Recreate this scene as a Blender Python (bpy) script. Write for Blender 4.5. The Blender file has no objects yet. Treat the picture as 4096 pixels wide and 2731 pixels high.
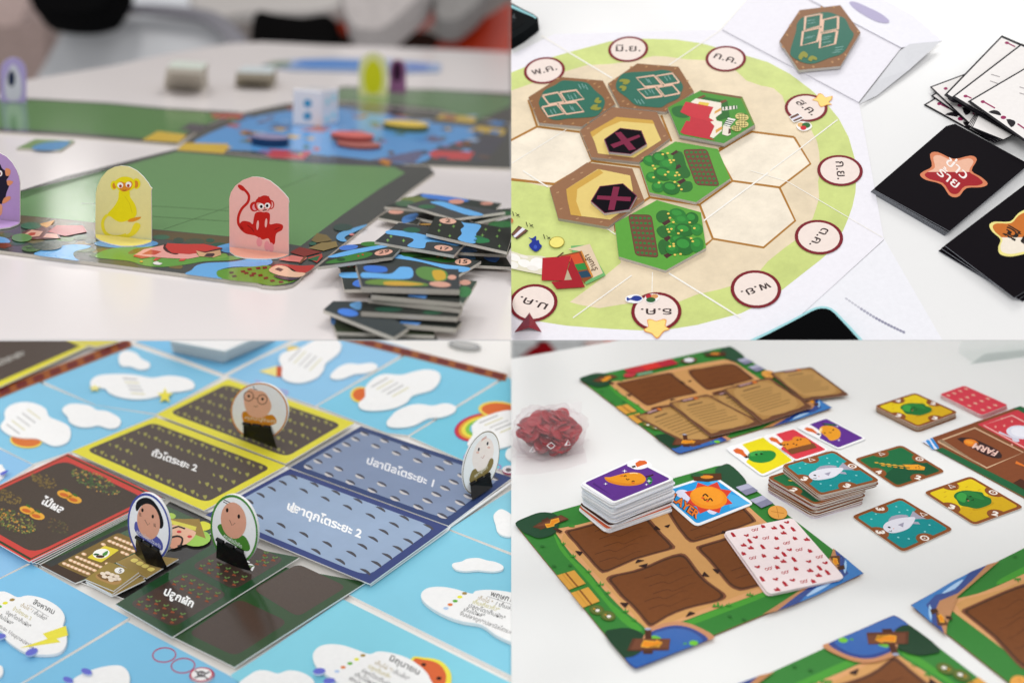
import bpy, bmesh, math, random
from mathutils import Vector, Matrix
random.seed(7)
scene = bpy.context.scene
col = scene.collection
# ---------------------------------------------------------------- camera
FPX = 4551.0                                   # focal length in photo pixels (40 mm)
CX, CY = 2048.0, 1365.5
CAM = Vector((0, 0, 1.25))
RC = Matrix.Rotation(math.radians(67), 3, 'X')
cam = bpy.data.cameras.new('camera'); camo = bpy.data.objects.new('camera', cam); col.objects.link(camo)
camo.location = CAM; camo.rotation_euler = (math.radians(67), 0, 0)
cam.lens = FPX * 36 / 4096; cam.sensor_width = 36; cam.clip_start = .02; cam.clip_end = 60
cam.dof.use_dof = True; cam.dof.focus_distance = 1.0; cam.dof.aperture_fstop = FSTOP = 2.9
scene.camera = camo
# ---------------------------------------------------------------- light and exposure
wd = bpy.data.worlds.new('World'); scene.world = wd; wd.use_nodes = True
AMB = .54
wd.node_tree.nodes['Background'].inputs[0].default_value = (.985, .99, 1, 1)
wd.node_tree.nodes['Background'].inputs[1].default_value = AMB
scene.view_settings.view_transform = 'Standard'; scene.view_settings.look = 'None'
scene.view_settings.exposure = .02; scene.view_settings.gamma = 1
def lamp(name, loc, target, sx, sy, power, color=(1, 1, 1)):
    l = bpy.data.lights.new(name, 'AREA'); l.shape = 'RECTANGLE'; l.size = sx; l.size_y = sy; l.energy = power; l.color = color
    o = bpy.data.objects.new(name, l); col.objects.link(o); o.location = loc
    o.rotation_euler = (Vector(target) - Vector(loc)).to_track_quat('-Z', 'Y').to_euler()
    return o
# a big soft ceiling panel behind the tables
lamp('ceiling_softbox', (1.0, 3.0, 4.2), (.1, .9, .8), 1.5, 1.2, 46, (1, .99, .97))
lamp('front_fill', (-.3, -.9, 2.7), (.1, .9, .75), 1.5, 1.1, 25, (1, 1, 1))  # front fill added to brighten the upright standees and lower tables
# added fill, brightening the things behind the upper left table
lamp('back_fill', (-1.2, 2.6, 4.6), (-1.0, 5.2, 1.2), .8, .8, 48, (1, .97, .94))
# ---------------------------------------------------------------- colour and material
def lin(h):
    h = h.lstrip('#'); r = []
    for i in (0, 2, 4):
        c = int(h[i:i + 2], 16) / 255
        r.append(c / 12.92 if c <= .04045 else ((c + .055) / 1.055) ** 2.4)
    return r
KIND = dict(paper=(.5, .09, .03), semi=(.38, .1, .04), gloss=(.15, .3, .03), matte=(.85, .04, .05), table=(.2, .3, .012),
            plastic=(.18, .5, .02), board=(.8, .08, .12), screen=(.15, .06, 0), cloth=(.9, .03, .15), dark=(.6, .03, .05), wash=(.3, .14, .13), sky=(.4, .12, .025), cardp=(.4, .09, .03), soil=(.42, .1, .14), water=(.38, .14, .05), clip=(.27, .2, 0), soilg=(.16, .3, .12), glossy=(.14, .3, .02), soil2=(.42, .1, .08), wood=(.4, .12, .06))
_M = {}
def M(h, kind='paper'):
    key = (h, kind)
    if key in _M: return _M[key]
    rough, spec, var = KIND[kind]
    m = bpy.data.materials.new(kind + '_' + h.lstrip('#')); m.use_nodes = True
    nt = m.node_tree; b = nt.nodes['Principled BSDF']; c = lin(h)
    b.inputs['Roughness'].default_value = rough; b.inputs['Specular IOR Level'].default_value = spec
    tc = nt.nodes.new('ShaderNodeTexCoord'); nz = nt.nodes.new('ShaderNodeTexNoise')
    nz.inputs['Scale'].default_value = {'table': 9, 'wash': 26, 'board': 900, 'cloth': 40, 'gloss': 160, 'soil': 600, 'soilg': 600, 'water': 30, 'sky': 14}.get(kind, 240); nz.inputs['Detail'].default_value = 5
    nz.inputs['Roughness'].default_value = .65 if kind != 'wash' else .75
    mp = nt.nodes.new('ShaderNodeMapRange'); mp.inputs[3].default_value = 1 - var * 2.2; mp.inputs[4].default_value = 1 + var * 2.2
    mx = nt.nodes.new('ShaderNodeMix'); mx.data_type = 'RGBA'; mx.blend_type = 'MULTIPLY'; mx.inputs[0].default_value = 1
    mx.inputs[6].default_value = (*c, 1)
    nt.links.new(tc.outputs['Object'], nz.inputs['Vector']); nt.links.new(nz.outputs['Fac'], mp.inputs[0])
    nt.links.new(mp.outputs[0], mx.inputs[7]); nt.links.new(mx.outputs[2], b.inputs['Base Color'])
    if kind in ('gloss', 'semi', 'paper', 'board', 'cloth'):
        bp = nt.nodes.new('ShaderNodeBump'); n2 = nt.nodes.new('ShaderNodeTexNoise')
        n2.inputs['Scale'].default_value = {'gloss': 420, 'board': 1500, 'cloth': 60}.get(kind, 700); n2.inputs['Detail'].default_value = 3
        bp.inputs['Strength'].default_value = {'gloss': .10, 'board': .5, 'cloth': .4}.get(kind, .05)
        bp.inputs['Distance'].default_value = {'cloth': .02, 'board': .001}.get(kind, .001)
        nt.links.new(tc.outputs['Object'], n2.inputs['Vector']); nt.links.new(n2.outputs['Fac'], bp.inputs['Height'])
        nt.links.new(bp.outputs[0], b.inputs['Normal'])
    _M[key] = m
    return m
def clear_mat(name, alpha, tint=(1, 1, 1), rough=.12):
    m = bpy.data.materials.new(name); m.use_nodes = True; nt = m.node_tree
    for n in list(nt.nodes): nt.nodes.remove(n)
    out = nt.nodes.new('ShaderNodeOutputMaterial'); mix = nt.nodes.new('ShaderNodeMixShader')
    tr = nt.nodes.new('ShaderNodeBsdfTransparent'); tr.inputs[0].default_value = (*tint, 1)
    b = nt.nodes.new('ShaderNodeBsdfPrincipled'); b.inputs['Base Color'].default_value = (.9, .88, .89, 1)
    b.inputs['Roughness'].default_value = rough; b.inputs['Specular IOR Level'].default_value = .7
    nz = nt.nodes.new('ShaderNodeTexNoise'); nz.inputs['Scale'].default_value = 38; nz.inputs['Detail'].default_value = 3
    nz.inputs['Distortion'].default_value = 1.2
    bp = nt.nodes.new('ShaderNodeBump'); bp.inputs['Strength'].default_value = .8; bp.inputs['Distance'].default_value = .006
    tc = nt.nodes.new('ShaderNodeTexCoord')
    nt.links.new(tc.outputs['Object'], nz.inputs['Vector']); nt.links.new(nz.outputs['Fac'], bp.inputs['Height']); nt.links.new(bp.outputs[0], b.inputs['Normal'])
    mix.inputs[0].default_value = alpha
    nt.links.new(tr.outputs[0], mix.inputs[1]); nt.links.new(b.outputs[0], mix.inputs[2]); nt.links.new(mix.outputs[0], out.inputs[0])
    _M[('#', name)] = m
    return m
# ---------------------------------------------------------------- planes: each photographed table is a real table top with its own tilt
SX, SY = 2045.0, 1359.5
ORIG = dict(a1=(0, 0), a2=(1024, 0), a3=(0, 683), a4=(1024, 683), b1=(2048, 0), b2=(3072, 0), b3=(2048, 683), b4=(3072, 683),
            c1=(0, 1360), c2=(1024, 1360), c3=(0, 2048), c4=(1024, 2048), d1=(2048, 1360), d2=(3072, 1360), d3=(2048, 2048), d4=(3072, 2048))
def K(tag, *xy):
    if len(xy) == 1: xy = xy[0]
    if tag == 'f': return [(xy[i] * 1.7415, xy[i + 1] * 1.7415) for i in range(0, len(xy), 2)]
    if tag == 's': return [(xy[i], xy[i + 1]) for i in range(0, len(xy), 2)]
    ox, oy = ORIG[tag]
    return [(ox + xy[i] / 2.296, oy + xy[i + 1] / 2.296) for i in range(0, len(xy), 2)]
def ray(x, y): return RC @ Vector(((x - CX) / FPX, (CY - y) / FPX, -1.0))
def proj(p):
    q = RC.transposed() @ (p - CAM)
    return (CX + FPX * q.x / -q.z, CY - FPX * q.y / -q.z)
class Plane:
    def __init__(s, o, n, rect): s.o, s.n, s.rect = Vector(o), Vector(n).normalized(), rect
    def P(s, x, y, h=0.0):
        d = ray(x, y); return CAM + d * ((s.o + s.n * h - CAM).dot(s.n) / d.dot(s.n))
    def up(s, a, b, lean=0.0):                  # upright plane standing on the line a-b of this one
        A, B = s.P(*a), s.P(*b); t = (B - A).normalized(); w = t.cross(s.n)
        return Plane(A, Matrix.Rotation(lean, 3, t) @ w, s.rect)
def quad(n, focus, rect, dist=1.0):
    n = RC @ Vector(n); return Plane(CAM + ray(*focus) * dist, n, rect)
BIG = 700
TL = quad((.0836, .9476, .3083), (1100, 1040), (-BIG, -BIG, SX, SY))
TR = quad((-.1076, .6116, .7838), (3150, 850), (SX, -BIG, 4096 + BIG, SY))
BL = quad((-.0510, .9183, .3926), (1000, 2240), (-BIG, SY, SX, 2731 + BIG))
BR = quad((-.0560, .9110, .4086), (3000, 2070), (SX, SY, 4096 + BIG, 2731 + BIG))
def clip(pts, r):
    for ax, v, sgn in ((0, r[0], 1), (0, r[2], -1), (1, r[1], 1), (1, r[3], -1)):
        out = []
        for i in range(len(pts)):
            p, q = pts[i - 1], pts[i]; a, b = (p[ax] - v) * sgn, (q[ax] - v) * sgn
            if (a < 0) != (b < 0):
                t = a / (a - b); out.append((p[0] + t * (q[0] - p[0]), p[1] + t * (q[1] - p[1])))
            if b >= 0: out.append(q)
        pts = out
        if len(pts) < 3: return []
    return pts
# ---------------------------------------------------------------- 2-D drawing helpers
def smooth(pts, n=4, closed=True):
    out = []; N = len(pts)
    for i in range(N if closed else N - 1):
        p0, p1, p2, p3 = (pts[(i + k) % N] if closed else pts[min(max(i + k, 0), N - 1)] for k in (-1, 0, 1, 2))
        for j in range(n):
            t = j / n
            out.append(tuple(.5 * (2 * p1[k] + (p2[k] - p0[k]) * t + (2 * p0[k] - 5 * p1[k] + 4 * p2[k] - p3[k]) * t * t + (3 * p1[k] - p0[k] - 3 * p2[k] + p3[k]) * t ** 3) for k in (0, 1)))
    if not closed: out.append(pts[-1])
    return out
def rr(pts, f=.12, n=4):                       # rounded corners, f = share of the shorter side
    out = []; N = len(pts)
    for i in range(N):
        p, a, b = Vector(pts[i]), Vector(pts[i - 1]), Vector(pts[(i + 1) % N])
        r = f if f < 1 else 0
        m = min((a - p).length, (b - p).length) * r
        s, e = p + (a - p).normalized() * m, p + (b - p).normalized() * m
        for j in range(n + 1):
            t = j / n; out.append(tuple(s.lerp(p, t).lerp(p.lerp(e, t), t)))
    return out
def ell(cx, cy, rx, ry, rot=0, n=18):
    c, s = math.cos(math.radians(rot)), math.sin(math.radians(rot))
    return [(cx + rx * math.cos(a) * c - ry * math.sin(a) * s, cy + rx * math.cos(a) * s + ry * math.sin(a) * c) for a in (2 * math.pi * k / n for k in range(n))]
def stroke(pts, w, w2=None):
    L, R = [], []; N = len(pts)
    for i in range(N):
        a, b = Vector(pts[max(i - 1, 0)]), Vector(pts[min(i + 1, N - 1)]); d = (b - a)
        d = d.normalized() if d.length else Vector((1, 0)); nrm = Vector((-d.y, d.x))
        ww = (w if w2 is None else w + (w2 - w) * i / (N - 1)) / 2
        p = Vector(pts[i]); L.append(tuple(p + nrm * ww)); R.append(tuple(p - nrm * ww))
    return L + R[::-1]
def star(cx, cy, r, r2, n=5, a0=-90, ky=1.0):
    return [(cx + (r if k % 2 == 0 else r2) * math.cos(math.radians(a0 + 180 * k / n)), cy + ky * (r if k % 2 == 0 else r2) * math.sin(math.radians(a0 + 180 * k / n))) for k in range(2 * n)]
def F(tag, pts): return K(tag, [c for p in pts for c in p])
_TX = {}
def textmesh(s, off=0.0, res=2):
    key = (s, off)
    if key not in _TX:
        c = bpy.data.curves.new('print', 'FONT'); c.body = s; c.resolution_u = res; c.offset = off
        o = bpy.data.objects.new('print', c); col.objects.link(o); bpy.context.view_layer.update()
        m = o.evaluated_get(bpy.context.evaluated_depsgraph_get()).to_mesh()
        vs = [(v.co.x, v.co.y) for v in m.vertices]; fs = [list(p.vertices) for p in m.polygons]
        bpy.data.objects.remove(o); bpy.data.curves.remove(c)
        x0 = min(v[0] for v in vs); x1 = max(v[0] for v in vs)
        _TX[key] = ([((x - x0) / (x1 - x0), y) for x, y in vs], fs)
    return _TX[key]
E1 = 1.6e-5                                       # one ink layer
class G:
    def __init__(s, plane=None, h=0.0, kind='paper', ink=True): s.v, s.f, s.m, s.mats, s.pl, s.h, s.kind = [], [], [], [], plane, h, kind; s.k = 0
    def mi(s, m):
        if m not in s.mats: s.mats.append(m)
        return s.mats.index(m)
    def raw(s, vs, fs, m):
        b = len(s.v); s.v += [Vector(v) for v in vs]; i = s.mi(m)
        for f in fs: s.f.append([b + k for k in f]); s.m.append(i)
        return s
    def poly(s, pts, c, kind=None, pl=None, h=None):      # flat print on the plane; each call is one layer above the last
        pl = pl or s.pl; s.k += 1
        hh = (s.h if h is None else h) + s.k * E1
        p = clip(pts, pl.rect)
        if len(p) < 3: return s
        w = [pl.P(x, y, hh) for x, y in p]; a = Vector((0, 0, 0))
        for i in range(len(w)): a += (w[i - 1] - pl.o).cross(w[i] - pl.o)
        if a.dot(pl.n) < 0: w.reverse()
        return s.raw(w, [list(range(len(w)))], c if not isinstance(c, str) else M(c, kind or s.kind))
    def many(s, polys, c, kind=None):
        for i, p in enumerate(polys):
            s.poly(p, c, kind)
            if i < len(polys) - 1: s.k -= 1
        return s
    def solid(s, pts, h0, h1, top, side=None, pl=None, kind=None, skind=None, base=None):   # pts: outline of the TOP face in the photo
        pl = pl or s.pl
        w = [pl.P(x, y, h1) for x, y in pts]; a = Vector((0, 0, 0))
        for i in range(len(w)): a += (w[i - 1] - pl.o).cross(w[i] - pl.o)
        if a.dot(pl.n) < 0: w.reverse()
        lo = [q - pl.n * (h1 - h0) for q in w]; n = len(w)
        mt = top if not isinstance(top, str) else M(top, kind or s.kind)
        ms = mt if side is None else side if not isinstance(side, str) else M(side, skind or 'board')
        s.raw(w, [list(range(n))], mt)
        s.raw(w + lo, [[i, n + i, n + (i + 1) % n, (i + 1) % n] for i in range(n)], ms)
        s.raw(lo, [list(range(n))[::-1]], ms)
        return s
    def text(s, st, p0, p1, up, c, off=0.0, kind=None, pl=None, fr=None):   # baseline p0..p1, up = vector of one em
        pl = pl or s.pl; s.k += 1; vs, fs = textmesh(st, off)
        pts = [(p0[0] + x * (p1[0] - p0[0]) + y * up[0], p0[1] + x * (p1[1] - p0[1]) + y * up[1]) for x, y in vs]
        if fr: pts = fr(pts)
        r = pl.rect
        ok = [r[0] < p[0] < r[2] and r[1] < p[1] < r[3] for p in pts]
        fs = [f for f in fs if all(ok[i] for i in f)]
        if not fs: return s
        w = [pl.P(x, y, s.h + s.k * E1) for x, y in pts]
        f = fs[0]; nn = (w[f[1]] - w[f[0]]).cross(w[f[2]] - w[f[0]])
        if nn.dot(pl.n) < 0: fs = [q[::-1] for q in fs]
        return s.raw(w, fs, M(c, kind or s.kind))
ORGN = {}
def cutters(pl):
    r = pl.rect; out = []
    for ax, v, keep in ((0, r[0], 1), (0, r[2], -1), (1, r[1], 1), (1, r[3], -1)):
        if v in (SX, SY):
            a, b = (ray(v, 0), ray(v, 2731)) if ax == 0 else (ray(0, v), ray(4096, v))
            n = a.cross(b).normalized(); ins = ray((r[0] + r[2]) / 2, (r[1] + r[3]) / 2)
            if n.dot(ins) > 0: n = -n
            out.append(n)
    return out
def obj(name, g, parent=None, label=None, cat=None, group=None, kind=None, cut=None, smooth_=False):
    me = bpy.data.meshes.new(name)
    if parent is None:
        xs = [v for v in g.v]; o0 = sum(xs, Vector()) / len(xs)
    else: o0 = ORGN[parent.name]
    me.from_pydata([tuple(v - o0) for v in g.v], [], g.f)
    for m in g.mats: me.materials.append(m)
    me.polygons.foreach_set('material_index', g.m)
    if smooth_: me.polygons.foreach_set('use_smooth', [True] * len(g.f))
    if cut:
        bm = bmesh.new(); bm.from_mesh(me); bmesh.ops.remove_doubles(bm, verts=bm.verts, dist=1e-7)
        for n in cutters(cut):
            r = bmesh.ops.bisect_plane(bm, geom=bm.verts[:] + bm.edges[:] + bm.faces[:], plane_co=CAM - o0, plane_no=n, clear_outer=True)
            ed = [e for e in r['geom_cut'] if isinstance(e, bmesh.types.BMEdge) and e.is_boundary]
            if ed: bmesh.ops.holes_fill(bm, edges=ed, sides=0)
        bm.to_mesh(me); bm.free()
    o = bpy.data.objects.new(name, me); col.objects.link(o)
    if parent is None: o.location = o0
    else: o.parent = parent
    ORGN[o.name] = o0
    if cat and not kind: kind = 'thing'
    for k, v in (('label', label), ('category', cat), ('group', group), ('kind', kind)):
        if v: o[k] = v
    return o
def empty(name, at, label, cat, group=None):
    o = bpy.data.objects.new(name, None); col.objects.link(o); o.location = at; o.empty_display_size = .01; ORGN[o.name] = Vector(at)
    for k, v in (('label', label), ('category', cat), ('group', group), ('kind', 'thing')):
        if v: o[k] = v
    return o
class Frame:                                    # a printed rectangle: unit coordinates -> photo pixels, through its real place on the plane
    def __init__(s, pl, h, c00, c10, c11, c01):
        s.pl, s.h = pl, h; s.w = [pl.P(*c, h) for c in (c00, c10, c11, c01)]
    def one(s, u, v):
        a, b, c, d = s.w; return proj(a * ((1 - u) * (1 - v)) + b * (u * (1 - v)) + c * (u * v) + d * ((1 - u) * v))
    def __call__(s, pts): return [s.one(u, v) for u, v in pts]
    def grow(s, g):                             # outline moved outwards by g (unit share)
        return s([(-g, -g), (1 + g, -g), (1 + g, 1 + g), (-g, 1 + g)])
SQ = [(0, 0), (1, 0), (1, 1), (0, 1)]
def rect(u0, v0, u1, v1): return [(u0, v0), (u1, v0), (u1, v1), (u0, v1)]
def inset(pts, k):
    c = [sum(p[i] for p in pts) / len(pts) for i in (0, 1)]
    return [(c[0] + (p[0] - c[0]) * k, c[1] + (p[1] - c[1]) * k) for p in pts]
def circle_px(pl, h, cx, cy, r, n=28):          # true circle lying on the plane; r in photo pixels at its centre
    c = pl.P(cx, cy, h); u = (RC @ Vector((1, 0, 0))); u = (u - pl.n * u.dot(pl.n)).normalized(); v = pl.n.cross(u)
    R = r / FPX * -(RC.transposed() @ (c - CAM)).z
    return [proj(c + u * R * math.cos(2 * math.pi * k / n) + v * R * math.sin(2 * math.pi * k / n)) for k in range(n)]
def table(pl, outline, label, name='table', hexc='e9e7e5'):
    p = clip(outline, pl.rect); g = G(pl)
    w = [pl.P(x, y, 0) for x, y in p]; q = clip(inset(outline, .996), pl.rect)
    lo = [pl.P(x, y, -.006) for x, y in inset(p, .998)]; n = len(w)
    a = Vector((0, 0, 0))
    for i in range(n): a += (w[i - 1] - pl.o).cross(w[i] - pl.o)
    if a.dot(pl.n) < 0: w.reverse(); lo.reverse()
    g.raw(w, [list(range(n))], M(hexc, 'table')); g.raw(w + lo, [[i, n + i, n + (i + 1) % n, (i + 1) % n] for i in range(n)], M(hexc, 'table'))
    g.raw(lo, [list(range(n))[::-1]], M(hexc, 'table'))
    return obj(name, g, None, label, 'table')
def underside_fill(name, pl, outline, drop=.03, rad=.9):   # added fill lamp under a table top, brightening the table it overhangs
    p = clip(outline, pl.rect); w = [pl.P(x, y, -drop) for x, y in p]
    u = (RC @ Vector((1, 0, 0))); u = (u - pl.n * u.dot(pl.n)).normalized(); v = pl.n.cross(u)
    us = [q.dot(u) for q in w]; vs = [q.dot(v) for q in w]; hn = w[0].dot(pl.n)
    c = u * ((min(us) + max(us)) / 2) + v * ((min(vs) + max(vs)) / 2) + pl.n * hn
    sx, sy = max(us) - min(us), max(vs) - min(vs)
    l = bpy.data.lights.new(name, 'AREA'); l.shape = 'RECTANGLE'; l.size = sx; l.size_y = sy; l.energy = rad * math.pi * sx * sy
    o = bpy.data.objects.new(name, l); col.objects.link(o)
    o.matrix_world = Matrix.Translation(c) @ Matrix((u, v, pl.n)).transposed().to_4x4()
    return o
# ================================================================ upper left: jungle board game with monkey standees
def build_tl():
    P = TL; TH = .0032
    out = K('f', -300, 560, 0, 212, 62, 184, 250, 153, 375, 127, 525, 101, 600, 97, 763, 105, 1000, 113, 1250, 124, 1250, 900, -300, 900)
    table(P, out, 'white table under the green jungle board and monkey standees', hexc='ebe4e3')
    underside_fill('under_table_fill', P, K('f', -200, 330, 1174, 330, 1174, 781, -200, 781), rad=AMB * 1.2)  # added so the cloud-board table underneath isn't left dark
    # ---- the play boards
    def board(px, label, group='folded jungle play boards'):
        g = G(P, TH, 'gloss'); g.solid(px, 0.0002, TH, '4d514f', 'c4beb4')
        return obj('game_board', g, None, label, 'game board', group, cut=P)
    near = K('a3', -420, 680, 0, 733, 1180, 880, 2351, 1030) + K('a4', 60, 1052, 170, 1062, 270, 1057, 340, 1040, 395, 1000, 440, 945, 560, 862, 680, 770, 860, 625, 1050, 470, 1200, 355, 1400, 190, 1640, 20) + K('f', 985, 382, 720, 371, 580, 359, 418, 339) + K('a1', 850, 1560) + K('a3', 600, 50, 185, 183, -420, 375)
    b = board(near, 'green jungle play board with red and yellow monkey standees on it')
    g = G(P, TH, 'gloss')
    g.poly(K('a3', -420, 455, 185, 262, 560, 140, 940, 12) + K('a1', 1300, 1480, 1625, 1395) + K('f', 580, 364, 720, 376, 905, 384) + K('a4', 1370, 20, 1120, 175, 800, 400, 560, 580, 410, 690, 300, 672) + K('a3', 2100, 603, 1400, 536, 600, 447, 185, 408, -420, 350), '6c9862')
    for q in (K('a3', 1500, 540, 2351, 245) + K('a4', 560, 30), K('a3', 750, 300, 1500, 330, 2100, 370), K('a3', 1400, 420, 2351, 480)):
        g.poly(stroke(smooth(q, 3, False), 2.2), '4d7545')
    obj('meadow', g, b)
    g = G(P, TH + 3e-5, 'gloss')
    g.poly(K('a3', -420, 355, 185, 412, 600, 451, 1400, 541, 2100, 607) + K('a4', 300, 678, 280, 720, 0, 690) + K('a3', 2100, 690, 1400, 620, 600, 520, 0, 470, -420, 440), '63563c')
    for x, y, rx, ry in ((1480, 610, 80, 22), (1640, 640, 50, 26), (1790, 650, 90, 28), (1930, 640, 40, 18), (1250, 600, 70, 20), (700, 500, 80, 26), (480, 540, 60, 30), (2010, 680, 70, 20), (2220, 650, 60, 22)):
        g.poly(K('a3', *sum(ell(x, y, rx, ry), ())), random.choice(['2f5a48', '3c4f45', '3f6c54', '4a5544']))
    obj('hedge_strip', g, b)
    lay = [TH + 1e-4]
    def art(name, items, layer=4e-4, tag='a3', par=None, kind='gloss'):
        g = G(P, lay[0], kind); lay[0] += E1 * len(items)
        for pts, c in items: g.poly(F(tag, pts) if isinstance(pts[0], tuple) else K(tag, *pts), c)
        return obj(name, g, par or b)
    for i in range(46):
        x = random.uniform(-380, 2050); y = random.uniform(.16, .92) * 235 + 470 + .128 * x + (0 if x < 880 else 10)
        art('printed_field' if i % 3 else 'printed_tree', [(smooth([(x + random.uniform(50, 95) * math.cos(a) * 1.1, y + random.uniform(16, 30) * math.sin(a)) for a in (0, .9, 1.8, 2.7, 3.6, 4.5, 5.4)], 3), random.choice(['2f5a42', '41603c', '55783f', '6b5f3a', '38483f', '7a6a40', '2c4f48', '4d6a35', '5f4a34']))]); lay[0] -= E1 * .93
    art('river', [(smooth([(-100, 600), (0, 606), (60, 620), (95, 650), (60, 668), (0, 662), (-100, 660)]), '6ba9de'), ([(-60, 662), (80, 662), (112, 690), (40, 715), (-60, 690)], '7c3f2c')])
    art('river', [(smooth([(320, 772), (360, 735), (440, 706), (560, 688), (700, 676), (830, 690), (800, 712), (710, 732), (672, 760), (690, 800), (722, 826), (560, 806)], 4), '6cb0e8')])
    art('river', [(ell(1160, 668, 296, 42), '5f9fd6')])
    art('lawn', [(smooth([(880, 772), (960, 730), (1100, 704), (1300, 700), (1520, 700), (1800, 740), (2050, 776), (2200, 788), (2212, 806), (2100, 823), (1880, 832), (1700, 862), (1500, 882), (1330, 872), (1200, 832), (1050, 815), (900, 800)], 3), '67a047'),
                 (smooth([(1190, 740), (1260, 712), (1370, 704), (1350, 725), (1240, 760), (1180, 762)]), '7a6a2e'), (smooth([(1960, 800), (2000, 770), (2070, 760), (2090, 790), (2020, 806)]), '7fb04e')])
    art('river', [(smooth([(1700, 945), (1760, 912), (1800, 872), (1900, 846), (2100, 838), (2240, 818), (2351, 800), (2440, 790), (2500, 825), (2480, 860), (2351, 880), (2150, 882), (2030, 905), (1990, 930), (2035, 968), (2045, 992), (1800, 962)], 3), '6cb0e8'),
                  (smooth([(1990, 700), (2060, 676), (2140, 668), (2140, 740), (2080, 752), (2020, 728)]), '5f9fd6')])
    art('lawn', [(smooth([(1988, 935), (2040, 905), (2200, 886), (2351, 878), (2451, 868), (2531, 900), (2611, 955), (2731, 980), (2690, 1020), (2500, 1055), (2351, 1030), (2045, 992)], 3), '649a38')])
    gq = [(x, y) for x, y in ((2125, 936), (2150, 968), (2230, 925), (2290, 905), (2260, 940), (2310, 962), (2330, 945), (2370, 895), (2390, 960), (2440, 985), (2500, 1010), (2580, 1020), (2660, 1005), (2430, 890))]
    art('fence_post', [([(x - 22, y - 8), (x + 18, y - 12), (x + 26, y + 6), (x - 14, y + 12)], '6d2a22' if i > 1 else '3a3a30') for i, (x, y) in enumerate(gq)], 7e-4)
    art('red_roofed_house', [([(1225, 778), (1320, 722), (1520, 678), (1640, 745), (1800, 755), (1830, 790), (1720, 810), (1550, 802), (1400, 790), (1300, 800)], 'eda79f'),
                    ([(1300, 766), (1385, 724), (1485, 742), (1425, 772)], 'c9503c'), ([(1230, 770), (1390, 792), (1300, 806), (1225, 786)], 'c44a40'), ([(1430, 800), (1480, 800), (1430, 825), (1405, 822)], 'd6544c'), ([(1660, 808), (1712, 806), (1690, 826), (1640, 828)], 'd6544c'),
                    (smooth([(1500, 700), (1512, 672), (1550, 700), (1560, 735), (1640, 762), (1600, 768), (1530, 745), (1500, 715)], 3), '4a2626'),
                    ([(1520, 698), (1535, 665), (1700, 673), (1870, 672), (2040, 708), (1890, 742), (1740, 766), (1580, 755), (1545, 730)], 'c83c36'), ([(1800, 733), (1890, 748), (2020, 716), (2032, 772), (1960, 796), (1830, 785)], 'dcae84'),
                    ([(1800, 733), (1885, 742), (2040, 706), (2042, 722), (1885, 754)], '5a2a26'), ([(1872, 786), (1900, 758), (1960, 756), (1975, 768), (1950, 792)], '4a3238')], 9e-4)
    art('white_hen', [(smooth([(1405, 845), (1440, 832), (1462, 842), (1490, 850), (1465, 864), (1420, 860)]), 'f2eeea')], 9e-4)
    art('yellow_chick', [(ell(1298, 833, 16, 7), 'e6b43c')], 9e-4)
    art('maroon_roofed_house', [([(90, 600), (190, 580), (280, 527), (430, 500), (520, 505), (560, 620), (180, 635)], '6e3434'), ([(205, 592), (290, 542), (395, 558), (360, 600), (230, 612)], 'd6a48c'),
                    ([(230, 598), (280, 568), (330, 565), (320, 590), (260, 602)], 'b8442e'), ([(395, 610), (430, 575), (520, 580), (540, 620)], 'dba08e'), ([(440, 560), (520, 500), (760, 500), (800, 560), (600, 600)], 'b04a4c')], 9e-4)
    art('orange_roof', [([(350, 492), (505, 452), (470, 498), (430, 522)], 'd59a4a')], 9e-4)
    art('bush', [(ell(285, 505, 95, 32), '2c6a4e'), (ell(200, 615, 95, 38), '5b8a48'), (ell(290, 714, 92, 30), '4d7040'), (ell(270, 708, 30, 8), '2f4532'), (ell(430, 690, 140, 40), '38483f')], 6e-4)
    art('brick_barn', [([(310, 748), (400, 700), (605, 745), (440, 788)], '84302a'), ([(205, 815), (330, 775), (470, 800), (420, 840), (300, 830)], 'e08078'), ([(470, 800), (605, 760), (612, 790), (560, 845)], 'b8423a'), ([(440, 790), (470, 785), (420, 845), (390, 850)], '7a4a30'),
                    ([(470, 812), (590, 775), (560, 830)], '2f6a44')], 9e-4, 'a4')
    art('cream_hut', [(smooth([(180, 862), (260, 858), (420, 872), (540, 868), (470, 930), (390, 935), (330, 900), (240, 868), (120, 905)], 3), 'bb3832'), (smooth([(118, 915), (160, 878), (220, 868), (290, 885), (345, 925), (455, 940), (400, 975), (280, 972), (180, 950)], 3), 'ecc0a2'),
                    ([(170, 905), (205, 888), (255, 905), (225, 926)], '4a3230'), (smooth([(160, 960), (300, 978), (400, 980), (330, 1005), (220, 990)], 3), '4a3f4e')], 9e-4, 'a4')
    art('border_river', [(smooth([(738, 605), (760, 575), (820, 550), (1020, 492), (955, 540), (850, 588), (812, 615), (835, 645), (790, 650), (745, 630)], 3), '6aaee2'), (ell(880, 585, 24, 10), 'd98a86')], 4e-4, 'a4')
    art('border_scrub', [([(505, 640), (560, 572), (650, 590), (700, 640), (560, 660)], '7d6c42'), ([(480, 710), (600, 660), (735, 648), (752, 695), (620, 735)], '8d7a4c'), (ell(520, 668, 34, 16), '2f6450'), (ell(800, 520, 90, 34), '37504a')], 4e-4, 'a4')
    # central lake board and two far boards
    lake = K('f', 412, 337, 470, 292, 560, 259, 660, 238, 800, 236, 1010, 258, 1180, 288, 1180, 387, 985, 380, 720, 369, 580, 357)
    c = board(lake, 'blurred central lake board with blue water between the green boards')
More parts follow.
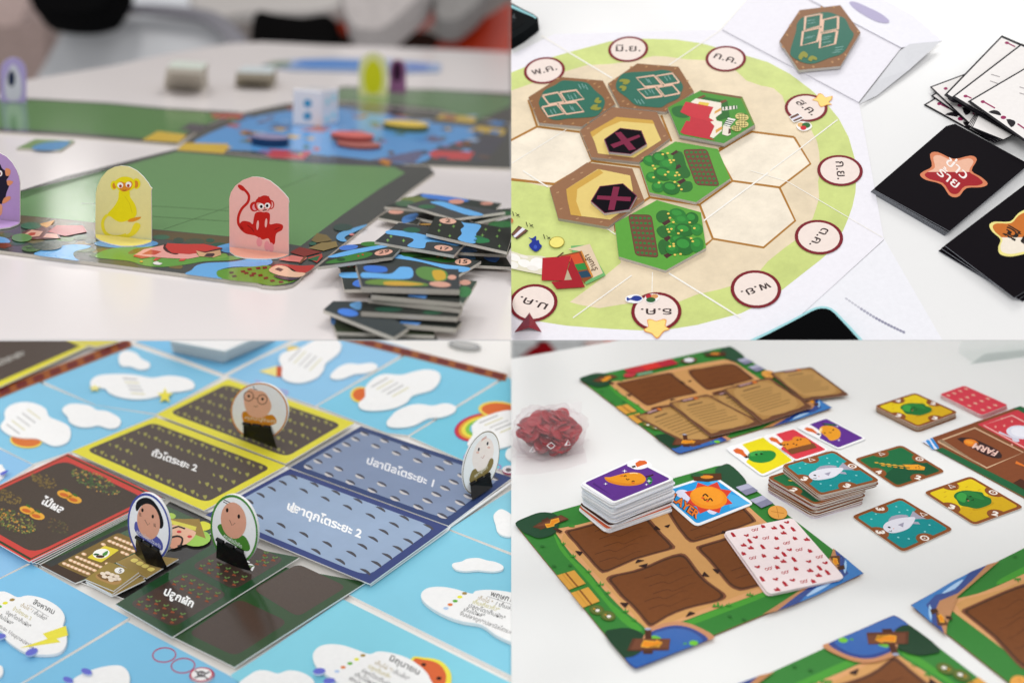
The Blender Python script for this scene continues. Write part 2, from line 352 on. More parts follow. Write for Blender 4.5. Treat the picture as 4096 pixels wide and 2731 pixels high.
    g = G(P, TH, 'gloss'); g.poly(smooth(K('f', 440, 335, 520, 290, 640, 258, 800, 248, 960, 278, 1080, 292, 1120, 300, 1010, 345, 960, 375, 820, 368, 700, 352, 560, 346), 3), '5e9fdc'); obj('lake', g, c)
    def bits(name, polys, c_, tag, par):
        for q in polys:
            g = G(P, TH + 4e-5, 'gloss'); g.poly(K(tag, *q), c_); obj(name, g, par)
    bits('yellow_meadow', ((1300, 1290, 1450, 1205, 1720, 1240, 1640, 1310), (1620, 1380, 1700, 1312, 2100, 1322, 2060, 1412)), 'ddb83e', 'a1', c)
    bits('yellow_meadow', ((1650, 1090, 1700, 1050, 2030, 1080, 2000, 1135), (1990, 1200, 2040, 1155, 2300, 1190, 2270, 1245)), 'd2b24c', 'a2', c)
    bits('red_roof', ((50, 1400, 130, 1372, 520, 1390, 440, 1462, 150, 1450), (1580, 1410, 1640, 1382, 2010, 1400, 1960, 1472, 1640, 1460)), 'cc4f52', 'a2', c)
    bits('red_roof', ((1930, 1045, 2250, 1045, 2200, 1092, 1960, 1082),), 'c05c4c', 'a1', c)
    bits('dark_wood', ((1640, 1190, 1750, 1130, 1920, 1150, 1850, 1212),), '4a4652', 'a1', c)
    bits('dark_wood', ((1550, 1400, 1900, 1290, 2150, 1250, 2300, 1260, 2120, 1480, 1980, 1490, 2010, 1400, 1640, 1380), (400, 1480, 700, 1430, 1300, 1500, 1450, 1540, 600, 1500)), '4c505a', 'a2', c)
    bits('orange_field', ((1110, 1500, 1160, 1460, 1250, 1480, 1220, 1530), (1900, 1310, 1960, 1290, 1980, 1320, 1930, 1340)), 'd08a40', 'a2', c)
    bits('orange_field', ((2180, 1200, 2260, 1190, 2340, 1230, 2250, 1250),), '8a7f9a', 'a1', c)
    bits('dark_wood', ((90, 1180, 240, 1150, 330, 1170, 280, 1200), (1480, 1290, 1620, 1240, 1760, 1290, 1640, 1310), (0, 1140, 60, 1090, 180, 1060, 120, 1120), (760, 1010, 1180, 1060, 1240, 1040, 1100, 1010), (1000, 1480, 1500, 1380, 1560, 1400, 1450, 1500)), '66688a', 'a2', c)
    bits('red_roof', ((280, 1000, 330, 970, 340, 1010), (390, 1200, 560, 1160, 700, 1180, 620, 1215)), 'b0584c', 'a2', c)
    pal = ['7fb0e6', '4f8fd0', '8a7aa8', '6a5a52', 'b8564c', 'd9b24a', '58744c', '3f4f6a', '9fb8d8', '5f9fdc', 'a4604a', '46607f']
    for i in range(95):
        u_, v_ = random.random(), random.random(); x, y = 470 + 690 * u_ + (60 * (1 - v_) if u_ < .5 else 0), 246 + 128 * v_
        if y < 250 + 40 * abs(u_ - .55) or y > 345 + 30 * u_ or x - 430 < (330 - y) * 1.2: continue
        w_, h_ = random.uniform(7, 24), random.uniform(2.5, 6); g = G(P, TH + 5e-5 + 1e-6 * i, 'gloss'); g.poly(K('f', x - w_, y, x - w_ * .2, y - h_, x + w_, y - h_ * .3, x + w_ * .3, y + h_), random.choice(pal)); obj('lake_tile', g, c)
    d = board(K('f', -80, 226, 62, 226, 250, 236, 380, 248, 556, 258, 470, 290, 405, 332, 330, 326, 170, 312, 0, 302, -80, 298), 'blurred green board lying far left beside purple standee')
    g = G(P, TH, 'gloss'); g.poly(K('f', -80, 232, 62, 230, 250, 240, 380, 252, 530, 262, 450, 296, 395, 318, 330, 318, 170, 304, 0, 294, -80, 290), '58884a'); obj('meadow', g, d)
    e = board(K('f', 700, 230, 790, 198, 930, 204, 1000, 205, 1180, 214, 1180, 286, 1010, 256, 800, 234), 'blurred green board lying far right under yellow and maroon standees')
    g = G(P, TH, 'gloss'); g.poly(K('f', 715, 228, 795, 202, 930, 208, 1000, 208, 1180, 222, 1180, 240, 1090, 280, 1010, 250, 800, 231), '63895e')
    obj('meadow', g, e)
    # ---- standees
    def upright(tag, outline, a, b, foot, colr, footc, label, arts, group='monkey standees on the play boards', base=TH):
        pa, pb = K(tag, *a)[0], K(tag, *b)[0]
        ori = Plane(P.o + P.n * (base + .0004), P.n, P.rect); U = ori.up(pa, pb, 0)
        if U.n.dot(CAM - U.o) < 0: U.n = -U.n
        at = (U.P(*pa) + U.P(*pb)) / 2
        root = empty('standee', at, label, 'standee', group)
        g = G(U, 0, 'paper'); g.solid(F(tag, outline), -.0013, 0, colr, 'f0ece8', skind='paper'); obj('panel', g, root, cut=P if tag in ('a4',) else None)
        if foot:
            g = G(ori, 0, 'paper'); g.solid(F(tag, foot), 0, .0011, footc, 'f0ece8', skind='paper'); obj('foot_flap', g, root)
        for nm, items in arts:
            g = G(U, .0001, 'paper')
            for pts, c in items: g.poly(F(tag, pts), c)
            obj(nm, g, root)
        return root
    S = lambda *a: smooth(list(a), 4)
    upright('a3', [(875, 582), (880, 210), (893, 145), (930, 65), (985, 0), (1050, -34), (1110, -45), (1180, -38), (1255, 0), (1315, 55), (1362, 115), (1380, 148), (1396, 162), (1388, 185), (1392, 640)], (875, 582), (1392, 640),
        [(875, 582), (1130, 608), (1392, 640), (1385, 652), (1320, 674), (1220, 689), (1110, 688), (1010, 668), (925, 640), (882, 614)], 'e5da98', 'ecdc7c', 'pale yellow arched standee with a sitting yellow monkey at board edge', [
        ('monkey_tail', [(stroke(smooth([(985, 405), (952, 445), (942, 500), (960, 560), (1010, 600), (1090, 608), (1160, 590)], 4, False), 26, 34), 'e9d836'), (S((1120, 600), (1190, 570), (1225, 500), (1250, 478), (1285, 490), (1285, 525), (1240, 585), (1170, 618), (1110, 620)), 'e9d836')]),
        ('monkey_body', [(S((1098, 185), (1185, 185), (1195, 240), (1240, 310), (1256, 380), (1240, 425), (1180, 455), (1110, 472), (1060, 455), (1020, 425), (985, 402), (1050, 325), (1085, 260)), 'ead91c'), (S((1172, 466), (1205, 438), (1292, 424), (1278, 446), (1225, 468)), 'e0902c'), (stroke([(1145, 235), (1190, 300), (1215, 390)], 5), 'd6c31c')]),
        ('monkey_head', [(ell(1045, 135, 30, 42), 'ead91c'), (ell(1252, 120, 38, 50), 'ead91c'), (ell(1050, 138, 18, 28), 'd98a2c'), (ell(1248, 125, 22, 34), 'd98a2c'), (S((1050, 110), (1100, 65), (1155, 55), (1210, 70), (1240, 110), (1230, 160), (1180, 190), (1140, 198), (1090, 180)), 'ead91c'),
                         (S((1078, 128), (1110, 100), (1150, 112), (1200, 95), (1218, 128), (1190, 175), (1140, 192), (1105, 178)), 'dd8c2e'), (ell(1104, 134, 27, 26), 'f6efe8'), (ell(1180, 128, 27, 26), 'f6efe8'), (ell(1106, 142, 13, 14), 'a8402c'), (ell(1178, 138, 13, 14), 'a8402c'), (stroke([(1125, 178), (1145, 184), (1160, 176)], 5), '8a4420')])])
    upright('a4', [(-244, 700), (-246, 260), (-231, 200), (-190, 138), (-121, 86), (-41, 58), (0, 57), (60, 65), (130, 95), (200, 150), (260, 210), (297, 256), (302, 285), (298, 310), (300, 768)], (-244, 700), (300, 768),
        [(-244, 700), (40, 733), (300, 768), (255, 788), (190, 800), (100, 808), (0, 806), (-100, 800), (-190, 778), (-240, 742)], 'ecb6ae', 'f0ae98', 'pink arched standee with a crouching red monkey at board corner', [
        ('monkey_tail', [(stroke(smooth([(-140, 150), (-101, 180), (-66, 230), (-76, 290), (-131, 350), (-161, 420), (-160, 490), (-121, 545)], 4, False), 24), 'c0251f'), (ell(-132, 158, 42, 20, 38), 'c0251f')]),
        ('monkey_body', [(S((0, 385), (60, 378), (122, 390), (128, 440), (128, 492), (190, 483), (246, 500), (238, 545), (185, 580), (172, 668), (138, 670), (112, 622), (60, 632), (0, 600), (-40, 590), (-100, 575), (-150, 530), (-150, 490), (-120, 462), (-60, 470), (-30, 490), (-20, 430)), 'c0251f'), (ell(15, 500, 11, 44, 5), 'ecb6ae'), (ell(92, 480, 11, 42, 5), 'ecb6ae'),
                         (ell(30, 655, 26, 42), 'e3979e'), (ell(100, 690, 24, 46), 'e3979e'), (ell(140, 705, 22, 44), 'e3979e'), (stroke([(-80, 500), (-40, 530), (-20, 560)], 5), '6d1512'), (stroke([(170, 542), (215, 522)], 5), '6d1512')]),
        ('monkey_head', [(ell(-15, 330, 42, 46), 'c0251f'), (ell(-10, 335, 24, 30), 'e3979e'), (ell(138, 312, 30, 42), 'c0251f'), (ell(140, 314, 18, 30), 'e8a9a4'), (S((-15, 320), (0, 270), (40, 240), (75, 228), (110, 235), (135, 270), (145, 310), (130, 350), (90, 380), (40, 375), (0, 355)), 'c0251f'),
                         (S((5, 300), (40, 296), (75, 312), (115, 296), (135, 320), (120, 350), (95, 378), (55, 380), (20, 355)), 'e9a79e'), (ell(46, 327, 27, 26), 'f8f2ee'), (ell(105, 320, 25, 25), 'f8f2ee'), (ell(48, 330, 13, 15), '201a1a'), (ell(102, 322, 13, 15), '201a1a'), (stroke([(62, 366), (80, 362), (98, 358)], 9), '301a1a'), (ell(80, 345, 6, 5), '301a1a'),
                         ([(10, 262), (25, 240), (60, 250), (75, 225), (90, 245), (120, 232), (115, 262)], 'c0251f')])])
    upright('a3', [(-330, 420), (-330, 60), (-300, -60), (-230, -140), (-120, -180), (-40, -175), (0, -160), (60, -128), (110, -75), (150, -10), (172, 50), (182, 110), (182, 472)], (-330, 420), (182, 472),
        [(-330, 420), (-80, 445), (182, 472), (165, 490), (90, 518), (0, 530), (-140, 530), (-280, 490)], 'b595c6', 'c3a0d6', 'purple arched standee with dark monkey cut by the left photo edge', [
        ('monkey_body', [(S((-120, -60), (-60, -110), (0, -60), (20, -20), (75, 20), (80, 55), (60, 90), (85, 130), (60, 200), (45, 260), (10, 310), (-60, 360), (-140, 300), (-150, 100)), '241f31'), (S((50, -20), (95, -8), (90, 40), (55, 45)), 'e29468'), (S((65, 90), (120, 100), (100, 130), (72, 135)), 'e29468'), (S((40, 250), (90, 235), (95, 262), (50, 295), (20, 300)), 'e29468'), (S((-20, 310), (20, 320), (15, 400), (-20, 405)), 'e2a07c'), (ell(0, 25, 22, 28), 'f2e8e4'), (ell(-4, 28, 12, 16), '8a3c30')])])
    def far(tag, x0, x1, y0, y1, c, bodyc, body, label, slope=0, innerc=None):
        m = (x0 + x1) / 2; r = (x1 - x0) / 2
        o = [(x0, y1)] + [(m - r * math.cos(math.pi * k / 10), y0 + 1.15 * r - 1.15 * r * math.sin(math.pi * k / 10)) for k in range(11)] + [(x1, y1 + slope)]
        arts = [('monkey_body', ([(S((m - .6 * r, y0 + .5 * (y1 - y0)), (m, y0 + .15 * (y1 - y0)), (m + .6 * r, y0 + .5 * (y1 - y0)), (m + .5 * r, y1 - 30), (m - .5 * r, y1 - 30)), innerc)] if innerc else []) + [(ell(*body), bodyc)])]
        upright(tag, o, (x0, y1), (x1, y1 + slope), None, c, c, label, arts)
    far('a1', 2, 242, 528, 938, 'b7a4dc', '2c3350', (105, 725, 34, 74), 'far lilac standee blurred at the left photo edge', 6, 'd9d3e6')
    far('a2', 945, 1208, 482, 880, 'e6e2a6', 'd9d527', (1075, 710, 85, 150), 'far pale yellow standee blurred beside maroon standee', 8, 'e2df60')
    far('a2', 1225, 1378, 545, 852, '97608e', '3a1a36', (1297, 660, 46, 96), 'far maroon standee blurred behind the pale yellow one', 6)
    # ---- die and discs on the lake
    A, B, C_ = (P.P(*K('a2', *q)[0], TH) for q in ((332, 1148), (596, 1168), (752, 1130)))
    D = A + C_ - B; Hh = (B - A).length * 1.25; n = P.n
    lo = [A, B, C_, D]; hi = [q + n * Hh for q in lo]
    bm = bmesh.new(); vs = [bm.verts.new(v - A) for v in lo + hi]
    for f in ((0, 1, 5, 4), (1, 2, 6, 5), (2, 3, 7, 6), (3, 0, 4, 7), (4, 5, 6, 7), (3, 2, 1, 0)): bm.faces.new([vs[i] for i in f])
    bmesh.ops.bevel(bm, geom=bm.edges[:], offset=.0022, segments=3, affect='EDGES', profile=.5)
    g = G(P, 0, 'plastic'); bm.verts.index_update()
    g.raw([v.co + A for v in bm.verts], [[v.index for v in f.verts] for f in bm.faces], M('e6e3e6', 'plastic')); bm.free()
    die = obj('die', g, None, 'white die showing two blue pips standing on the blurred lake board', 'die', smooth_=False)
    U = Plane(A, (B - A).cross(n), P.rect)
    if U.n.dot(CAM - A) < 0: U.n = -U.n
    for cx, cy in ((474, 952), (472, 1068)):
        g = G(U, .0002, 'plastic'); g.solid(F('a2', ell(cx, cy, 38, 38)), .0001, .0006, '3f93bd', '3f93bd', skind='plastic'); obj('pip', g, die)
    V = Plane(B, (C_ - B).cross(n), P.rect)
    if V.n.dot(CAM - B) < 0: V.n = -V.n
    for cx, cy in ((660, 935), (715, 900), (655, 1095), (712, 1060)):
        g = G(V, .0002, 'plastic'); g.solid(F('a2', ell(cx, cy, 14, 30)), .0001, .0006, '9adbe6', '9adbe6', skind='plastic'); obj('pip', g, die)
    def disc(x, y, r, h0, h1, c, label, side=None, tag='a2'):
        px, py = K(tag, x, y)[0]; g = G(P, 0, 'semi'); g.solid(circle_px(P, h1, px, py, r / 2.296), h0, h1, c, side or c, skind='semi')
        obj('token', g, None, label, 'token', 'round tokens on the lake board')
    disc(945, 1320, 205, TH, TH + .004, 'a86660', 'lower red token under the other red token by the die', '6d3a38')
    disc(885, 1235, 198, TH + .0041, TH + .010, 'cf6a66', 'upper red token resting on another red token by the die', '8a3f3c')
    disc(130, 1255, 170, TH, TH + .011, '8d86a6', 'round lilac and navy token left of the white die', '1d3d62')
    disc(1378, 1135, 208, TH, TH + .009, 'dcbc52', 'round yellow token right of the red tokens', '56603a')
    # ---- tiles
    def tile(px, h, colr='30332f', label='', items=(), th=.0027, nm='path_tile', tag='a4', numtext=None, side='c9c4ba', grp='path tiles in the loose pile'):
        g = G(P, h, 'semi'); g.solid(F(tag, px), h - th, h, colr, side)
        t = obj(nm, g, None, label, 'tile', grp, cut=P)
        for name, pl_ in items:
            g = G(P, h, 'semi')
            for pts, c in pl_: g.poly(F(tag, pts), c)
            obj(name, g, t)
        if numtext:
            (s_, p0, p1, up) = numtext; g = G(P, h + 1e-4, 'semi'); g.text(s_, F(tag, [p0])[0], F(tag, [p1])[0], (up[0] / 2.296, up[1] / 2.296), '4a3a36', .02); obj('printed_number', g, t)
        return t
    BLUE, GRN, DG = '6aaee6', '4f8a42', '2d5a40'
    tile([(1180, 330), (1520, 208), (2255, 300), (2140, 420)], .012, '39403c', 'rearmost path tile of the pile with royal blue stream along its back', [('river', [(S((1540, 212), (1800, 240), (1960, 272), (1850, 290), (1640, 262), (1530, 240)), '4f80cf')]), ('bush', [(ell(1460, 270, 130, 34), '6d7a48'), (ell(1370, 300, 90, 28), '4f6b52')]), ('number_spot', [(ell(2120, 300, 60, 16), 'c98f7e')])])
    tile([(1120, 430), (1290, 330), (1560, 360), (1480, 500)], .009, '3a3d38', 'small path tile showing only a pink spot behind the pile', [('number_spot', [(ell(1285, 378, 70, 20), 'd49a88')]), ('river', [(S((1360, 420), (1480, 390), (1470, 440), (1380, 480), (1340, 470)), '4d7fbd')])])
    tile([(1470, 430), (1560, 390), (2200, 440), (1900, 520)], .010, '1e211f', 'nearly black path tile hidden beneath the raised rear tile')
    tile([(2000, 478), (2351, 395), (2520, 330), (1900, 380)], .0165, '3a4038', 'path tile at the right photo edge leaning on the rear tiles', [('bush', [(ell(2290, 390, 90, 20), '35603f')])])
    tile([(2050, 520), (2351, 425), (2560, 420), (2351, 560)], .013, '2f3a2f', 'dark path tile with green bush just under the right edge tile', [('bush', [(ell(2260, 490, 130, 30), '2f6a3a')])])
    tile([(1393, 314), (1580, 258), (2290, 378), (1822, 440)], .022, '4a4d4e', 'raised rear path tile crossed by a pale blue diagonal stream', [('river', [(S((1600, 288), (1720, 284), (1860, 330), (2090, 402), (1960, 410), (1800, 360), (1690, 320)), BLUE)]), ('bush', [(ell(1570, 330, 80, 18), '3f6a4c')]), ('number_spot', [(ell(1840, 283, 72, 22), 'cf9484')])])
    tile([(765, 868), (1500, 815), (1560, 1086), (812, 1090)], .009, '363b39', 'flat path tile at lower left with light blue stream', [('river', [(S((782, 935), (1000, 935), (1200, 950), (1200, 985), (960, 985), (790, 980)), BLUE)]), ('bush', [(ell(870, 885, 120, 24), '25502c'), (ell(850, 880, 14, 7), 'c03028'), (ell(905, 884, 12, 6), 'c03028')]), ('pond', [(S((885, 1040), (920, 1005), (985, 1000), (990, 1060), (930, 1065)), '4678d2')])])
    tile([(1850, 770), (2270, 750), (2350, 884), (1900, 862)], .006, '232a24', 'path tile with a blue drop near the right photo edge', [('pond', [(S((2090, 795), (2150, 775), (2215, 785), (2238, 805), (2200, 840), (2130, 825)), '3f7fd8')]), ('river', [(S((1855, 775), (1980, 770), (2015, 812), (1900, 800)), BLUE)])])
    tile([(1800, 745), (1990, 660), (2380, 650), (2300, 772)], .013, '1d211e', 'path tile lying directly under the number two tile', [('river', [(S((1870, 742), (1890, 700), (2000, 712), (2025, 745)), '5590d6')])])
    tile([(1040, 880), (1330, 742), (2068, 828), (1848, 962)], .013, '3b403e', 'path tile numbered fifteen with stream and orange-dotted bushes', [('river', [(S((1240, 772), (1330, 772), (1480, 810), (1700, 855), (1960, 890), (1905, 930), (1760, 905), (1520, 840), (1330, 810), (1230, 800)), BLUE)]), ('bush', [(S((1335, 755), (1440, 745), (1600, 765), (1800, 800), (1820, 835), (1700, 838), (1480, 800), (1360, 785)), '35702f'), (ell(1530, 790, 90, 12), '1d3a1f'), (ell(1670, 790, 16, 6), 'd98a3c'), (ell(1735, 802, 16, 6), 'd98a3c')]), ('number_spot', [(ell(1902, 836, 76, 30), 'e3b199')])], numtext=('15', (1862, 850), (1940, 850), (8, -50)))
    tile([(565, 882), (800, 688), (1480, 615), (1330, 712), (1252, 792)], .0175, '343936', 'path tile numbered twenty-nine tipped over the board edge', [('river', [(S((660, 790), (800, 745), (960, 712), (1140, 685), (1230, 690), (1100, 722), (900, 765), (730, 795)), BLUE)]), ('pond', [(ell(850, 704, 88, 24, -6), '4a78cc')]), ('bush', [(S((640, 840), (800, 790), (960, 750), (1070, 755), (1020, 795), (860, 830), (700, 850)), '3f7a38'), (ell(780, 815, 40, 16), '28502a'), (ell(1050, 672, 90, 22), '3f7a38'), (ell(980, 770, 10, 6), 'c83828'), (ell(940, 782, 10, 6), 'c83828')]), ('number_spot', [(ell(1172, 750, 84, 26, -8), 'dfa793')])], numtext=('29', (1125, 765), (1220, 748), (10, -38)))
    tile([(1090, 650), (1310, 476), (2010, 575), (1910, 675), (1818, 775)], .020, '3a3e40', 'path tile with branching stream leaning on number twenty-nine', [('river', [(S((1230, 545), (1420, 562), (1600, 600), (1760, 620), (1890, 655), (1850, 690), (1700, 660), (1570, 655), (1540, 712), (1390, 692), (1448, 640), (1400, 612), (1200, 578)), BLUE)]), ('bush', [(ell(1430, 545, 80, 26), '2f5f48'), (ell(1560, 492, 60, 8), 'a87f3c')]), ('number_spot', [(ell(1722, 710, 86, 26, 6), 'dba894')]), ('grass_tuft', [(star(x, y, 18, 7, 4), '7fae5c') for x, y in ((1240, 603), (1210, 638), (1355, 642))])], numtext=('17', (1690, 722), (1770, 728), (8, -36)))
    tile([(1563, 576), (1646, 414), (2365, 540), (2306, 745)], .025, '2d312d', 'topmost path tile numbered two with a wide blue stream', [('river', [(S((1885, 468), (1915, 478), (2058, 496), (2050, 540), (2020, 580), (2030, 620), (1998, 668), (1855, 632), (1890, 580), (1880, 540), (1912, 510)), BLUE)]), ('bush', [(S((1998, 640), (2040, 610), (2130, 625), (2140, 655), (2050, 665)), '2d7a4a'), (S((2010, 600), (2060, 600), (2110, 622), (2030, 618)), '2f6f48')]), ('number_spot', [(ell(1762, 462, 78, 26, 4), 'e2b09c')]), ('grass_tuft', [(star(x, y, 18, 7, 4), '6f9a4e') for x, y in ((1690, 497), (1815, 510), (1680, 550), (1780, 598), (2110, 540), (2235, 548), (2080, 592), (2215, 602), (2235, 692))])], numtext=('2', (1738, 474), (1786, 476), (6, -46)))
    # the blurred stack in the foreground
    tile([(680, 1330), (735, 1480), (1640, 1512), (1600, 1300)], .004, '39422f', 'bottom path tile of the blurred foreground stack', [('bush', [(S((1060, 1420), (1200, 1390), (1420, 1420), (1380, 1470), (1200, 1500), (1100, 1470)), '4f8a35')]), ('river', [(S((690, 1340), (730, 1350), (720, 1410), (690, 1400)), '4a80c0')])], grp='path tiles in the foreground stack')
    tile([(740, 1500), (760, 1580), (1700, 1600), (1640, 1500)], .0016, '3a3d38', 'lowest path tile peeping out under the foreground stack', grp='path tiles in the foreground stack')
    for i, (l, r, fl, fr, hh) in enumerate((((960, 1340), (1860, 1420), (945, 1372), (1840, 1445), .010), ((985, 1200), (1870, 1290), (965, 1292), (1850, 1345), .016), ((1050, 1120), (1890, 1200), (1030, 1170), (1885, 1268), .020), ((1055, 1080), (1950, 1100), (1060, 1140), (1890, 1215), .024))):
        tile([fl, l, (r[0] + 30, r[1] - 40), fr], hh, '2b2f2c', ('second', 'third', 'fourth', 'fifth')[i] + ' path tile from the bottom of the foreground stack', [('river', [([(1310 + i * 28, fl[1] + 24 - i * 4), (1330 + i * 28, l[1] + 40), (1520 + i * 22, l[1] + 52), (1490 + i * 22, fl[1] + 44 - i * 4)], '5f97dc')])] if i != 1 else [('bush', [(ell(1220, 1270, 130, 24), '23503f'), (ell(1620, 1300, 90, 20), '28583f')])], th=.0036, grp='path tiles in the foreground stack', side='b3ada3')
    tile([(618, 1276), (708, 1196), (1000, 1200), (1400, 1440), (1265, 1530)], .012, '3b4244', 'tilted path tile at the left of the foreground stack', [('pond', [(ell(845, 1300, 96, 34, 8), '4a82dd')]), ('river', [(S((860, 1225), (960, 1200), (960, 1270), (900, 1265)), '6aa4d8')])], grp='path tiles in the foreground stack')
    tile([(1870, 1200), (1880, 1000), (2030, 1012), (1905, 1218)], .026, '3a4a40', 'path tile jutting out right of the foreground stack', [('bush', [(ell(1915, 1110, 66, 50), '3f7a4a')]), ('number_spot', [(ell(1920, 1026, 54, 24), 'cf9a88')])], grp='path tiles in the foreground stack')
    tile([(975, 1066), (918, 858), (1860, 905), (1872, 1092)], .030, '3d4244', 'blurred top path tile of the foreground stack with yellow hedge', [('river', [(S((975, 935), (1100, 940), (1235, 945), (1300, 900), (1330, 882), (1420, 890), (1445, 940), (1420, 985), (1300, 996), (1100, 985), (975, 980)), BLUE)]), ('pond', [(S((990, 880), (1080, 870), (1190, 885), (1200, 925), (1100, 935), (1010, 920)), '3f74cf')]), ('bush', [(S((1480, 900), (1560, 880), (1740, 920), (1750, 1000), (1640, 1015), (1520, 985), (1470, 940)), '5f8a4a'), (S((1620, 920), (1720, 920), (1740, 990), (1650, 1005)), 'caa43c'), (S((1020, 1010), (1150, 995), (1400, 1010), (1560, 1035), (1560, 1058), (1300, 1055), (1030, 1040)), '6a8a45'), (S((1180, 1020), (1330, 1015), (1540, 1040), (1400, 1055), (1200, 1050)), 'c9a142')]), ('number_spot', [(ell(1690, 1042, 100, 26, 4), 'd5a08c'), (ell(1800, 978, 40, 22), 'd5a08c')])], th=.0042, grp='path tiles in the foreground stack', side='b3ada3')
    # far tiles and piles
    tile([(150, 1362), (330, 1276), (690, 1292), (560, 1382)], .003, '6f8a55', 'small blurred tile lying alone on the white table', [('river', [(S((300, 1350), (420, 1310), (640, 1300), (540, 1375), (330, 1378)), '4f86b4')])], tag='a1', grp='tiles lying apart')
    hs = .0
    for i in range(5):
        dx = random.uniform(-8, 8)
        y = 770 - i * 38
        tile([(1500 + dx + i * 6, y), (1590 + dx, y - 62), (1905 + dx, y - 40), (1850 + dx, y + 22)], .010 * (i + 1), 'cdd4ca' if i == 4 else 'a09a8c', 'topmost tile of the far grey-green pile' if i == 4 else ('lowest', 'second lowest', 'middle', 'second highest', '')[i] + ' tile of the far grey-green pile at back of table', th=.0095, tag='a1', grp='tiles in the far grey-green pile', side='bdb6aa')
    for i in range(3):
        y = 745 - i * 40
        tile([(2160 + i * 4, y), (2240, y - 55), (2540, y - 50), (2500, y + 12)], .011 * (i + 1), 'c6ced0' if i == 2 else '7f7a6a', 'topmost tile of the far dark pile' if i == 2 else ('lowest', 'middle', '')[i] + ' tile of the far dark pile behind the die', th=.0105, tag='a1', grp='tiles in the far dark pile', side='a09888')
    g = G(P, 0, 'paper'); g.solid(K('a2', 60, 600, 180, 560, 700, 532, 1250, 548, 1700, 590, 1690, 655, 1300, 668, 330, 640), 0, .004, '8fa0c0', '7d8a9c')
    s_ = obj('player_board', g, None, 'long blurred blue player board at the far end of table', 'game board')
    g = G(P, .004, 'paper'); g.poly(K('a2', 330, 600, 420, 548, 640, 552, 980, 565, 980, 630, 500, 625), '4f7dbb'); g.poly(K('a2', 1390, 572, 1590, 590, 1580, 650, 1390, 650), '6f83b8'); g.poly(K('a2', 60, 596, 180, 562, 330, 560, 300, 612, 200, 618), '7f8a78'); obj('printed_sea', g, s_)
    # ---- the room behind the table
    def shell(name, pts, z, thick, c, label, cat, kind='plastic', group=None):   # an upright curved body some way behind the table
        nrm = RC @ Vector((0, .25, 1)); nrm.normalize()
        q = Plane(CAM + ray(1000, 100) * z, nrm, (-900, -900, SX, SY)); g = G(q, 0, kind)
        o = F('f', pts); n = len(o); front = [q.P(x, y, 0) for x, y in o]; cc = sum(front, Vector()) / n
        rim = [cc + (p - cc) * .93 + nrm * thick * .5 for p in front]; back = [p - nrm * thick for p in front]
        m = M(c, kind)
        a = Vector()
        for i in range(n): a += (front[i - 1] - cc).cross(front[i] - cc)
        if a.dot(nrm) < 0: front.reverse(); rim.reverse(); back.reverse()
        g.raw(front + rim + back, [[n + i for i in range(n)]] + [[i, (i + 1) % n, n + (i + 1) % n, n + i] for i in range(n)] + [[2 * n + i, 2 * n + (i + 1) % n, (i + 1) % n, i] for i in range(n)] + [[2 * n + i for i in range(n)][::-1]], m)
        return obj(name, g, None, label, cat, group, cut=P)
    sm = lambda *a: smooth([(a[i], a[i + 1]) for i in range(0, len(a), 2)], 4)
    gw = G(Plane(CAM + ray(1000, 100) * 7.5, RC @ Vector((0, .39, .92)), (-2600, -3600, 5200, 900)), 0, 'cloth'); gw.poly(K('s', -2600, -3600, 5200, -3600, 5200, 500, -2600, 500), '857d79'); obj('wall', gw, None, 'grey brown wall far behind the white table', kind='structure')
    ch = shell('chair', sm(100, 260, 128, 100, 180, 60, 300, 42, 420, 45, 480, 60, 530, 95, 560, 180, 540, 300), 4.3, .05, 'c9cacd', 'blurred grey moulded chair behind the left of the table', 'chair')
    shell('chair_rim', sm(262, 22, 300, 24, 420, 38, 470, 50, 520, 90, 545, 140, 575, 120, 560, 80, 520, 42, 470, 24, 380, 14, 290, 12), 4.2, .03, '77757c', '', '').parent = None
    o = bpy.data.objects['chair_rim']; 
    for k in ('label', 'category'):
        if k in o: del o[k]
    mw = o.location.copy(); o.parent = ch; o.location = mw - ch.location
    shell('backpack', sm(70, -60, 72, 10, 100, 38, 160, 48, 220, 44, 262, 20, 275, -60), 4.0, .1, '0a0a0b', 'blurred black backpack hanging on the grey chair', 'backpack', 'cloth')
    shell('person', sm(-60, -60, 60, -60, 75, 10, 62, 60, 40, 110, 10, 150, -60, 170), 4.8, .1, 'b8a39e', 'blurred person in dusty pink clothes at left behind table', 'person', 'cloth')
    shell('person', sm(-60, 60, 20, 70, 110, 60, 120, 130, 110, 330, -60, 340), 4.6, .1, '94827d', 'blurred person in grey brown clothes beside the grey chair', 'person', 'cloth')
    shell('curtain', sm(270, -60, 500, -60, 500, 60, 420, 40, 300, 26, 270, 10), 6.5, .05, 'eef0f5', 'bright white curtain behind the grey chair', 'curtain', 'cloth')
    shell('chair', sm(440, -60, 640, -60, 780, -30, 790, 20, 700, 36, 560, 38, 500, 60, 560, 110, 480, 80, 440, 20), 5.0, .05, 'c4beba', 'blurred pale grey chair at top centre behind table', 'chair')
    shell('bag', sm(585, 40, 640, 44, 700, 50, 770, 48, 775, 120, 680, 130, 585, 125), 4.4, .08, '0d0c0c', 'blurred black bag under the pale grey chair', 'bag', 'cloth')
    shell('chair', sm(760, 60, 830, 60, 900, 20, 960, -50, 1010, -50, 1000, 30, 940, 80, 920, 140, 820, 140, 750, 110), 5.2, .06, 'a02f14', 'blurred orange red chair behind the grey sleeved person', 'chair', 'plastic', 'orange chairs')
    shell('person', sm(790, -60, 990, -60, 980, 0, 930, 50, 880, 88, 820, 86, 790, 40), 4.3, .12, 'b9b2b0', 'blurred grey sleeve of person reaching over orange chair', 'person', 'cloth')
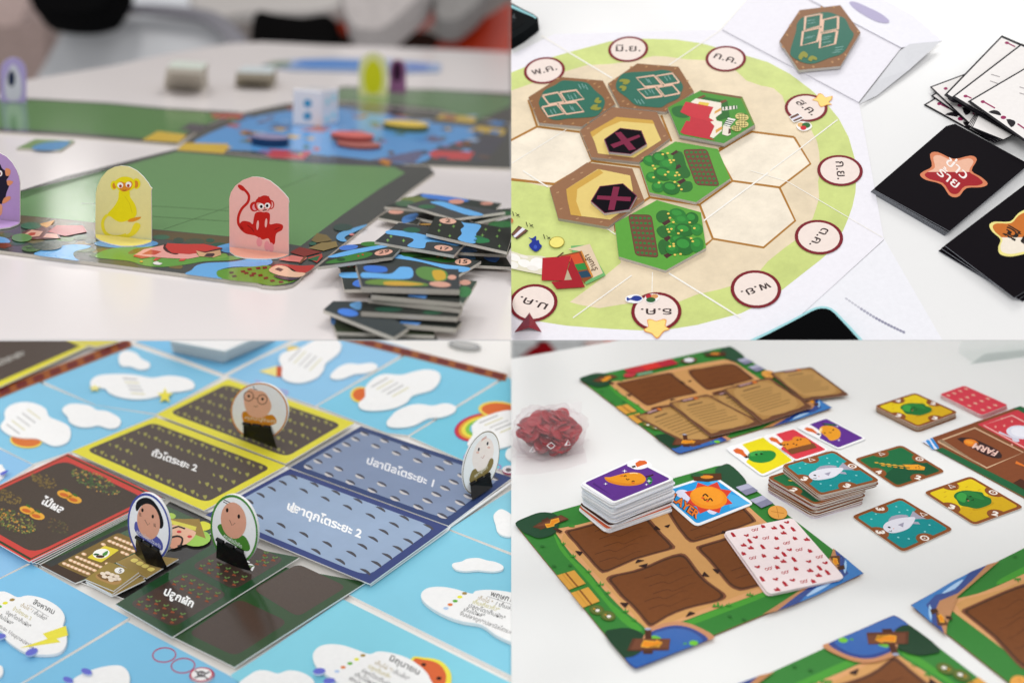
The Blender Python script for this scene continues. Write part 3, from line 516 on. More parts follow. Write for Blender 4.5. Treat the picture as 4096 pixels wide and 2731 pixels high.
    shell('stool', sm(770, 88, 830, 92, 900, 96, 960, 80, 1010, 90, 1020, 150, 770, 150), 4.9, .06, '241612', 'blurred dark brown stool between the orange chairs', 'stool', 'cloth')
    shell('chair', sm(1000, 110, 1040, 70, 1110, 50, 1180, 10, 1240, 10, 1240, 170, 1000, 150), 4.6, .06, 'a22a0c', 'blurred bright orange chair at right behind the table', 'chair', 'plastic', 'orange chairs')
    shell('person', sm(1005, -60, 1130, -60, 1110, 10, 1070, 50, 1040, 66, 1000, 50), 4.4, .1, '8f8c8a', 'blurred grey trousered person at top right behind table', 'person', 'cloth')
    # lamp added where the glossy board mirrors it, for a window highlight
    m = K('a3', 690, 500)[0]; hit = P.P(*m, TH); d = (hit - CAM).normalized(); rf = d - 2 * d.dot(P.n) * P.n
    lamp('glint_lamp', hit + rf * 2.6, hit,   .14, .10, .34, (1, .97, .93))
build_tl()
# ================================================================ upper right: round farm calendar board with hexagon tiles
def build_tr():
    P = TR; TH = .0012
    table(P, K('s', SX, -BIG, 4096 + BIG, -BIG, 4096 + BIG, SY, SX, SY), 'white table under the round calendar board and black card decks', hexc='eae9e8')
    underside_fill('under_table_fill', P, K('s', SX, 100, 4096 + 500, 100, 4096 + 500, SY, SX, SY), rad=AMB * 1.75)  # added fill for the farm-board table underneath
    sm = lambda t, *a: smooth(K(t, *a), 3)
    g = G(P, 0, 'paper'); g.solid(K('b1', -700, 830, 390, 315, 1930, 275) + K('b2', 835, 940) + K('b4', 1065, 630, -420, 1980) + K('b3', -700, 1980), 0, TH, 'eeebf1', 'd8d4d6')
    b = obj('calendar_board', g, None, 'white octagonal board with green ring of month circles and hexagon fields', 'game board', cut=P)
    L = [TH]
    def lay(name, items, kind='paper', par=None):
        g = G(P, L[0], kind)
        for pts, c in items: g.poly(pts, c, 'wash' if c in ('cbd683', 'e6d4b6', 'efe3cf', 'dfe3a8') else None)
        L[0] += E1 * len(items)
        return obj(name, g, par or b)
    ring = K('b1', -700, 1000, 0, 665, 190, 590, 360, 530, 530, 480, 900, 382, 1200, 358, 1500, 365, 1740, 400, 2140, 510, 2351, 573) + K('b2', 200, 680, 400, 830, 560, 980, 650, 1090, 740, 1260, 795, 1450) + K('b4', 812, 40, 803, 200, 775, 330, 740, 430, 690, 550, 560, 750, 480, 820, 300, 960, 110, 1110) + K('b3', 2351, 1190, 2100, 1310, 1700, 1415, 1400, 1463, 1200, 1466, 900, 1452, 500, 1422, 260, 1385, 0, 1300, -500, 1080)
    lay('green_ring', [(ring, 'cbd683')])
    lay('cream_centre', [(K('b1', -500, 960, 0, 832, 190, 765, 350, 700, 500, 655, 690, 600, 900, 590, 1100, 565, 1300, 517, 1420, 522, 1600, 547, 1850, 560, 2000, 610, 2060, 655, 2150, 740, 2290, 790, 2351, 800) + K('b2', 50, 812, 130, 880, 160, 960, 380, 1080, 400, 1200, 450, 1300, 470, 1400, 480, 1568) + K('b4', 460, 100, 470, 250, 440, 350, 410, 440, 250, 640, 150, 710, 0, 830) + K('b3', 2250, 950, 2080, 1040, 1900, 1090, 1700, 1135, 1540, 1200, 1380, 1215, 1230, 1198, 1000, 1228, 800, 1262, 640, 1235, 530, 1205, 700, 1080, 860, 960, 1000, 845, 950, 560, 425, 440, 345, 155, 0, 80, -500, 30), 'e6d4b6')])
    H1 = K('s', 3176.5, 549, 3242, 655.5, 3118, 750.5, 2930, 724, 2868, 610, 3003, 527); H2 = K('s', 3118, 750, 2930, 724, 2799, 818, 2851.6, 955, 3054, 990, 3181, 883)
    H3 = K('b1', 230, 1165, 625, 1215, 735, 1480, 600, 1568, 390, 1690, -120, 1640, -260, 1420)
    for q in (H1, H2, H3): lay('hex_field', [(q, 'efe3cf')])
    br = 'ad7835'
    def line(pts, w=20 / 2.296): lay('hex_outline', [(stroke(pts, w), br)])
    line(H1 + H1[:1]); line(H2 + H2[:1]); line(H3 + H3[:1])
    line(K('b1', 150, 920, 230, 1160)); line(K('b1', 1370, 1060, 1465, 1300)); line(K('b1', 640, 1240, 735, 1480, 1175, 1537) + K('b3', 1265, 245, 1725, 315)); line(K('b3', 1265, 245, 940, 462, 950, 560))
    line(K('b1', 1900, 1370, 2200, 1212)); line(K('b3', 1725, 315, 1845, 625, 1780, 680)); line(K('b3', -300, 40, 0, 78, 390, 125))
    for w, q in ((9, K('b1', 2150, 0, 1900, 290, 1440, 600)), (12, K('b1', 270, 330, 500, 470, 920, 720)), (7, K('b1', 500, 1190, 0, 1500)), (10, K('b2', 640, 1100, 300, 1360, 20, 1568)), (6, K('b4', -160, 0, 180, 100, 740, 430, 1050, 610)), (13, K('b3', 2351, 20, 1760, 460)), (14, K('b3', 1440, 940, 2100, 1350)), (10, K('b3', 1100, 960, 560, 1350)), (8, K('b3', 1290, 930, 1285, 1140)), (12, K('b3', 100, 0, 330, 150)), (9, K('b3', 870, 530, 950, 585))):
        lay('crease', [(stroke(q, w / 2.296), 'f6f2ea')])
    def month(tag, x, y, r, st, ang, cx=None, size=125):
        px, py = K(tag, x, y)[0]; r /= 2.296
        o = lay('month_circle', [(circle_px(P, L[0], px, py, r), '7c1f29'), (circle_px(P, L[0], px, py, r * .86), 'efdfd6')])
        a = math.radians(ang); k = .66; d = Vector((math.cos(a), k * math.sin(a))); u = Vector((math.sin(a), -k * math.cos(a))) * size / 2.296
        hw = .62 * r; c = Vector((px, py)) - u * .25
        g = G(P, L[0], 'paper'); g.text(st, tuple(c - d * hw), tuple(c + d * hw), u, '3a2a2a', .012); L[0] += E1; obj('month_name', g, o)
    month('b1', 297, 648, 190, 'พ.ค.', -20); month('b1', 1067, 452, 184, 'มิ.ย.', 0); month('b1', 1963, 540, 184, 'ก.ค.', 22); month('b2', 350, 990, 192, 'ส.ค.', 50); month('b2', 661, 1565, 203, 'ก.ย.', 86)
    month('b4', 467, 608, 216, 'ต.ค.', 118); month('b3', 2239, 1085, 228, 'พ.ย.', 152, size=145); month('b3', 1325, 1290, 230, 'ธ.ค.', 180, size=145); month('b3', 195, 1210, 224, 'ม.ค.', 204, size=145)
    def stick(name, tag, items): return lay(name, [(F(tag, p), c) for p, c in items])
    st = [(405, 918), (440, 900), (465, 860), (500, 866), (530, 895), (590, 882), (585, 915), (560, 940), (588, 962), (545, 965), (490, 985), (465, 960), (455, 935)]
    stick('star_sticker', 'b2', [(smooth(st, 3), 'ec9a4a'), (smooth(inset(st, .9), 3), 'f5da80')])
    st = [(1210, 1455), (1250, 1430), (1240, 1370), (1280, 1362), (1325, 1378), (1390, 1360), (1420, 1372), (1412, 1425), (1450, 1455), (1395, 1475), (1350, 1530), (1320, 1535), (1280, 1495), (1225, 1478)]
    stick('star_sticker', 'b3', [(smooth(st, 3), 'ec9a4a'), (smooth(inset(st, .9), 3), 'f5da80')])
    def crate(tag, pts): stick('crate_sticker', tag, [(pts, '3a2722'), (inset(pts, .86), '77513f'), ([((pts[0][0] * .62 + pts[3][0] * .38), (pts[0][1] * .62 + pts[3][1] * .38)), ((pts[1][0] * .62 + pts[2][0] * .38), (pts[1][1] * .62 + pts[2][1] * .38)), ((pts[1][0] * .3 + pts[2][0] * .7), (pts[1][1] * .3 + pts[2][1] * .7)), ((pts[0][0] * .3 + pts[3][0] * .7), (pts[0][1] * .3 + pts[3][1] * .7))], 'e6e2ee')])
    stick('sticker_border', 'b2', [([(190, 1075), (270, 1035), (330, 1085), (290, 1110), (235, 1128)], 'f6f3f0')]); crate('b2', [(200, 1078), (272, 1042), (318, 1085), (240, 1118)])
    stick('vegetable_sticker', 'b2', [(smooth([(262, 1150), (300, 1115), (380, 1130), (405, 1165), (370, 1195), (320, 1205), (275, 1185)], 3), 'f8f5f0'), (ell(300, 1148, 30, 22), 'e3b070'), (ell(350, 1152, 40, 26), '2f6a34'), (ell(325, 1176, 28, 20), 'cf2a38')])
    stick('fish_sticker', 'b3', [(smooth([(1040, 1180), (1060, 1150), (1150, 1135), (1205, 1175), (1150, 1215), (1060, 1205)], 3), 'f2f2f6'), (smooth([(1055, 1160), (1085, 1172), (1120, 1148), (1170, 1150), (1195, 1175), (1150, 1198), (1090, 1185), (1058, 1195)], 3), '2a3c8f')])
    stick('vegetable_sticker', 'b3', [(smooth([(1225, 1150), (1290, 1128), (1350, 1140), (1345, 1180), (1280, 1218), (1230, 1200)], 3), 'f5f2ee'), (ell(1262, 1155, 34, 22), 'b8293a'), (ell(1310, 1152, 34, 20), 'd89a60'), (ell(1275, 1185, 44, 24), '2f5f34')])
    crate('b3', [(-10, 585), (60, 505), (150, 550), (45, 628)])
    stick('fish_icon', 'b3', [(smooth([(150, 612), (185, 620), (220, 598), (222, 640), (245, 635), (255, 670), (275, 690), (250, 725), (215, 742), (175, 715), (155, 680), (185, 645)], 3), '1f3390'), (ell(215, 700, 16, 18), '3a55b8')])
    px, py = K('b3', 411, 656)[0]; lay('coin_icon', [(circle_px(P, L[0], px, py, 72 / 2.296), 'a89a3a'), (circle_px(P, L[0], px, py, 64 / 2.296), 'efe27a')])
    for p0 in ((0, 372), (125, 468), (285, 582)):
        g = G(P, L[0], 'paper'); g.text('x1', F('b3', [(p0[0] + 70, p0[1] + 30)])[0], F('b3', [p0])[0], (18 / 2.296, 62 / 2.296), '3a3a22'); obj('printed_count', g, b)
    stick('orange_icon', 'b3', [(ell(-30, 458, 42, 30), 'c9804a')])
    stick('stone_path', 'b3', [(smooth([(-200, 700), (0, 740), (120, 775), (330, 800), (330, 950), (200, 940), (0, 900), (-200, 860)], 3), 'e2dcc4'), (ell(20, 795, 60, 32, 20), 'f4f1ea'), (ell(115, 850, 62, 36, 15), 'f6f3ee'), (ell(235, 850, 70, 52, 10), 'f6f3ee'), (ell(10, 865, 50, 32, 15), 'f0ece4'), (ell(110, 790, 40, 14, 15), 'efe8dc'), (ell(190, 895, 54, 24, 10), 'efeae2')])
    tent = stick('market_stall', 'b3', [([(540, 690), (700, 680), (860, 960), (680, 1045), (600, 900)], '6fae6a'), ([(510, 720), (715, 672), (835, 940), (740, 985), (630, 740)], 'dfc9ab'), ([(440, 780), (640, 735), (745, 975), (660, 1030), (560, 860)], '8a4a24'), ([(450, 790), (615, 755), (660, 850), (575, 860)], 'd2512c'), ([(570, 860), (665, 845), (690, 905), (605, 915)], '2f8a3c'), ([(608, 930), (690, 915), (735, 970), (640, 985)], '23465c'), ([(630, 740), (642, 736), (748, 972), (732, 978)], 'cf8a3a'),
                    ([(280, 800), (540, 780), (480, 1010), (272, 1005)], 'b3232d'), ([(545, 795), (670, 1068), (410, 1085), (360, 1020), (480, 1010)], 'a21c28'), ([(510, 905), (550, 1000), (480, 1005)], 'b8a88c'), ([(405, 795), (470, 745), (475, 755), (425, 795)], '5a3420')])
    g = G(P, L[0] + E1, 'paper'); g.text('ร้านค้า', F('b3', [(790, 905)])[0], F('b3', [(705, 765)])[0], (-66 / 2.296, 26 / 2.296), '5a3a2a', .01); obj('stall_sign', g, tent)
    # ---- hexagon tiles
    def hexa(tag, pts, h, th, colr, label, side='c9c4bd', name='hex_tile', grp='hexagon farm tiles', kind='semi'):
        g = G(P, h, kind); g.solid(F(tag, pts), h - th, h, colr, side); return obj(name, g, None, label, 'tile', grp, cut=P)
    pond1 = [(150, 895), (440, 708), (835, 742), (950, 960), (640, 1165), (250, 1130)]
    def aff(src, dst):                           # affine map taking three source points to three target points
        (x0, y0), (x1, y1), (x2, y2) = src; det = (x1 - x0) * (y2 - y0) - (x2 - x0) * (y1 - y0)
        def f(p):
            a = ((p[0] - x0) * (y2 - y0) - (x2 - x0) * (p[1] - y0)) / det; c = ((x1 - x0) * (p[1] - y0) - (p[0] - x0) * (y1 - y0)) / det
            return (dst[0][0] + a * (dst[1][0] - dst[0][0]) + c * (dst[2][0] - dst[0][0]), dst[0][1] + a * (dst[1][1] - dst[0][1]) + c * (dst[2][1] - dst[0][1]))
        return lambda q: [f(p) for p in q]
    def pond(tag, pts, rot, h, label):
        t = hexa(tag, pts, h, .0032, '8a5f3d', label); d = [pts[(k + rot) % 6] for k in (0, 2, 4)]; A = aff([pond1[k] for k in (0, 2, 4)], d)
        def add(nm, items):
            g = G(P, h + add.k, 'semi'); add.k += E1 * len(items)
            for q, c in items: g.poly(F(tag, A(q)), c)
            return obj(nm, g, t)
        add.k = 0
        add('clod', [(A_(x, y), 'b5875a') for x, y in ((300, 850), (700, 740), (800, 800), (880, 900), (900, 960), (850, 1010), (700, 1130), (560, 1135), (450, 1140), (300, 1120), (200, 1000), (180, 930), (420, 725), (760, 770))])
        add('water', [(smooth([(245, 950), (270, 880), (300, 830), (400, 780), (460, 742), (560, 745), (690, 762), (760, 830), (840, 900), (850, 965), (800, 1050), (740, 1075), (620, 1085), (500, 1092), (420, 1105), (340, 1088), (280, 1020)], 3), '2a6a57')])
        add('glint', [(stroke([(x, y), (x + 26, y + 44)], 5), '8fb8b4') for x, y in ((610, 775), (640, 770), (670, 780), (510, 870), (540, 880), (570, 860), (350, 1010), (380, 1000), (530, 970), (550, 980))])
        for q in ([(280, 880), (420, 850), (475, 935), (340, 960)], [(440, 850), (590, 830), (660, 910), (500, 940)], [(275, 985), (410, 960), (480, 1045), (330, 1072)], [(430, 955), (590, 940), (660, 1025), (500, 1050)]):
            add('cage_frame', [(stroke(q + q[:1], 15), 'e7bda4')])
        for x, y, rx in ((770, 985, 52), (790, 922, 34)): add('lily_pad', [(smooth([(x - rx, y + 10), (x - rx * .4, y - 22), (x + rx * .4, y - 22), (x + rx * .2, y), (x + rx, y + 4), (x + rx * .5, y + 28), (x - rx * .5, y + 26)], 2), '8f8f35')])
    def A_(x, y): return ell(x, y, 14, 7, -25, 8)
    pond('b1', pond1, 0, TH + .0034, 'leftmost fish pond hexagon tile under the first month circle')
    pond('b1', [(880, 770), (1150, 585), (1530, 615), (1672, 845), (1410, 1030), (990, 985)], 3, TH + .0036, 'fish pond hexagon tile between leftmost pond and red-roofed farmhouse tile')
    pond('b2', [(105, 380), (290, 95), (665, 50), (850, 300), (665, 610), (285, 645)], 2, .0075, 'fish pond hexagon tile lying apart on the folded white card')
    fx = [(1430, 990), (1735, 830), (2115, 890), (2230, 1145), (1945, 1318), (1535, 1240)]
    hexa('b1', [(x + 4, y + 14) for x, y in fx], TH + .0032, .003, '8a6a4a', 'hexagon tile hidden directly under the farmhouse tile')
    t = hexa('b1', fx, TH + .0068, .0033, '4c9136', 'green hexagon tile with red-roofed farmhouse and round hay baskets')
    def on(t, tag, h, parts, kind='semi'):
        k = 0
        for nm, items in parts:
            g = G(P, h + k, kind); k += E1 * len(items)
            for q, c in items: g.poly(F(tag, q), c)
            obj(nm, g, t)
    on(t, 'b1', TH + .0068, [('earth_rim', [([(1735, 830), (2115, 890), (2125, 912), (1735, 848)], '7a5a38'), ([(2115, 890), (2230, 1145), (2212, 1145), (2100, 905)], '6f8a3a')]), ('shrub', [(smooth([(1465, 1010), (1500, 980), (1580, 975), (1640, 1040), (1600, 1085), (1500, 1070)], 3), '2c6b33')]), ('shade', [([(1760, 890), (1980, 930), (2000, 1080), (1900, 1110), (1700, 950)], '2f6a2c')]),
        ('chimney', [([(1700, 900), (1765, 873), (1780, 885), (1725, 912)], '7a4a34'), ([(1905, 935), (1960, 915), (1978, 928), (1920, 955)], '7a4a34')]), ('house_wall', [([(1690, 905), (1920, 945), (1925, 1040), (1870, 1080), (1880, 1110), (1930, 1120), (1925, 1205), (1850, 1270), (1800, 1250), (1820, 1000), (1640, 940)], 'efe4d4')]),
        ('window', [([(1720, 935), (1815, 948), (1800, 975), (1705, 960)], 'e2c24c'), ([(1862, 1025), (1920, 990), (1922, 1015), (1858, 1048)], 'd9a04c'), ([(1870, 1195), (1930, 1160), (1932, 1185), (1872, 1225)], 'd9a04c')]),
        ('red_roof', [([(1595, 935), (1850, 985), (1805, 1080), (1855, 1110), (1820, 1120), (1640, 1075), (1545, 1030)], 'c8353f'), ([(1640, 1070), (1820, 1118), (1860, 1160), (1815, 1260), (1865, 1290), (1580, 1235), (1545, 1215), (1600, 1110), (1632, 1115)], 'c0303c')]),
        ('ladder', [([(1930, 985), (2065, 970), (2068, 1000), (1932, 1018)], 'e9e2d8')] + [([(x, 983 - (x - 1930) * .1), (x + 14, 981 - (x - 1930) * .1), (x + 16, 1010 - (x - 1930) * .1), (x + 2, 1014 - (x - 1930) * .1)], '2c5a30') for x in (1945, 1980, 2015, 2045)]),
        ('striped_awning', [([(1985, 1082), (2055, 1098), (1998, 1165), (1945, 1145)], 'f0ece4')] + [([(1975 - i * 14, 1096 + i * 16), (2042 - i * 14, 1112 + i * 16), (2035 - i * 14, 1120 + i * 16), (1968 - i * 14, 1104 + i * 16)], '2c4a38') for i in range(3)]), ('stand', [([(1940, 1150), (2005, 1170), (2010, 1235), (1980, 1250), (1930, 1235)], 'eadfd0'), ([(1990, 1180), (2008, 1185), (2008, 1225), (1985, 1232)], '5a3a30')])]
        + [('hay_basket', [(ell(x, y, rx, ry, 10), 'e2cf86')] + [(stroke(smooth([(x - rx * .8, y + k * ry), (x, y + k * ry * 1.5 - 4), (x + rx * .8, y + k * ry)], 2, False), 5), '5a5a2c') for k in (-.5, 0, .5)] + [(stroke([(x + j * rx, y - ry * .8), (x + j * rx * .9, y + ry * .8)], 5), '5a5a2c') for j in (-.45, 0, .45)]) for x, y, rx, ry in ((2112, 1075, 62, 34), (2112, 1138, 60, 34), (2060, 1180, 46, 26))])
    def sand(tag, pts, inner, shade, h, label):
        t = hexa(tag, pts, h, .0033, '94694a', label, side='b9b0a6')
        on(t, tag, h, [('clod', [(ell(x, y, 16, 6, -20, 8), 'b68d68') for x, y in shade[1]]), ('sand_floor', [(inner, 'e2c878')]), ('sand_wall', [(shade[0], 'cda24a')])], 'paper')
    s1 = [(625, 1200), (920, 985), (1330, 1030), (1450, 1270), (1165, 1490), (730, 1445)]
    sand('b1', s1, [(718, 1215), (960, 1075), (1290, 1110), (1370, 1290), (1120, 1450), (790, 1410), (760, 1310)], ([(718, 1215), (960, 1075), (1290, 1105), (1310, 1140), (1000, 1115), (850, 1180), (735, 1262)], [(700, 1180), (850, 1060), (1180, 1040), (1400, 1250), (1200, 1450), (900, 1450), (700, 1380), (660, 1250)]), TH + .0036, 'sandy hexagon tile with black token touching both pond tiles')
    s2 = [(345, 155), (690, -75), (1105, -20), (1215, 270), (882, 515), (425, 437)]
    sand('b3', s2, [(498, 170), (790, -15), (1085, 45), (1110, 180), (1080, 330), (900, 450), (540, 405), (510, 270)], ([(498, 170), (800, -15), (840, 20), (600, 170), (590, 280), (640, 420), (540, 405), (510, 270)], [(420, 200), (560, 80), (450, 350), (600, 440), (820, 470), (1060, 380), (1160, 260), (640, 20)]), TH + .0034, 'sandy hexagon tile with tilted black token at the green corner')
    def xtok(tag, pts, bars, h, label):
        g = G(P, h, 'semi'); g.solid(F(tag, pts), h - .0026, h, '6f2444', 'd5cfd0'); t = obj('cross_token', g, None, label, 'token', 'black cross tokens', cut=P)
        g = G(P, h, 'dark'); g.poly(F(tag, inset(pts, .955)), '120d14'); obj('black_face', g, t)
        g = G(P, h + 2 * E1, 'paper'); g.poly(F(tag, bars[0]), '7c1f40'); g.poly(F(tag, bars[1]), '7c1f40'); obj('printed_cross', g, t)
    xtok('b1', [(845, 1280), (992, 1176), (1190, 1200), (1240, 1325), (1090, 1418), (890, 1398)], ([(943, 1222), (1000, 1212), (1140, 1370), (1075, 1384)], [(902, 1330), (1165, 1238), (1180, 1258), (935, 1362)]), TH + .0066, 'black hexagon token with diagonal crimson cross on the upper sand tile')
    xtok('b3', [(722, 280), (805, 142), (1020, 116), (1148, 230), (1078, 358), (850, 392)], ([(930, 146), (988, 150), (940, 362), (882, 360)], [(785, 228), (1092, 242), (1088, 282), (778, 262)]), TH + .0064, 'black hexagon token with upright crimson cross on the lower sand tile')
    def orchard(tag, pts, plot, crowns, trunks, shades, fruit, h, label):
        t = hexa(tag, pts, h, .0034, '5ba03c', label, side='d2cdc6')
        p = rr(plot, .18); Q = plot
        dots = []
        for i in range(8):
            for j in range(5):
                a, c_ = (i + .6) / 8.2, (j + .7) / 5.4
                x = (Q[0][0] * (1 - c_) + Q[1][0] * c_) * (1 - a) + (Q[3][0] * (1 - c_) + Q[2][0] * c_) * a; y = (Q[0][1] * (1 - c_) + Q[1][1] * c_) * (1 - a) + (Q[3][1] * (1 - c_) + Q[2][1] * c_) * a
                dots.append((x, y))
        on(t, tag, h, [('soil_plot', [(inset(p, 1.03), '55382a'), (p, '704a36')])])
        for x, y in dots: on(t, tag, h + 3 * E1, [('seedling', [(ell(x, y, 15, 11, 0, 8), '2f7a38')])])
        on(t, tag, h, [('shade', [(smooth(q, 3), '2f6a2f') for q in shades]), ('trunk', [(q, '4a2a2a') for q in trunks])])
        k = h + 8 * E1
        for i, (x, y, rx, ry) in enumerate(crowns):
            g = G(P, k, 'semi'); k += 2 * E1; g.poly(F(tag, ell(x, y, rx, ry, 12, 14)), ('2b7a30', '276b2c', '2f8034')[i % 3]); g.poly(F(tag, ell(x - rx * .1, y - ry * .25, rx * .6, ry * .5, 12, 12)), '37903a'); obj('tree_crown', g, t)
        for x, y in fruit:
            g = G(P, k + E1, 'semi'); g.poly(F(tag, ell(x, y, 13, 9, 0, 8)), 'ecca5e'); obj('fruit', g, t)
    o1 = [(1172, -66), (1500, -268), (1890, -198), (2005, 72), (1690, 290), (1262, 200)]
    orchard('b3', o1, [(1570, -190), (1790, -195), (1905, 140), (1690, 130)], [(1270, -90, 70, 50), (1360, -110, 80, 64), (1430, -50, 80, 60), (1290, 60, 62, 50), (1390, 30, 90, 64), (1480, 40, 70, 50), (1340, 150, 60, 50), (1460, 160, 84, 60)], [[(1450, -150), (1510, -190), (1530, -170), (1480, -140)], [(1490, -40), (1540, -60), (1555, -35), (1510, -10)], [(1510, 105), (1575, 70), (1600, 90), (1545, 125)]],
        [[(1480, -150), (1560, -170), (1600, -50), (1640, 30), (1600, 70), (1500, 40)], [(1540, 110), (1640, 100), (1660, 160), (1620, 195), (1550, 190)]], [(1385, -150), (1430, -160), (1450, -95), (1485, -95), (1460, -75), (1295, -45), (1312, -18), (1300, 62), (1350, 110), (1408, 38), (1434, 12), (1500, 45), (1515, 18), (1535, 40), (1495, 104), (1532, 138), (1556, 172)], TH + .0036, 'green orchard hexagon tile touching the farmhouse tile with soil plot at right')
    o2 = [(945, 482), (1330, 270), (1735, 382), (1782, 708), (1410, 915), (980, 788)]
    orchard('b3', o2, [(1068, 405), (1280, 410), (1345, 795), (1135, 775)], [(1520, 400, 80, 54), (1650, 440, 64, 60), (1560, 455, 70, 50), (1480, 540, 70, 56), (1580, 545, 90, 60), (1700, 540, 54, 56), (1530, 640, 80, 50), (1580, 690, 100, 84), (1700, 680, 60, 70), (1470, 720, 60, 50)], [[(1375, 480), (1440, 445), (1460, 470), (1400, 505)], [(1390, 620), (1440, 595), (1465, 615), (1420, 650)], [(1390, 775), (1450, 745), (1475, 770), (1420, 805)]],
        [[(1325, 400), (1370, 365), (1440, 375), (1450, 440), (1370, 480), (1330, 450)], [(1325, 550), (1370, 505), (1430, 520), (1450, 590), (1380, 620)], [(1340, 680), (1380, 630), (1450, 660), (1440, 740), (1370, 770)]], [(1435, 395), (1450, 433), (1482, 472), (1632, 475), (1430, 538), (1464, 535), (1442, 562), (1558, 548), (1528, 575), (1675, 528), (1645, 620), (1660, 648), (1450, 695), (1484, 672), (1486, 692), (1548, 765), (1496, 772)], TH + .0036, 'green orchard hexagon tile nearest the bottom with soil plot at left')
    # ---- red arrow marker
    q = K('b3', 22, 1482, 272, 1480, 150, 1380); ap = P.P(*K('b3', 160, 1302)[0], .026); mid = P.P(*K('b3', 160, 1440)[0], TH + .006)
    bs = [P.P(x, y, TH) for x, y in q]; g = G(P, 0, 'plastic'); g.raw([ap, bs[0], mid, bs[1], bs[2]], [[0, 1, 2]], M('8c1a2c', 'plastic')); g.raw([ap, bs[0], mid, bs[1], bs[2]], [[0, 2, 3], [0, 3, 4], [0, 4, 1]], M('a8182c', 'plastic'))
    g.raw([bs[0], mid, bs[1], bs[2]], [[3, 2, 1, 0]], M('6d1220', 'plastic')); obj('arrow_marker', g, None, 'dark red folded arrow marker pointing at the lower left month circle', 'game piece', cut=P)
    # ---- phones
    ph = rr(K('b1', -900, -330, 245, 165, -560, 640), .05) ; ph = K('b1', -900, -400, -300, -95, 0, 32, 100, 85, 195, 132, 238, 165, 240, 190, 205, 220, 100, 300, 0, 358, -600, 640)
    g = G(P, .012, 'plastic'); g.solid(ph, .0015, .0135, '0b0f11', '0c1012', kind='dark', skind='dark'); f = obj('phone', g, None, 'black ridged phone case cut by the edge at top left', 'phone', cut=P)
    g = G(P, .0137, 'screen'); g.poly(K('b1', -900, -340, -300, -20, 0, 112, 100, 160, 118, 195, 105, 225, 0, 283, -500, 500), '07090b'); g.poly(K('b1', -800, -200, -300, 40, 0, 150, 30, 165, 35, 195, 0, 215, -400, 330), '15181b'); obj('phone_back', g, f)
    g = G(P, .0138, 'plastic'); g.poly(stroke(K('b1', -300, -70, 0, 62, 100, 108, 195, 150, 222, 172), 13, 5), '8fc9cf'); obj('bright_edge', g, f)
    g = G(P, .0142, 'paper'); g.text('DUAL', K('b1', -130, 130)[0], K('b1', 35, 170)[0], (6, -20), '6a6d70'); obj('printed_text', g, f)
    ph2 = smooth(K('b4', -500, 1560, 0, 1470, 220, 1362, 400, 1268, 480, 1243, 560, 1248, 625, 1285, 760, 1430, 880, 1568, 1300, 1990, 300, 2300), 3)
    ph2 = K('b4', -700, 1800, 0, 1475, 220, 1365, 390, 1272, 440, 1252, 490, 1243, 540, 1246, 585, 1262, 630, 1298, 760, 1432, 885, 1568, 1200, 1930, 300, 2300)
    g = G(P, .010, 'plastic'); g.solid(ph2, .0005, .010, '9fd6db', '5f9ea4', skind='plastic'); f = obj('phone', g, None, 'black phone with pale teal rim cut by the bottom centre edge', 'phone', cut=P)
    g = G(P, .0102, 'screen'); g.poly(K('b4', -700, 1830, 0, 1500, 230, 1382, 400, 1290, 450, 1270, 490, 1262, 535, 1265, 575, 1280, 615, 1312, 740, 1445, 850, 1568, 1150, 1930, 300, 2300), '020203'); obj('phone_screen', g, f)
    # ---- folded white card, loose paper
    fc = empty('folded_card', P.P(*K('b2', 500, 600)[0], .001), 'white folded card with curled end flap behind the round board', 'paper')
    g = G(P, .0035, 'paper'); g.solid(K('b1', 1930, 270, 2160, 0) + K('b2', 60, -200, 350, -20, 1225, 440, 833, 938), .0013, .0026, 'edeaf1', 'dddbe1', skind='paper'); obj('front_panel', g, fc)
    a0, a1 = P.P(*K('b2', 350, -20)[0], .0036), P.P(*K('b2', 1225, 440)[0], .0036); c0, c1 = P.P(*K('b2', 780, -170)[0], .0006), P.P(*K('b2', 1340, 150)[0], .0006); c2 = P.P(*K('b2', 1600, 375)[0], .0008)
    g = G(P, 0, 'paper'); g.raw([a0, a1, c2, c1, c0], [[0, 1, 2, 3], [0, 3, 4]], M('eeecf4')); obj('back_panel', g, fc)
    p0, p1 = P.P(*K('b2', 835, 965)[0], .0005), P.P(*K('b2', 1225, 442)[0], .0036); m1 = P.P(*K('b2', 1420, 392)[0], .012)
    g = G(P, 0, 'paper'); g.raw([P.P(*K('b2', 838, 955)[0], .0030), P.P(*K('b2', 1010, 735)[0], .0042), P.P(*K('b2', 1210, 470)[0], .0042), P.P(*K('b2', 1300, 405)[0], .006), P.P(*K('b2', 1590, 378)[0], .007), P.P(*K('b2', 1300, 640)[0], .004), P.P(*K('b2', 1000, 880)[0], .002)], [[0, 1, 6], [1, 5, 6], [1, 2, 5], [2, 3, 5], [3, 4, 5]], M('d9d9dd')); obj('end_flap', g, fc)
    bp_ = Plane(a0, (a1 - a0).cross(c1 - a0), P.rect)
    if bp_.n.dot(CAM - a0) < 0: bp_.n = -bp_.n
    g = G(bp_, .0001, 'paper'); g.poly(smooth(K('b2', 745, 25, 800, 20, 920, 70, 1040, 130, 1112, 190, 1090, 214, 1000, 200, 880, 140, 790, 80), 3), 'b4accb'); s_ = obj('slot_shadow', g, fc); s_.name = 'painted_slot_shade'  # shadowed slot painted as a flat lilac oval
    g = G(P, 0, 'paper'); g.solid(K('b4', 1070, 632, 1610, 1568, 1700, 1750, 400, 1800, 330, 1300), 0, .0007, 'ecebf0', 'd8d8dc', skind='paper'); w = obj('paper_sheet', g, None, 'thin white sheet with row of faint grey marks beside the teal phone', 'paper', cut=P)
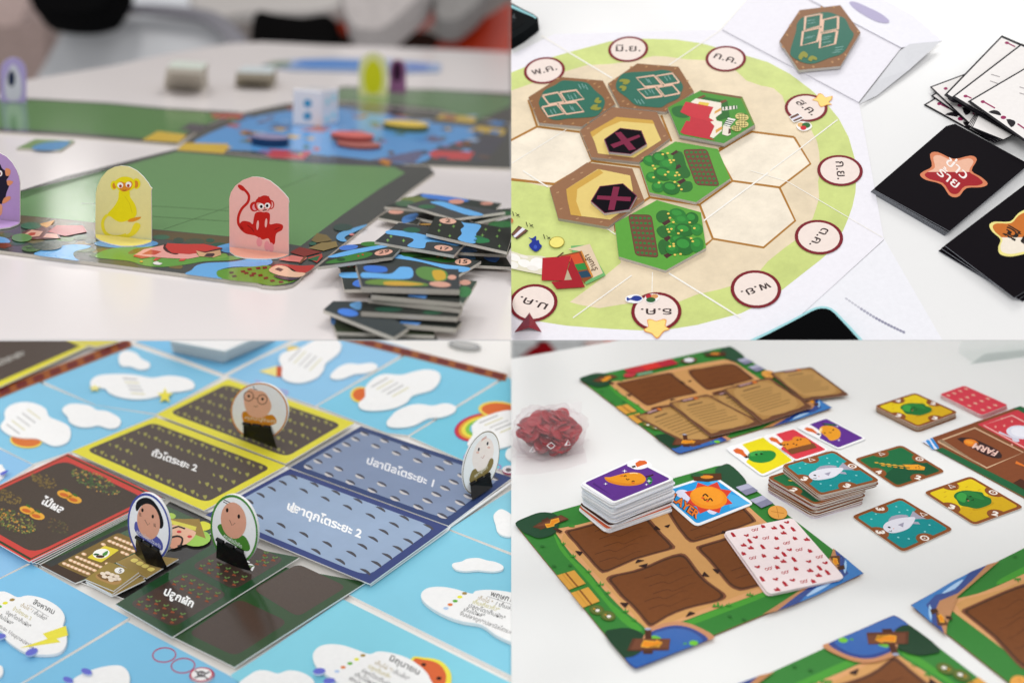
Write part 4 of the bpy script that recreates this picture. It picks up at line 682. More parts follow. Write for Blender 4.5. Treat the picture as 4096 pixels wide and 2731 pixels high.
    for i in range(20):
        t = i / 19; x, y = 720 + 525 * t, 1175 + 305 * t + 20 * math.sin(t * 3.1)
        g = G(P, .0007, 'paper'); g.poly(F('b4', ell(x, y, 17, 10 if i < 5 else 13, 30, 8)), ('c4c3cc', 'a9a8b8', '8f8ea3')[min(i // 5, 2)]); obj('grey_mark', g, w)
    # ---- cards
    def bcard(tag, q, h, label, deco=()):
        g = G(P, h, 'paper'); g.solid(F(tag, q), h - .0006, h, '17141a', '1d1a20', skind='paper'); t = obj('playing_card', g, None, label, 'card', 'white cards with black borders')
        g = G(P, h, 'paper'); c = [sum(p[i] for p in q) / 4 for i in (0, 1)]
        fr = Frame(P, h, *[F(tag, [p])[0] for p in q]); g.poly(fr(rect(.03, .022, .97, .978)), 'f0ebe8'); obj('card_face', g, t)
        if deco:
            g = G(P, h + E1, 'paper')
            for p, c in deco: g.poly(F(tag, p), c)
            obj('ornament', g, t)
        return t
    PK, BK = '97285a', '1c171d'
    bcard('b2', [(1432, 962), (1800, 740), (2500, 1130), (2030, 1292)], .0012, 'lowest black-bordered white card poking out at the left of the fan', [(ell(1572, 955, 20, 14), PK), (stroke([(1590, 962), (1690, 1010)], 14), PK), (smooth([(1625, 1055), (1680, 1030), (1735, 1040), (1742, 1075), (1700, 1068)], 2), BK), (ell(1768, 1092, 26, 17), PK), (smooth([(1790, 1120), (1845, 1130), (1855, 1180), (1815, 1160)], 2), BK)])
    bcard('b2', [(1498, 878), (1800, 700), (2420, 1050), (2022, 1252)], .0024, 'second lowest black-bordered white card of the fan')
    bcard('b2', [(1488, 798), (1800, 682), (2320, 1040), (1916, 1204)], .004, 'black-bordered white card turned to the left in the fan', [(ell(1632, 815, 18, 13), PK), (ell(1764, 968, 24, 16), PK), (smooth([(1785, 990), (1850, 995), (1860, 1030), (1815, 1060)], 2), BK), (stroke([(1880, 1038), (1945, 1105)], 14), PK), (ell(1948, 1112, 20, 14), PK), (smooth([(1640, 890), (1700, 895), (1755, 940), (1700, 940)], 2), BK)])
    for i in range(4): bcard('b2', [(1830 + i * 14, 1150 + i * 8), (2000, 900), (2480, 1130), (2080 + i * 26, 1312 - i * 8)], .005 + i * .0012, ('first', 'second', 'third', 'fourth')[i] + ' hidden card from the left in the fan, showing only its black edge')
    bcard('b2', [(1618, 874), (2148, 326), (2800, 610), (2270, 1250)], .0105, 'black-bordered white card topping out farthest at back of the fan', [(ell(2195, 396, 20, 13), PK), (stroke([(2210, 402), (2270, 432)], 12), PK), (smooth([(1645, 905), (1700, 915), (1740, 945), (1690, 940)], 2), BK)])
    bcard('b2', [(1686, 894), (2328, 402), (3000, 700), (2300, 1260)], .0125, 'middle black-bordered white card with faint grey text', [(ell(1815, 885, 20, 13), PK), (stroke([(1830, 886), (1870, 905)], 12), PK)] + [(stroke([(2040 + i * 10, 745 - i * 60), (2110 + i * 20, 770 - i * 62)], 9), 'a8a2a2') for i in range(2)])
    t = bcard('b2', [(1836, 932), (2420, 590), (2960, 950), (2400, 1330)], .0150, 'frontmost black-bordered white card lying on top of the fan', [(ell(1973, 936, 20, 14), PK), (stroke([(1990, 942), (2085, 995)], 13), PK), (smooth([(2025, 1032), (2075, 1012), (2125, 1028), (2140, 1062), (2090, 1052)], 2), BK), (ell(2162, 1080, 26, 16), PK), (smooth([(2188, 1096), (2262, 1108), (2270, 1140), (2232, 1170)], 2), BK), (stroke([(2292, 1138), (2360, 1185)], 13), PK)] + [(stroke([(2310, 800 + i * 55), (2360, 815 + i * 55)], 9), 'b0aaaa') for i in range(2)])
    def deck(tag, quads, h0, stp, labels, grp):
        for i, (q, lb) in enumerate(zip(quads, labels)):
            h = h0 + i * stp; g = G(P, h, 'dark'); g.solid(F(tag, q), h - .0005, h, '120e13', 'a9acb4', kind='dark', skind='paper'); t = obj('playing_card', g, None, lb, 'card', grp)
        return t, h
    q0 = [(975, 175), (1715, -432), (2400, -60), (1668, 556)]
    qs = [[(935 + i * 8, 196 - i * 4), (1640 + i * 14, -412 - i * 4), (2370 + i * 5, -38 - i * 4), (1622 + i * 8, 596 - i * 7)] for i in range(5)] + [q0]
    t, h = deck('b4', qs, .0008, .0011, ['lowest card of the black deck with the red star'] + [n + ' black card from the bottom of the red star deck' for n in ('second', 'third', 'fourth', 'fifth')] + ['top black card with red and peach star beside the white card fan'], 'black cards in the red star deck')
    stp = smooth([(1488, -150), (1560, -170), (1705, -108), (1860, -138), (1918, -100), (1870, 0), (1960, 60), (2018, 120), (1960, 152), (1825, 160), (1760, 230), (1710, 244), (1660, 220), (1590, 125), (1450, 85), (1396, 40), (1430, 5), (1505, -40)], 3)
    on(t, 'b4', h, [('printed_star', [(stp, 'd57f58'), (inset(stp, .86), 'eab59a'), (clip(inset(stp, .86), (0, 12, 3000, 600)), 'a01420')])])
    g = G(P, h + 5 * E1, 'paper'); g.text('ข่าว', K('b4', 1625, -75)[0], K('b4', 1800, 85)[0], (32, -38), 'f6ece6', .012); g.text('ร้าย', K('b4', 1545, 25)[0], K('b4', 1725, 165)[0], (32, -38), 'f6ece6', .012); obj('star_text', g, t)
    q0 = [(1622, 686), (2500, 20), (3300, 500), (2262, 1168)]
    t, h = deck('b4', [[(1565, 735), (2480, 60), (3300, 560), (2340, 1200)], [(1590, 712), (2490, 40), (3300, 530), (2300, 1182)], q0], .0012, .0022, ['lowest card of black deck with the yellow-edged star', 'middle card of black deck with the yellow-edged star', 'top black card with orange star edged yellow at right edge'], 'black cards in the orange star deck')
    stp = smooth([(2033, 500), (2080, 468), (2225, 466), (2300, 390), (2400, 350), (2480, 420), (2500, 560), (2620, 640), (2560, 720), (2440, 740), (2330, 770), (2220, 788), (2130, 765), (2115, 700), (2135, 630), (2060, 560)], 3)
    on(t, 'b4', h, [('printed_star', [(stp, 'ece08a'), (inset(stp, .88), 'efe3d2'), (clip(inset(stp, .88), (0, 0, 3000, 612)), 'c8702a')])])
    g = G(P, h + 5 * E1, 'paper'); g.text('ฐิเ', K('b4', 2165, 560)[0], K('b4', 2370, 680)[0], (26, -40), '221a18', .02); obj('star_text', g, t)
    m = K('b1', 820, 610)[0]; hit = P.P(*m, TH); d = (hit - CAM).normalized(); rf = d - 2 * d.dot(P.n) * P.n
    lamp('glint_lamp', hit + rf * 2.2, hit, .22, .16, 1.1, (1, .98, .95))  # lamp added at the mirror angle for a window-like glare on the cream centre
build_tr()
# ================================================================ lower left: farming board game with cloud boards and people standees
def build_bl():
    P = BL; TH = .0028
    table(P, K('s', -BIG, SY, SX, SY, SX, 2731 + BIG, -BIG, 2731 + BIG), 'white table under the blue sky boards and field cards', hexc='ebe8e3')
    def put(par, h, name, items, kind='paper', tag=None, kd=None):
        g = G(P, h, kind)
        for q, c in items: g.poly(F(tag, q) if tag else q, c)
        return obj(name, g, par, kind=kd)
    def label_text(par, h, st, tag, p0, p1, up, c, off=0.0, name='printed_text'):
        g = G(P, h, 'paper'); g.text(st, K(tag, *p0)[0], K(tag, *p1)[0], (up[0] / 2.296, up[1] / 2.296), c, off); return obj(name, g, par)
    # ---- sky boards
    def sky(px, label, c='86c4e0', tilt=0, h=TH):
        g = G(P, h, 'sky'); g.solid(px, h - TH + .0001, h, c, 'f2f1ee', skind='paper'); return obj('sky_board', g, None, label, 'board', 'blue sky month boards', cut=P)
    A1 = sky(K('c1', -500, 745, 0, 535, 355, 388, 860, 596, 1440, 690, 650, 1022, 300, 1135, 0, 985, -500, 760), 'blue sky board at left with a bare cloud and small sun')
    A2 = sky(K('c1', 380, 372, 1195, 45, 2035, 340, 1438, 676, 880, 596), 'blue sky board at top left with star-trimmed cloud', '82c2e0')
    A3 = sky(K('c1', 1240, 15, 1600, -130, 2900, -130, 2560, 60, 2060, 310), 'blue sky board at top centre beneath the white sheet stack', '7cc0e6')
    A4 = sky(K('c2', 10, 185, 700, -130, 1000, -40, 1425, 82, 545, 602, -260, 330), 'blue sky board with the yellow cone and a slim cloud', '8cc2e4')
    A5 = sky(K('c2', 565, 606, 1440, 104, 2285, 326, 1400, 872, 1200, 850), 'blue sky board with peeking orange sun right of cone board', '7cc6e0')
    A6 = sky(K('c2', 1412, 884, 2300, 345, 3100, 560, 2900, 1250, 2351, 1210, 1900, 1100), 'blue sky board with rainbow at the right', '74c6dc')
    B1 = sky(K('c1', -500, 1030, 0, 1000, 300, 1145, 0, 1330) + K('c3', -500, 80, 0, 310, 345, 485, 250, 470, 0, 600, -500, 850), 'blue sky board mostly hidden under the red fruit card', '8cbfe4')
    B2 = sky(K('c3', -600, 900, 0, 612, 285, 474, 1182, 966, 190, 1568, -300, 1870, -900, 1500), 'blue sky board with August cloud and yellow lightning bolt', '7fbfe2')
    B3 = sky(K('c3', 210, 1575, 1172, 1004, 2090, 1488, 2500, 1760, 1200, 2400), 'blue sky board with two red rings and a skull token', '7dbfe0')
    B4 = sky(K('c3', 2115, 1492, 2351, 1345) + K('c4', 800, 797, 2351, 1568, 3000, 1900, 600, 2400), 'blue sky board with June cloud and orange sun', '86cfe0')
    B5 = sky(K('c4', 850, 752, 1012, 652, 1762, 162, 2351, 398, 2900, 640, 2900, 1780, 2351, 1500), 'blue sky board with the May cloud at right', '86cbe0')
    B6 = sky(K('c4', 1775, 152, 2351, -210, 2900, -40, 2900, 600, 2351, 372), 'blue sky board at right edge above the May board', '8ccfe2')
    # brown month strips
    for tag, p, q, par, n, k0 in (('c1', (-40, 498), (1200, 20), A2, 8, 0), ('c2', (780, -40), (2300, 345), A5, 9, 0)):
        d = Vector(q) - Vector(p); nn = Vector((-d.y, d.x)).normalized()
        w = 42 if tag == 'c1' else 34
        s_ = put(par, TH + .0003, 'month_strip', [(stroke([p, q], 2 * w), '96552a')], tag=tag)
        for i in range(n):
            a = Vector(p) + d * ((i + .22) / n); b_ = Vector(p) + d * ((i + .86) / n)
            t_ = put(s_, TH + .0003 + E1, 'month_tag', [(rr(stroke([tuple(a), tuple(b_)], 1.3 * w), .3), '6d2b28')], tag=tag)
    # ---- raised cloud cut-outs
    def cloud(par, tag, pts, h=.0022, n=3, c='f3f2f0'):
        g = G(P, TH + h, 'paper'); g.solid(F(tag, smooth(pts, n)), TH + .0004, TH + h, c, 'f0efee', skind='paper'); return obj('cloud_cutout', g, par, cut=P)
    TOPH = TH + .0022 + 2 * E1
    cl1 = cloud(A2, 'c1', [(1090, 190), (1100, 125), (1160, 95), (1250, 120), (1300, 170), (1375, 210), (1360, 256), (1280, 268), (1200, 240), (1120, 235)])
    cl2 = cloud(A2, 'c1', [(830, 380), (900, 325), (1050, 310), (1180, 312), (1280, 325), (1400, 345), (1550, 325), (1700, 345), (1780, 390), (1775, 440), (1680, 465), (1560, 480), (1400, 525), (1250, 540), (1100, 520), (1000, 480), (960, 440), (850, 430)])
    sun = put(A1, TH + .0006, 'paper_sun', [(ell(240, 920, 150, 72, 4), 'ead45a'), (ell(240, 916, 136, 62, 4), 'd5753a')], tag='c1')
    cl3 = cloud(A1, 'c1', [(5, 780), (45, 720), (40, 660), (90, 600), (200, 568), (320, 580), (420, 630), (450, 700), (540, 740), (620, 780), (650, 840), (630, 920), (560, 960), (480, 965), (400, 930), (330, 900), (200, 895), (90, 870), (20, 820)])
    cl4 = cloud(A1, 'c1', [(570, 640), (620, 592), (700, 582), (820, 600), (890, 640), (980, 650), (1080, 700), (1110, 745), (1080, 795), (1000, 808), (900, 780), (820, 795), (720, 790), (640, 750), (620, 700)])
    put(A4, TH + .0006, 'paper_cone', [([(25, 285), (195, 235), (190, 335)], 'ecdc8a'), ([(190, 238), (260, 245), (240, 335), (188, 334)], 'c95a30')], tag='c2')
    put(A4, TH + .0006, 'paper_star', [(ell(340, 80, 60, 26), 'e6c85a')], tag='c2')
    put(A4, TH + .0006, 'purple_ring', [(stroke(smooth([(-10, 370), (40, 385), (90, 400), (160, 430), (230, 455), (290, 470), (270, 495), (180, 460)], 3, False), 10), 'b9a0d6')], tag='c2')
    cl5 = cloud(A4, 'c2', [(210, 180), (240, 120), (350, 85), (430, 60), (540, 0), (700, -20), (780, 30), (770, 100), (720, 150), (640, 210), (620, 270), (560, 340), (440, 385), (330, 385), (240, 340), (240, 250)])
    cl6 = cloud(A4, 'c2', [(680, 330), (740, 260), (840, 215), (950, 220), (1060, 208), (1115, 235), (1090, 270), (1000, 300), (900, 310), (800, 350), (720, 355)])
    put(A5, TH + .0006, 'paper_sun', [(ell(960, 500, 96, 74), 'ecd45c'), (ell(966, 500, 78, 60), 'd8692f')], tag='c2')
    cl7 = cloud(A5, 'c2', [(940, 580), (1000, 520), (1005, 430), (1080, 350), (1180, 310), (1330, 318), (1440, 290), (1560, 268), (1660, 285), (1695, 330), (1670, 400), (1600, 460), (1440, 505), (1380, 570), (1250, 625), (1080, 645), (970, 630)])
    cl8 = cloud(A5, 'c2', [(1200, 750), (1240, 700), (1290, 650), (1400, 600), (1500, 585), (1620, 600), (1720, 580), (1800, 590), (1840, 625), (1800, 670), (1700, 705), (1580, 715), (1450, 780), (1320, 800), (1220, 790)])
    rb = []
    for r, c in ((1.0, '7f5fb0'), (.97, 'cc3a3c'), (.84, 'e09a3a'), (.74, 'ead94a'), (.6, '86c04c'), (.46, '78c6dc')): rb.append((ell(2080, 800, 265 * r, 132 * r, -10, 26), c))
    put(A6, TH + .0003, 'paper_rainbow', rb, tag='c2')
    put(A6, TH + .0006, 'paper_sun', [(ell(2230, 640, 190, 80, 4), 'ecd45c'), (ell(2235, 640, 165, 64, 4), 'd8692f')], tag='c2')
    cl9 = cloud(A6, 'c2', [(1940, 950), (1990, 870), (1980, 790), (2040, 730), (2130, 690), (2240, 655), (2351, 645), (2520, 700), (2500, 900), (2351, 960), (2200, 1000), (2020, 1010)])
    cl13 = cloud(B6, 'c4', [(2180, 40), (2200, 0), (2250, -30), (2320, 0), (2380, 60), (2420, 160), (2351, 215), (2280, 215), (2220, 180), (2200, 110)])
    cl14 = cloud(A6, 'c2', [(2290, 1060), (2310, 1000), (2380, 980), (2460, 1050), (2400, 1110), (2330, 1100)])
    cl10 = cloud(B5, 'c4', [(1800, 490), (1815, 465), (1890, 450), (1940, 425), (2040, 418), (2120, 440), (2200, 455), (2268, 490), (2260, 525), (2170, 542), (2040, 530), (1930, 538), (1840, 525)])
    cl11 = cloud(B5, 'c4', [(1515, 770), (1530, 725), (1590, 690), (1700, 682), (1820, 700), (1920, 730), (1990, 745), (2020, 720), (2150, 710), (2351, 735), (2600, 800), (2600, 1270), (2351, 1190), (2200, 1120), (2070, 1030), (1900, 1000), (1750, 950), (1620, 880), (1545, 820)], .0036)
    put(B4, TH + .0006, 'paper_sun', [(smooth([(1420, 1345), (1540, 1330), (1680, 1355), (1760, 1420), (1795, 1500), (1770, 1600), (1600, 1700), (1400, 1600)], 3), 'ecdf4c'), (smooth([(1440, 1362), (1540, 1350), (1660, 1378), (1725, 1440), (1748, 1520), (1700, 1620), (1500, 1650)], 3), 'd9673a'), (ell(1540, 1396, 22, 15), '2a1512'), (ell(1680, 1522, 24, 16), '2a1512')], tag='c4')
    cl12 = cloud(B4, 'c4', [(520, 1320), (560, 1245), (650, 1210), (780, 1215), (900, 1250), (1040, 1300), (1120, 1275), (1250, 1290), (1400, 1340), (1530, 1430), (1600, 1530), (1610, 1700), (900, 1720), (800, 1600), (650, 1490), (560, 1420)], .0034)
    for x, y, rx in ((580, 1455, 58), (672, 1545, 56)):
        g = G(P, TH + .0046, 'paper'); g.solid(F('c4', ell(x, y, rx, 28, -6)), TH + .003, TH + .0046, '6a70cc', 'cfd8ee', skind='paper'); obj('raindrop', g, B4)
    cl15 = cloud(B4, 'c4', [(-160, 1600), (-60, 1490), (20, 1450), (110, 1452), (200, 1478), (290, 1450), (400, 1460), (500, 1510), (540, 1580), (500, 1680), (100, 1760)])
    cl16 = cloud(B2, 'c3', [(-260, 760), (0, 725), (80, 740), (160, 778), (250, 762), (350, 775), (450, 812), (550, 880), (595, 960), (578, 1040), (612, 1130), (600, 1230), (530, 1290), (400, 1305), (250, 1288), (150, 1238), (50, 1160), (0, 1080), (-260, 1000)], .003)
    cl17 = cloud(B3, 'c3', [(650, 1600), (680, 1525), (800, 1460), (950, 1415), (1080, 1402), (1150, 1430), (1190, 1500), (1175, 1600), (1080, 1720), (760, 1740)])
    cl18 = cloud(B2, 'c3', [(-120, 1420), (0, 1402), (28, 1440), (10, 1500), (-80, 1530)])
    for par, x, y, rx, rot in ((B3, 795, 1458, 52, 18), (B3, 625, 1535, 50, 20), (B2, 290, 1278, 60, -22), (B2, 10, 1135, 44, -10), (B2, 80, 1495, 0, 0)):
        if rx:
            g = G(P, TH + .0044, 'paper'); g.solid(F('c3', ell(x, y, rx, rx * .5, rot)), TH + .0031, TH + .0044, '6a70cc', 'b9c8ea', skind='paper'); obj('raindrop', g, par)
    cl19 = cloud(A1, 'c1', [(-160, 1180), (0, 1140), (30, 1165), (50, 1210), (0, 1280), (-160, 1310)])
    put(A1, TH + .0046, 'raindrop', [(smooth([(0, 1222), (40, 1200), (80, 1192), (50, 1225), (10, 1238)], 2), '5a68c8')], tag='c1')
    put(A2, TOPH, 'yellow_star', [(star(1515, 510, 75, 34), 'e6d94a')], tag='c1'); put(A2, TOPH, 'yellow_star', [(star(870, 440, 60, 26, ky=.6), 'e9e08a')], tag='c1')
    T5 = TH + .0030 + 2 * E1
    put(B2, T5 + 2 * E1, 'lightning_bolt', [([(392, 1112), (606, 1040), (625, 1128), (520, 1158), (556, 1190), (180, 1244), (436, 1160)], 'eadf4a')], tag='c3')
    # ---- printed words on the clouds
    K3 = '2b2928'
    def lines(par, h, tag, rows, up):
        for st, p0, p1, c, o in rows: label_text(par, h, st, tag, p0, p1, (up[0] * o, up[1] * o), c, .012 if o > 1.2 else .004, 'printed_line')
    lines(cl16, T5, 'c3', [('สิงหาคม', (300, 838), (490, 935), '1d1b1b', 1.35), ('เก็บไข่ *', (186, 862), (285, 912), 'a8905c', 1), ('/ เก็บเห็ด*', (288, 918), (420, 998), K3, 1), ('ข้าวโตระยะ 2', (115, 895), (280, 990), 'b5a93c', 1), ('ปลูก/โต/เก็บผัก*', (52, 928), (275, 1062), K3, 1), ('เก็บไม้ผล*', (-20, 960), (112, 1036), K3, 1), ('ถั่วโตระยะ 1/อนุบาลปลานิล', (-80, 1010), (300, 1255), '55504f', 1)], (22, -44))
    put(cl16, T5, 'underline', [(stroke([(272, 848), (445, 958)], 4), '8a8786')], tag='c3')
    for x, y, c in ((112, 802, 'a2874c'), (48, 832, 'e6df3a'), (-6, 865, '6fb43c')): put(cl16, T5, 'colour_dot', [(ell(x, y, 25, 13, -8), c)], tag='c3')
    T65 = TH + .0036 + 2 * E1
    lines(cl11, T65, 'c4', [('พฤษภาคม', (2150, 765), (2420, 845), '1d1b1b', 1.35), ('เก็บไข่ *', (2035, 798), (2170, 842), 'a8905c', 1), ('/ เก็บเห็ด*', (2195, 850), (2400, 915), K3, 1), ('เก็บเกี่ยวถั่ว*', (1988, 835), (2230, 910), 'b9b03c', 1), ('ปลูก/โต/เก็บผัก*', (1950, 868), (2285, 985), K3, 1), ('เก็บไม้ผล*', (1905, 905), (2095, 965), K3, 1), ('จับปลาดุก*/ปลานิลโตระยะ 1', (1868, 938), (2400, 1140), '45403f', 1)], (18, -48))
    put(cl11, T65, 'underline', [(stroke([(2125, 770), (2400, 862)], 4), '8a8786')], tag='c4')
    for x, y, c in ((1915, 743, 'a2874c'), (1872, 776, 'eae63c'), (1829, 813, '62ae38'), (1783, 846, 'df7a3c'), (1744, 880, 'b4cbe8')): put(cl11, T65, 'colour_dot', [(ell(x, y, 24, 13), c)], tag='c4')
    T6 = TH + .0034 + 2 * E1
    lines(cl12, T6, 'c4', [('มิถุนายน', (1222, 1355), (1490, 1490), '2d2b2b', 1.4), ('เก็บไข่ */', (1090, 1392), (1250, 1470), 'a8925c', 1), ('เก็บเห็ด*', (1258, 1475), (1400, 1545), '5a5452', 1), ('ปลูกต้นกล้า', (1028, 1425), (1225, 1525), 'b9a94c', 1), ('ปลูก/โต/เก็บผัก*', (968, 1462), (1260, 1620), '4a4544', 1), ('เก็บไม้ผล*', (905, 1500), (1100, 1600), '4a4544', 1), ('พักบ่อ', (850, 1535), (960, 1590), '4a4544', 1)], (22, -50))
    for x, y, c in ((982, 1312, 'a8904c'), (924, 1348, 'e8e64c'), (863, 1386, '6fb43c'), (800, 1421, 'df7f40'), (744, 1458, 'b7cbe8')): put(cl12, T6, 'colour_dot', [(ell(x, y, 24, 14), c)], tag='c4')
    for par, tag, o, d, n in ((cl2, 'c1', (1130, 350), (130, 10), 5), (cl3, 'c1', (60, 770), (120, 90), 5), (cl5, 'c2', (300, 190), (110, -110), 5), (cl7, 'c2', (1060, 430), (150, -85), 5), (cl9, 'c2', (2050, 760), (170, -70), 5)):
        for i in range(n):
            x, y = o[0] + i * (18 if tag == 'c1' and par is cl2 else 48), o[1] + i * (34 if par is cl2 else (-34 if par is cl3 else 22))
            put(par, TOPH, 'printed_line', [(stroke([(x, y), (x + d[0], y + d[1])], 12), ('b5b4b2', 'd8d3b0', 'c2c1bf')[i % 3])], tag=tag)
    # ---- field cards
    def card(q, h, c, label, cat='card', name='field_card', grp='field cards in the middle', th=.0012, side='f3f2f0', kind='cardp'):
        g = G(P, h, kind); g.solid(q, h - th, h, c, side, skind='paper'); return obj(name, g, None, label, cat, grp, cut=P)
    def kq(*a): return [K(t, x, y)[0] for t, x, y in a]
    def soil(par, fr, h, m, c='544942', rnd=.09): return put(par, h, 'soil_plot', [(fr(rr([(m[0], m[1]), (1 - m[0], m[1]), (1 - m[0], 1 - m[1]), (m[0], 1 - m[1])], rnd)), c)], kind='soil' if c == '544942' else 'cardp')
    YB, YE = 'ded43f', '9a9550'
    def sprouts(par, fr, h, skip, nu=20, nv=5, u0=.09, v0=.16):
        for j in range(nv):
            for i in range(nu):
                u, v = u0 + (1 - 2 * u0) * i / (nu - 1), v0 + (1 - 2 * v0) * j / (nv - 1)
                if skip and skip[0] < u < skip[1] and skip[2] < v < skip[3]: continue
                a = [(u - .02, v - .012), (u - .006, v - .038), (u + .010, v - .012), (u + .02, v + .024), (u + .004, v + .016)] if i % 2 else [(u - .02, v - .014), (u - .006, v + .016), (u + .014, v + .03), (u + .005, v + .003)]
                g = G(P, h, 'cardp'); g.poly(fr(a), YE); obj('printed_seedling', g, par)
    h1 = .0062
    q = kq(('c1', -420, 440), ('c1', 560, -160), ('c1', 1060, -20), ('c1', -100, 480))
    y0 = card(K('c1', -500, 610, 0, 428, 880, 22, 1060, -60, 500, -260, -600, -100), .0075, YB, 'yellow-edged brown field card at the top left corner')
    put(y0, .0075, 'soil_plot', [(K('c1', -500, 540, 0, 375, 700, 70, 735, 55, 700, 40, 560, -20, 200, -120, -500, -60), '544942')], kind='soil'); label_text(y0, .0076, 'ข้าวโตระยะ', 'c1', (-160, 300), (225, 135), (-20, -75), 'b9b6ae', .02)
    y00 = card(K('c1', 640, -40, 800, -60, 1150, -40, 1060, 22, 880, 62, 720, 30), .0085, 'd6cb55', 'corner of a further yellow field card at top edge')
    h = .0066
    q = kq(('c1', 1436, 682), ('c1', 2092, 358), ('c2', 908, 758), ('c2', 270, 1134)); y1 = card(q, h, YB, 'yellow-edged seedling card standing under the orange grandfather standee')
    f1 = Frame(P, h, q[1], q[2], q[3], q[0]); soil(y1, f1, h, (.045, .10)); sprouts(y1, f1, h + 2 * E1, None, 19, 5)
    h = .0085
    q = kq(('c1', 655, 1022), ('c1', 1430, 706), ('c2', 272, 1152), ('c1', 1872, 1562)); y2 = card(q, h, YB, 'yellow-edged seedling card with white Thai title and numeral two')
    f2 = Frame(P, h, q[1], q[2], q[3], q[0]); soil(y2, f2, h, (.045, .10)); sprouts(y2, f2, h + 2 * E1, (.27, .76, .42, .72), 20, 5)
    label_text(y2, h + 3 * E1, 'ถั่วโตระยะ 2', 'c1', (1388, 1055), (1800, 1205), (30, -78), 'f2f0ee', .03)
    y3 = card(K('c1', 1870, 1568, 2351, 1290) + K('c2', 10, 1300, 290, 1160, 300, 1180, -80, 1390) + K('c1', 1960, 1575), .0050, 'f0efec', 'white edges of cards lying under the seedling cards')
    # blue ponds
    BB = '34446f'
    def fishes(par, fr, h, nu, nv, skip, dark):
        for i in range(nu):
            for j in range(nv):
                u, v = .075 + .85 * i / (nu - 1), .1 + .8 * j / (nv - 1)
                if skip[0] < u < skip[1] and skip[2] < v < skip[3]: continue
                g = G(P, h, 'cardp'); k = .036
                up = fr(smooth([(u - k, v - .016), (u - .01, v - .034), (u + .022, v - .016), (u + k, v + .012), (u + .01, v + .002), (u - .012, v - .004)], 2)); lo = fr(smooth([(u - k * .8, v - .008), (u + .0, v + .004), (u + k * .9, v + .012), (u + .01, v + .034), (u - .02, v + .02)], 2))
                if not dark: g.poly(lo, 'c9c4c2')
                g.poly(up, '4c4a50' if dark else '4a4a56'); obj('printed_fish', g, par)
    h = .0066
    q = kq(('c2', 312, 1168), ('c2', 962, 790), ('c2', 2351, 1262), ('c4', 1768, 122)); b1 = card(q, h, BB, 'blue pond card with pale silver fish titled with numeral one')
    f = Frame(P, h, q[1], q[2], q[3], q[0]); put(b1, h, 'pond_water', [(f(rr(rect(.035, .07, .955, .93), .1)), '7d8ca8')], kind='water'); fishes(b1, f, h + 2 * E1, 7, 7, (.2, .72, .36, .64), False)
    label_text(b1, h + 4 * E1, 'ปลานิลโตระยะ 1', 'c2', (1012, 1130), (1625, 1345), (25, -88), 'e6e6ea', .03)
    h = .0088
    q = kq(('c3', 1885, 25), ('c2', 312, 1180), ('c4', 1766, 132), ('c4', 1046, 656)); b2 = card(q, h, '394578', 'blue pond card with dark catfish titled with numeral two')
    f = Frame(P, h, q[1], q[2], q[3], q[0]); put(b2, h, 'pond_water', [(f(rr(rect(.03, .065, .955, .935), .1)), '94a7c1')], kind='water'); fishes(b2, f, h + 2 * E1, 7, 7, (.2, .75, .34, .66), True)
    label_text(b2, h + 4 * E1, 'ปลาดุกโตระยะ 2', 'c4', (280, -30), (960, 235), (30, -98), 'f4f4f4', .035)
    label_text(b2, h + 4 * E1, 'ป', 'c2', (305, 1568), (355, 1585), (24, -88), 'f4f4f4', .035)
    card(K('c2', 2360, 1300) + K('c4', 1790, 128, 1770, 160, 1050, 672, 1046, 656, 1766, 122, 2351, -290), .005, 'f2f2f2', 'white sheet edge peeping out beneath blue pond cards', name='loose_sheet')
    # red fruit cards
    RD = 'c8453c'
    reds = []
    for i in range(4):
        hh = .0052 + i * .0016; k = 3 - i
        q = kq(('c3', -526 + k * 10, -4 + k * 5), ('c1', 622 + k * 8, 1040 + k * 2), ('c1', 1475 + k * 14, 1440 + k * 4), ('c3', 268 + k * 32, 452 + k * 7))
        reds.append(card(q, hh, 'd8483f' if i == 3 else ('b33a55' if i == 2 else '2c3a24'), ('lowest card under the red-edged fruit card', 'second card from the bottom under the red-edged fruit card', 'pink-edged card directly under the red-edged fruit card', 'red-edged brown card with fruit and white Thai title')[i]))
    r = reds[3]; f = Frame(P, hh, q[1], q[2], q[3], q[0])
    put(r, hh, 'green_edge', [(f(rect(.012, .012, .988, .988)), '2f3f28'), (f(rect(.025, .03, .975, .97)), RD)], kind='cardp')
    put(r, hh + 2 * E1, 'soil_plot', [(f(rr(rect(.055, .075, .945, .93), .12)), '4a3f36')], kind='soil')
    def dotty(par, tag, x, y, rx, ry, rot, n, cols, s=13, name='printed_shrub', hh=hh):
        g = G(P, hh + 4 * E1, 'cardp')
        for k in range(n):
            a, t = random.uniform(0, 6.28), math.sqrt(random.random()); c_, s_ = math.cos(math.radians(rot)), math.sin(math.radians(rot))
            dx, dy = rx * t * math.cos(a), ry * t * math.sin(a); g.poly(F(tag, ell(x + dx * c_ - dy * s_, y + dx * s_ + dy * c_, s * random.uniform(.5, 1.2), s * .6, random.uniform(-40, 40), 6)), random.choice(cols)); g.k = k % 3
        return obj(name, g, par, kind='stuff')
    dotty(r, 'c1', 870, 1300, 240, 75, 24, 170, ['4f6a3f', '3f5836', '6d7a44', 'b08a4a', '56493a']); dotty(r, 'c3', 130, 80, 210, 90, 20, 200, ['5f6f3c', '4a5f36', '8f8a4a', 'c08a3c', '6a5a3a'])
